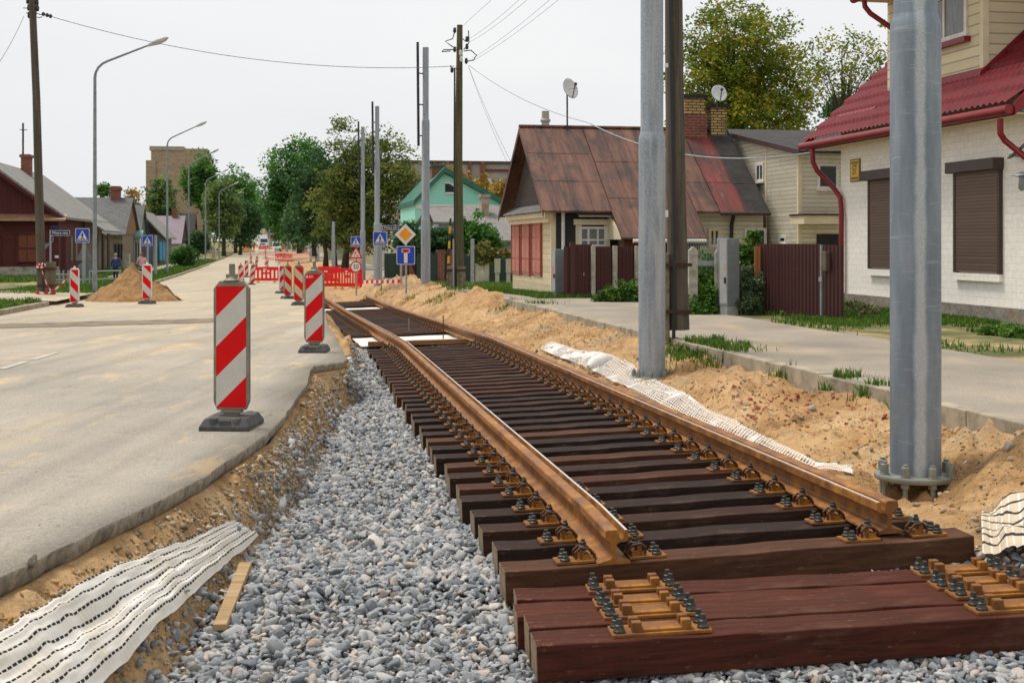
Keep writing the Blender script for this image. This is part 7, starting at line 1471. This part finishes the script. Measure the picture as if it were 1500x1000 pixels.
    k.build('eyes', SBLK, t_); MB().tube([f+Vector((0, .01, .01)), f+Vector((0, -.022*s, -.03*s)), f+Vector((0, .0, -.036*s))], [.008*s, .014*s, .006*s], 6).build('nose', SKIN, t_)
    MB().tube([f+Vector((-.022*s, .006, -.062*s)), f+Vector((0, -.006, -.064*s)), f+Vector((.022*s, .006, -.062*s))], .006*s, 5).build('mouth', M('lips', srgb(160, 92, 86), None, rough=.5) if 'lips' not in bpy.data.materials else bpy.data.materials['lips'], t_)
    for i in (8, 12): q = Vector(vs[i]); MB().tube([q+Vector((0, .06, -.04))*s, q+Vector((0, -.05, -.035))*s, q+Vector((0, -.16, -.05))*s], [.05*s, .055*s, .038*s], 8).build('shoe', SBLK, t_)
    return t_
g = P(169.5, 411.5, 66); person('person in a dark blue jacket and black trousers walking away by the pipe railing', g, 40*66/F, math.pi+.2, M('dark_blue_jacket', srgb(22, 60, 110), srgb(16, 44, 86), 6, .7), M('black_trousers', srgb(28, 28, 32), None, rough=.8), M('grey_hair', srgb(150, 140, 128), srgb(112, 102, 92), 20, .7))
g = P(208, 413, 74); person('person in a light pink jacket raising one hand to the face, behind the sand pile', g, 42*74/F, .15, M('light_pink_jacket', srgb(214, 168, 172), srgb(196, 148, 156), 6, .7), M('blue_jeans', srgb(66, 80, 110), srgb(52, 64, 94), 10, .8), M('reddish_brown_hair', srgb(96, 50, 38), srgb(76, 40, 32), 20, .6), hand_up=True)
ORA = M('orange_workwear', srgb(242, 96, 28), srgb(228, 84, 22), 4, .7)
for i, (px, lab) in enumerate(((357.5, 'distant person in orange workwear left of the distant sand pile'), (361.5, 'distant person in orange workwear beside the distant sand pile'), (372, 'distant person in orange workwear in front of the white truck'))): g = P(px, 368, 250+4*i); g.z = gz(g.x, g.y); person(lab, g, 1.75, i*1.4, ORA, bpy.data.materials['black_trousers'] if i == 2 else ORA, SBLK)
# ================= vehicles far down the street
TYRE = M('tyre_rubber', srgb(30, 30, 30), None, rough=.85); CARW = M('white_car_paint', srgb(224, 224, 222), srgb(212, 212, 212), 2, .3)
def vehicle(name, label, cat, loc, L, Wd, prof, glassz, paint, rz=0, box=None):
    """prof: side outline (y along length, z); front at -y"""
    t_ = thing(name, label, cat, loc, rz); k = MB(); k.prism([(-Wd/2, y, z) for y, z in prof], (Wd, 0, 0)); k.build('body', paint, t_, bevel=.06)
    zf_, zt_, yf, yt = glassz; k = MB(); n = Vector((0, zt_-zf_, -(yt-yf))).normalized()*-.02
    k.prism([(-Wd*.43, yf, zf_), (Wd*.43, yf, zf_), (Wd*.40, yt, zt_), (-Wd*.40, yt, zt_)], (0, -.03, .012)); k.build('windscreen', GLASS, t_)
    for sx in (-1, 1):
        MB().bx((sx*(Wd/2-.005), yf+.45, zf_+.02), (sx*(Wd/2+.012), yf+1.35, zt_-.06)).build('side_window', GLASS, t_)
        MB().tube([(sx*Wd*.36, -L/2-.02, .72), (sx*Wd*.36, -L/2+.1, .72)], .11, 10).build('headlight', SWHT, t_)
        for yy in (-L*.32, L*.30):
            w = MB().tube([(sx*(Wd/2-.2), yy, .34), (sx*(Wd/2+.01), yy, .34)], .34, 16).build('wheel', TYRE, t_); MB().tube([(sx*(Wd/2), yy, .34), (sx*(Wd/2+.02), yy, .34)], .2, 12).build('rim', PIPE, t_, w) if False else None
    MB().bx((-Wd*.46, -L/2-.05, .32), (Wd*.46, -L/2+.08, .52)).build('bumper', BLACK, t_)
    MB().bx((-.26, -L/2-.06, .40), (.26, -L/2-.05, .5)).build('number_plate', SWHT, t_)
    if box: MB().bx((-box[0]/2, box[1], box[3]), (box[0]/2, box[2], box[4])).build('cargo_box', CARW, t_, bevel=.04)
    return t_
vanp = [(-2.6, .35), (2.6, .35), (2.6, 2.35), (-1.2, 2.4), (-1.6, 2.3), (-2.3, 1.25), (-2.6, 1.05)]; carp = [(-2.1, .3), (2.1, .3), (2.1, .95), (1.6, 1.0), (.9, 1.45), (-.5, 1.45), (-1.2, .98), (-2.1, .8)]
def far(px, Y): p = P(px, 360, Y); p.z = gz(p.x, Y); return p
vehicle('white_truck', 'white box truck at the far end of the street, left of the thin pole', 'truck', far(384, 345), 6.5, 2.3, [(-3.2, .4), (-1.2, .4), (-1.2, 2.5), (-2.7, 2.5), (-3.2, 1.3)], (1.35, 2.3, -3.19, -2.82), CARW, .35, (2.5, -1.1, 3.4, .7, 3.4))
vehicle('white_van', 'white van facing the camera at the far end, right of the tall thin pole', 'van', far(405.5, 335), 5.2, 2.1, vanp, (1.3, 2.2, -2.3, -1.66), CARW, .1)
vehicle('parked_car', 'white car in front of the white truck', 'car', far(384.5, 300), 4.2, 1.75, carp, (.98, 1.4, -1.2, -.56), CARW, .2)
vehicle('parked_car', 'silver car at the far left of the distant traffic', 'car', far(364, 320), 4.2, 1.75, carp, (.98, 1.4, -1.2, -.56), M('silver_paint', srgb(150, 154, 160), None, rough=.35, metal=.3), .2)
t_ = thing('traffic_light', 'small distant traffic light showing red at the left of the street', 'traffic light', P(350.5, 372, 300)); s = 300/F; MB().tube([(0, 0, -.3), (0, 0, 3.2)], .07, 8).build('post', PIPE, t_); MB().bx((-.2, -.15, 2.5), (.2, .1, 3.6)).build('housing', BLACK, t_)
k = NT('red_signal'); k.b.inputs['Emission Color'].default_value = (1, .05, .03, 1); k.b.inputs['Emission Strength'].default_value = 2.5; k.base((.6, .02, .02)); MB().lathe([(.16, 0), (.1, .03)], 12).build('red_lens', k.mat, t_, (0, -.16, 3.3))
t_ = thing('concrete_blocks', 'weathered concrete block wall at the foot of the far poles', 'blocks', P(438, 366, 240)); MB().bx((-1.2, 0, -.5), (1.5, .8, .55)).bx((-1.2, .1, .56), (.2, .7, 1.0)).build('blocks', CONC, t_, bevel=.03)
# ================= sky, sun, camera
w = bpy.data.worlds.new('World'); SC.world = w; w.use_nodes = True; nt = w.node_tree
bg = nt.nodes['Background']; sky = nt.nodes.new('ShaderNodeTexSky'); sky.sky_type = 'NISHITA'; sky.sun_disc = False
SUN_EL, SUN_AZ = math.radians(66), math.radians(300)
sky.sun_elevation = SUN_EL; sky.sun_rotation = SUN_AZ; sky.dust_density = 4; sky.air_density = 1.5
tc = nt.nodes.new('ShaderNodeTexCoord'); nz = nt.nodes.new('ShaderNodeTexNoise'); nz.inputs['Scale'].default_value = 1.6; nz.inputs['Detail'].default_value = 5
mp = nt.nodes.new('ShaderNodeMapping'); mp.inputs['Scale'].default_value = (1, 1, 3); nt.links.new(tc.outputs['Generated'], mp.inputs[0]); nt.links.new(mp.outputs[0], nz.inputs['Vector'])
cr = nt.nodes.new('ShaderNodeValToRGB'); cr.color_ramp.elements[0].position = .3; cr.color_ramp.elements[0].color = (7.3, 7.5, 7.75, 1); cr.color_ramp.elements[1].position = .7; cr.color_ramp.elements[1].color = (8.6, 8.65, 8.7, 1)
nt.links.new(nz.outputs['Fac'], cr.inputs[0])
mx = nt.nodes.new('ShaderNodeMix'); mx.data_type = 'RGBA'; mx.inputs[0].default_value = .95
nt.links.new(sky.outputs[0], mx.inputs[6]); nt.links.new(cr.outputs[0], mx.inputs[7]); nt.links.new(mx.outputs[2], bg.inputs['Color']); bg.inputs['Strength'].default_value = .1
sd = bpy.data.lights.new('sun', 'SUN'); sd.energy = 2.8; sd.angle = math.radians(16); sd.color = (1, .95, .88)
so = bpy.data.objects.new('sun', sd); COL.objects.link(so); so['kind'] = 'structure'
dv = Vector((math.sin(SUN_AZ)*math.cos(SUN_EL), math.cos(SUN_AZ)*math.cos(SUN_EL), math.sin(SUN_EL)))
so.rotation_euler = dv.to_track_quat('Z', 'Y').to_euler()
cd = bpy.data.cameras.new('camera'); co_ = bpy.data.objects.new('camera', cd); COL.objects.link(co_)
co_.location = (0, 0, CZ); co_.rotation_euler = (math.radians(90), 0, 0)
cd.sensor_width = 36; cd.lens = F/1500*36; cd.shift_y = -(500-PY0)/1500; cd.clip_end = 5000; cd.clip_start = .1
cd.dof.use_dof = True; cd.dof.focus_distance = 9.5; cd.dof.aperture_fstop = 7.1
SC.camera = co_
vs_ = SC.view_settings; vs_.view_transform = 'Standard'; vs_.look = 'None'; vs_.exposure = .12; vs_.gamma = 1
SC.render.engine = 'CYCLES'; SC.cycles.use_denoising = True
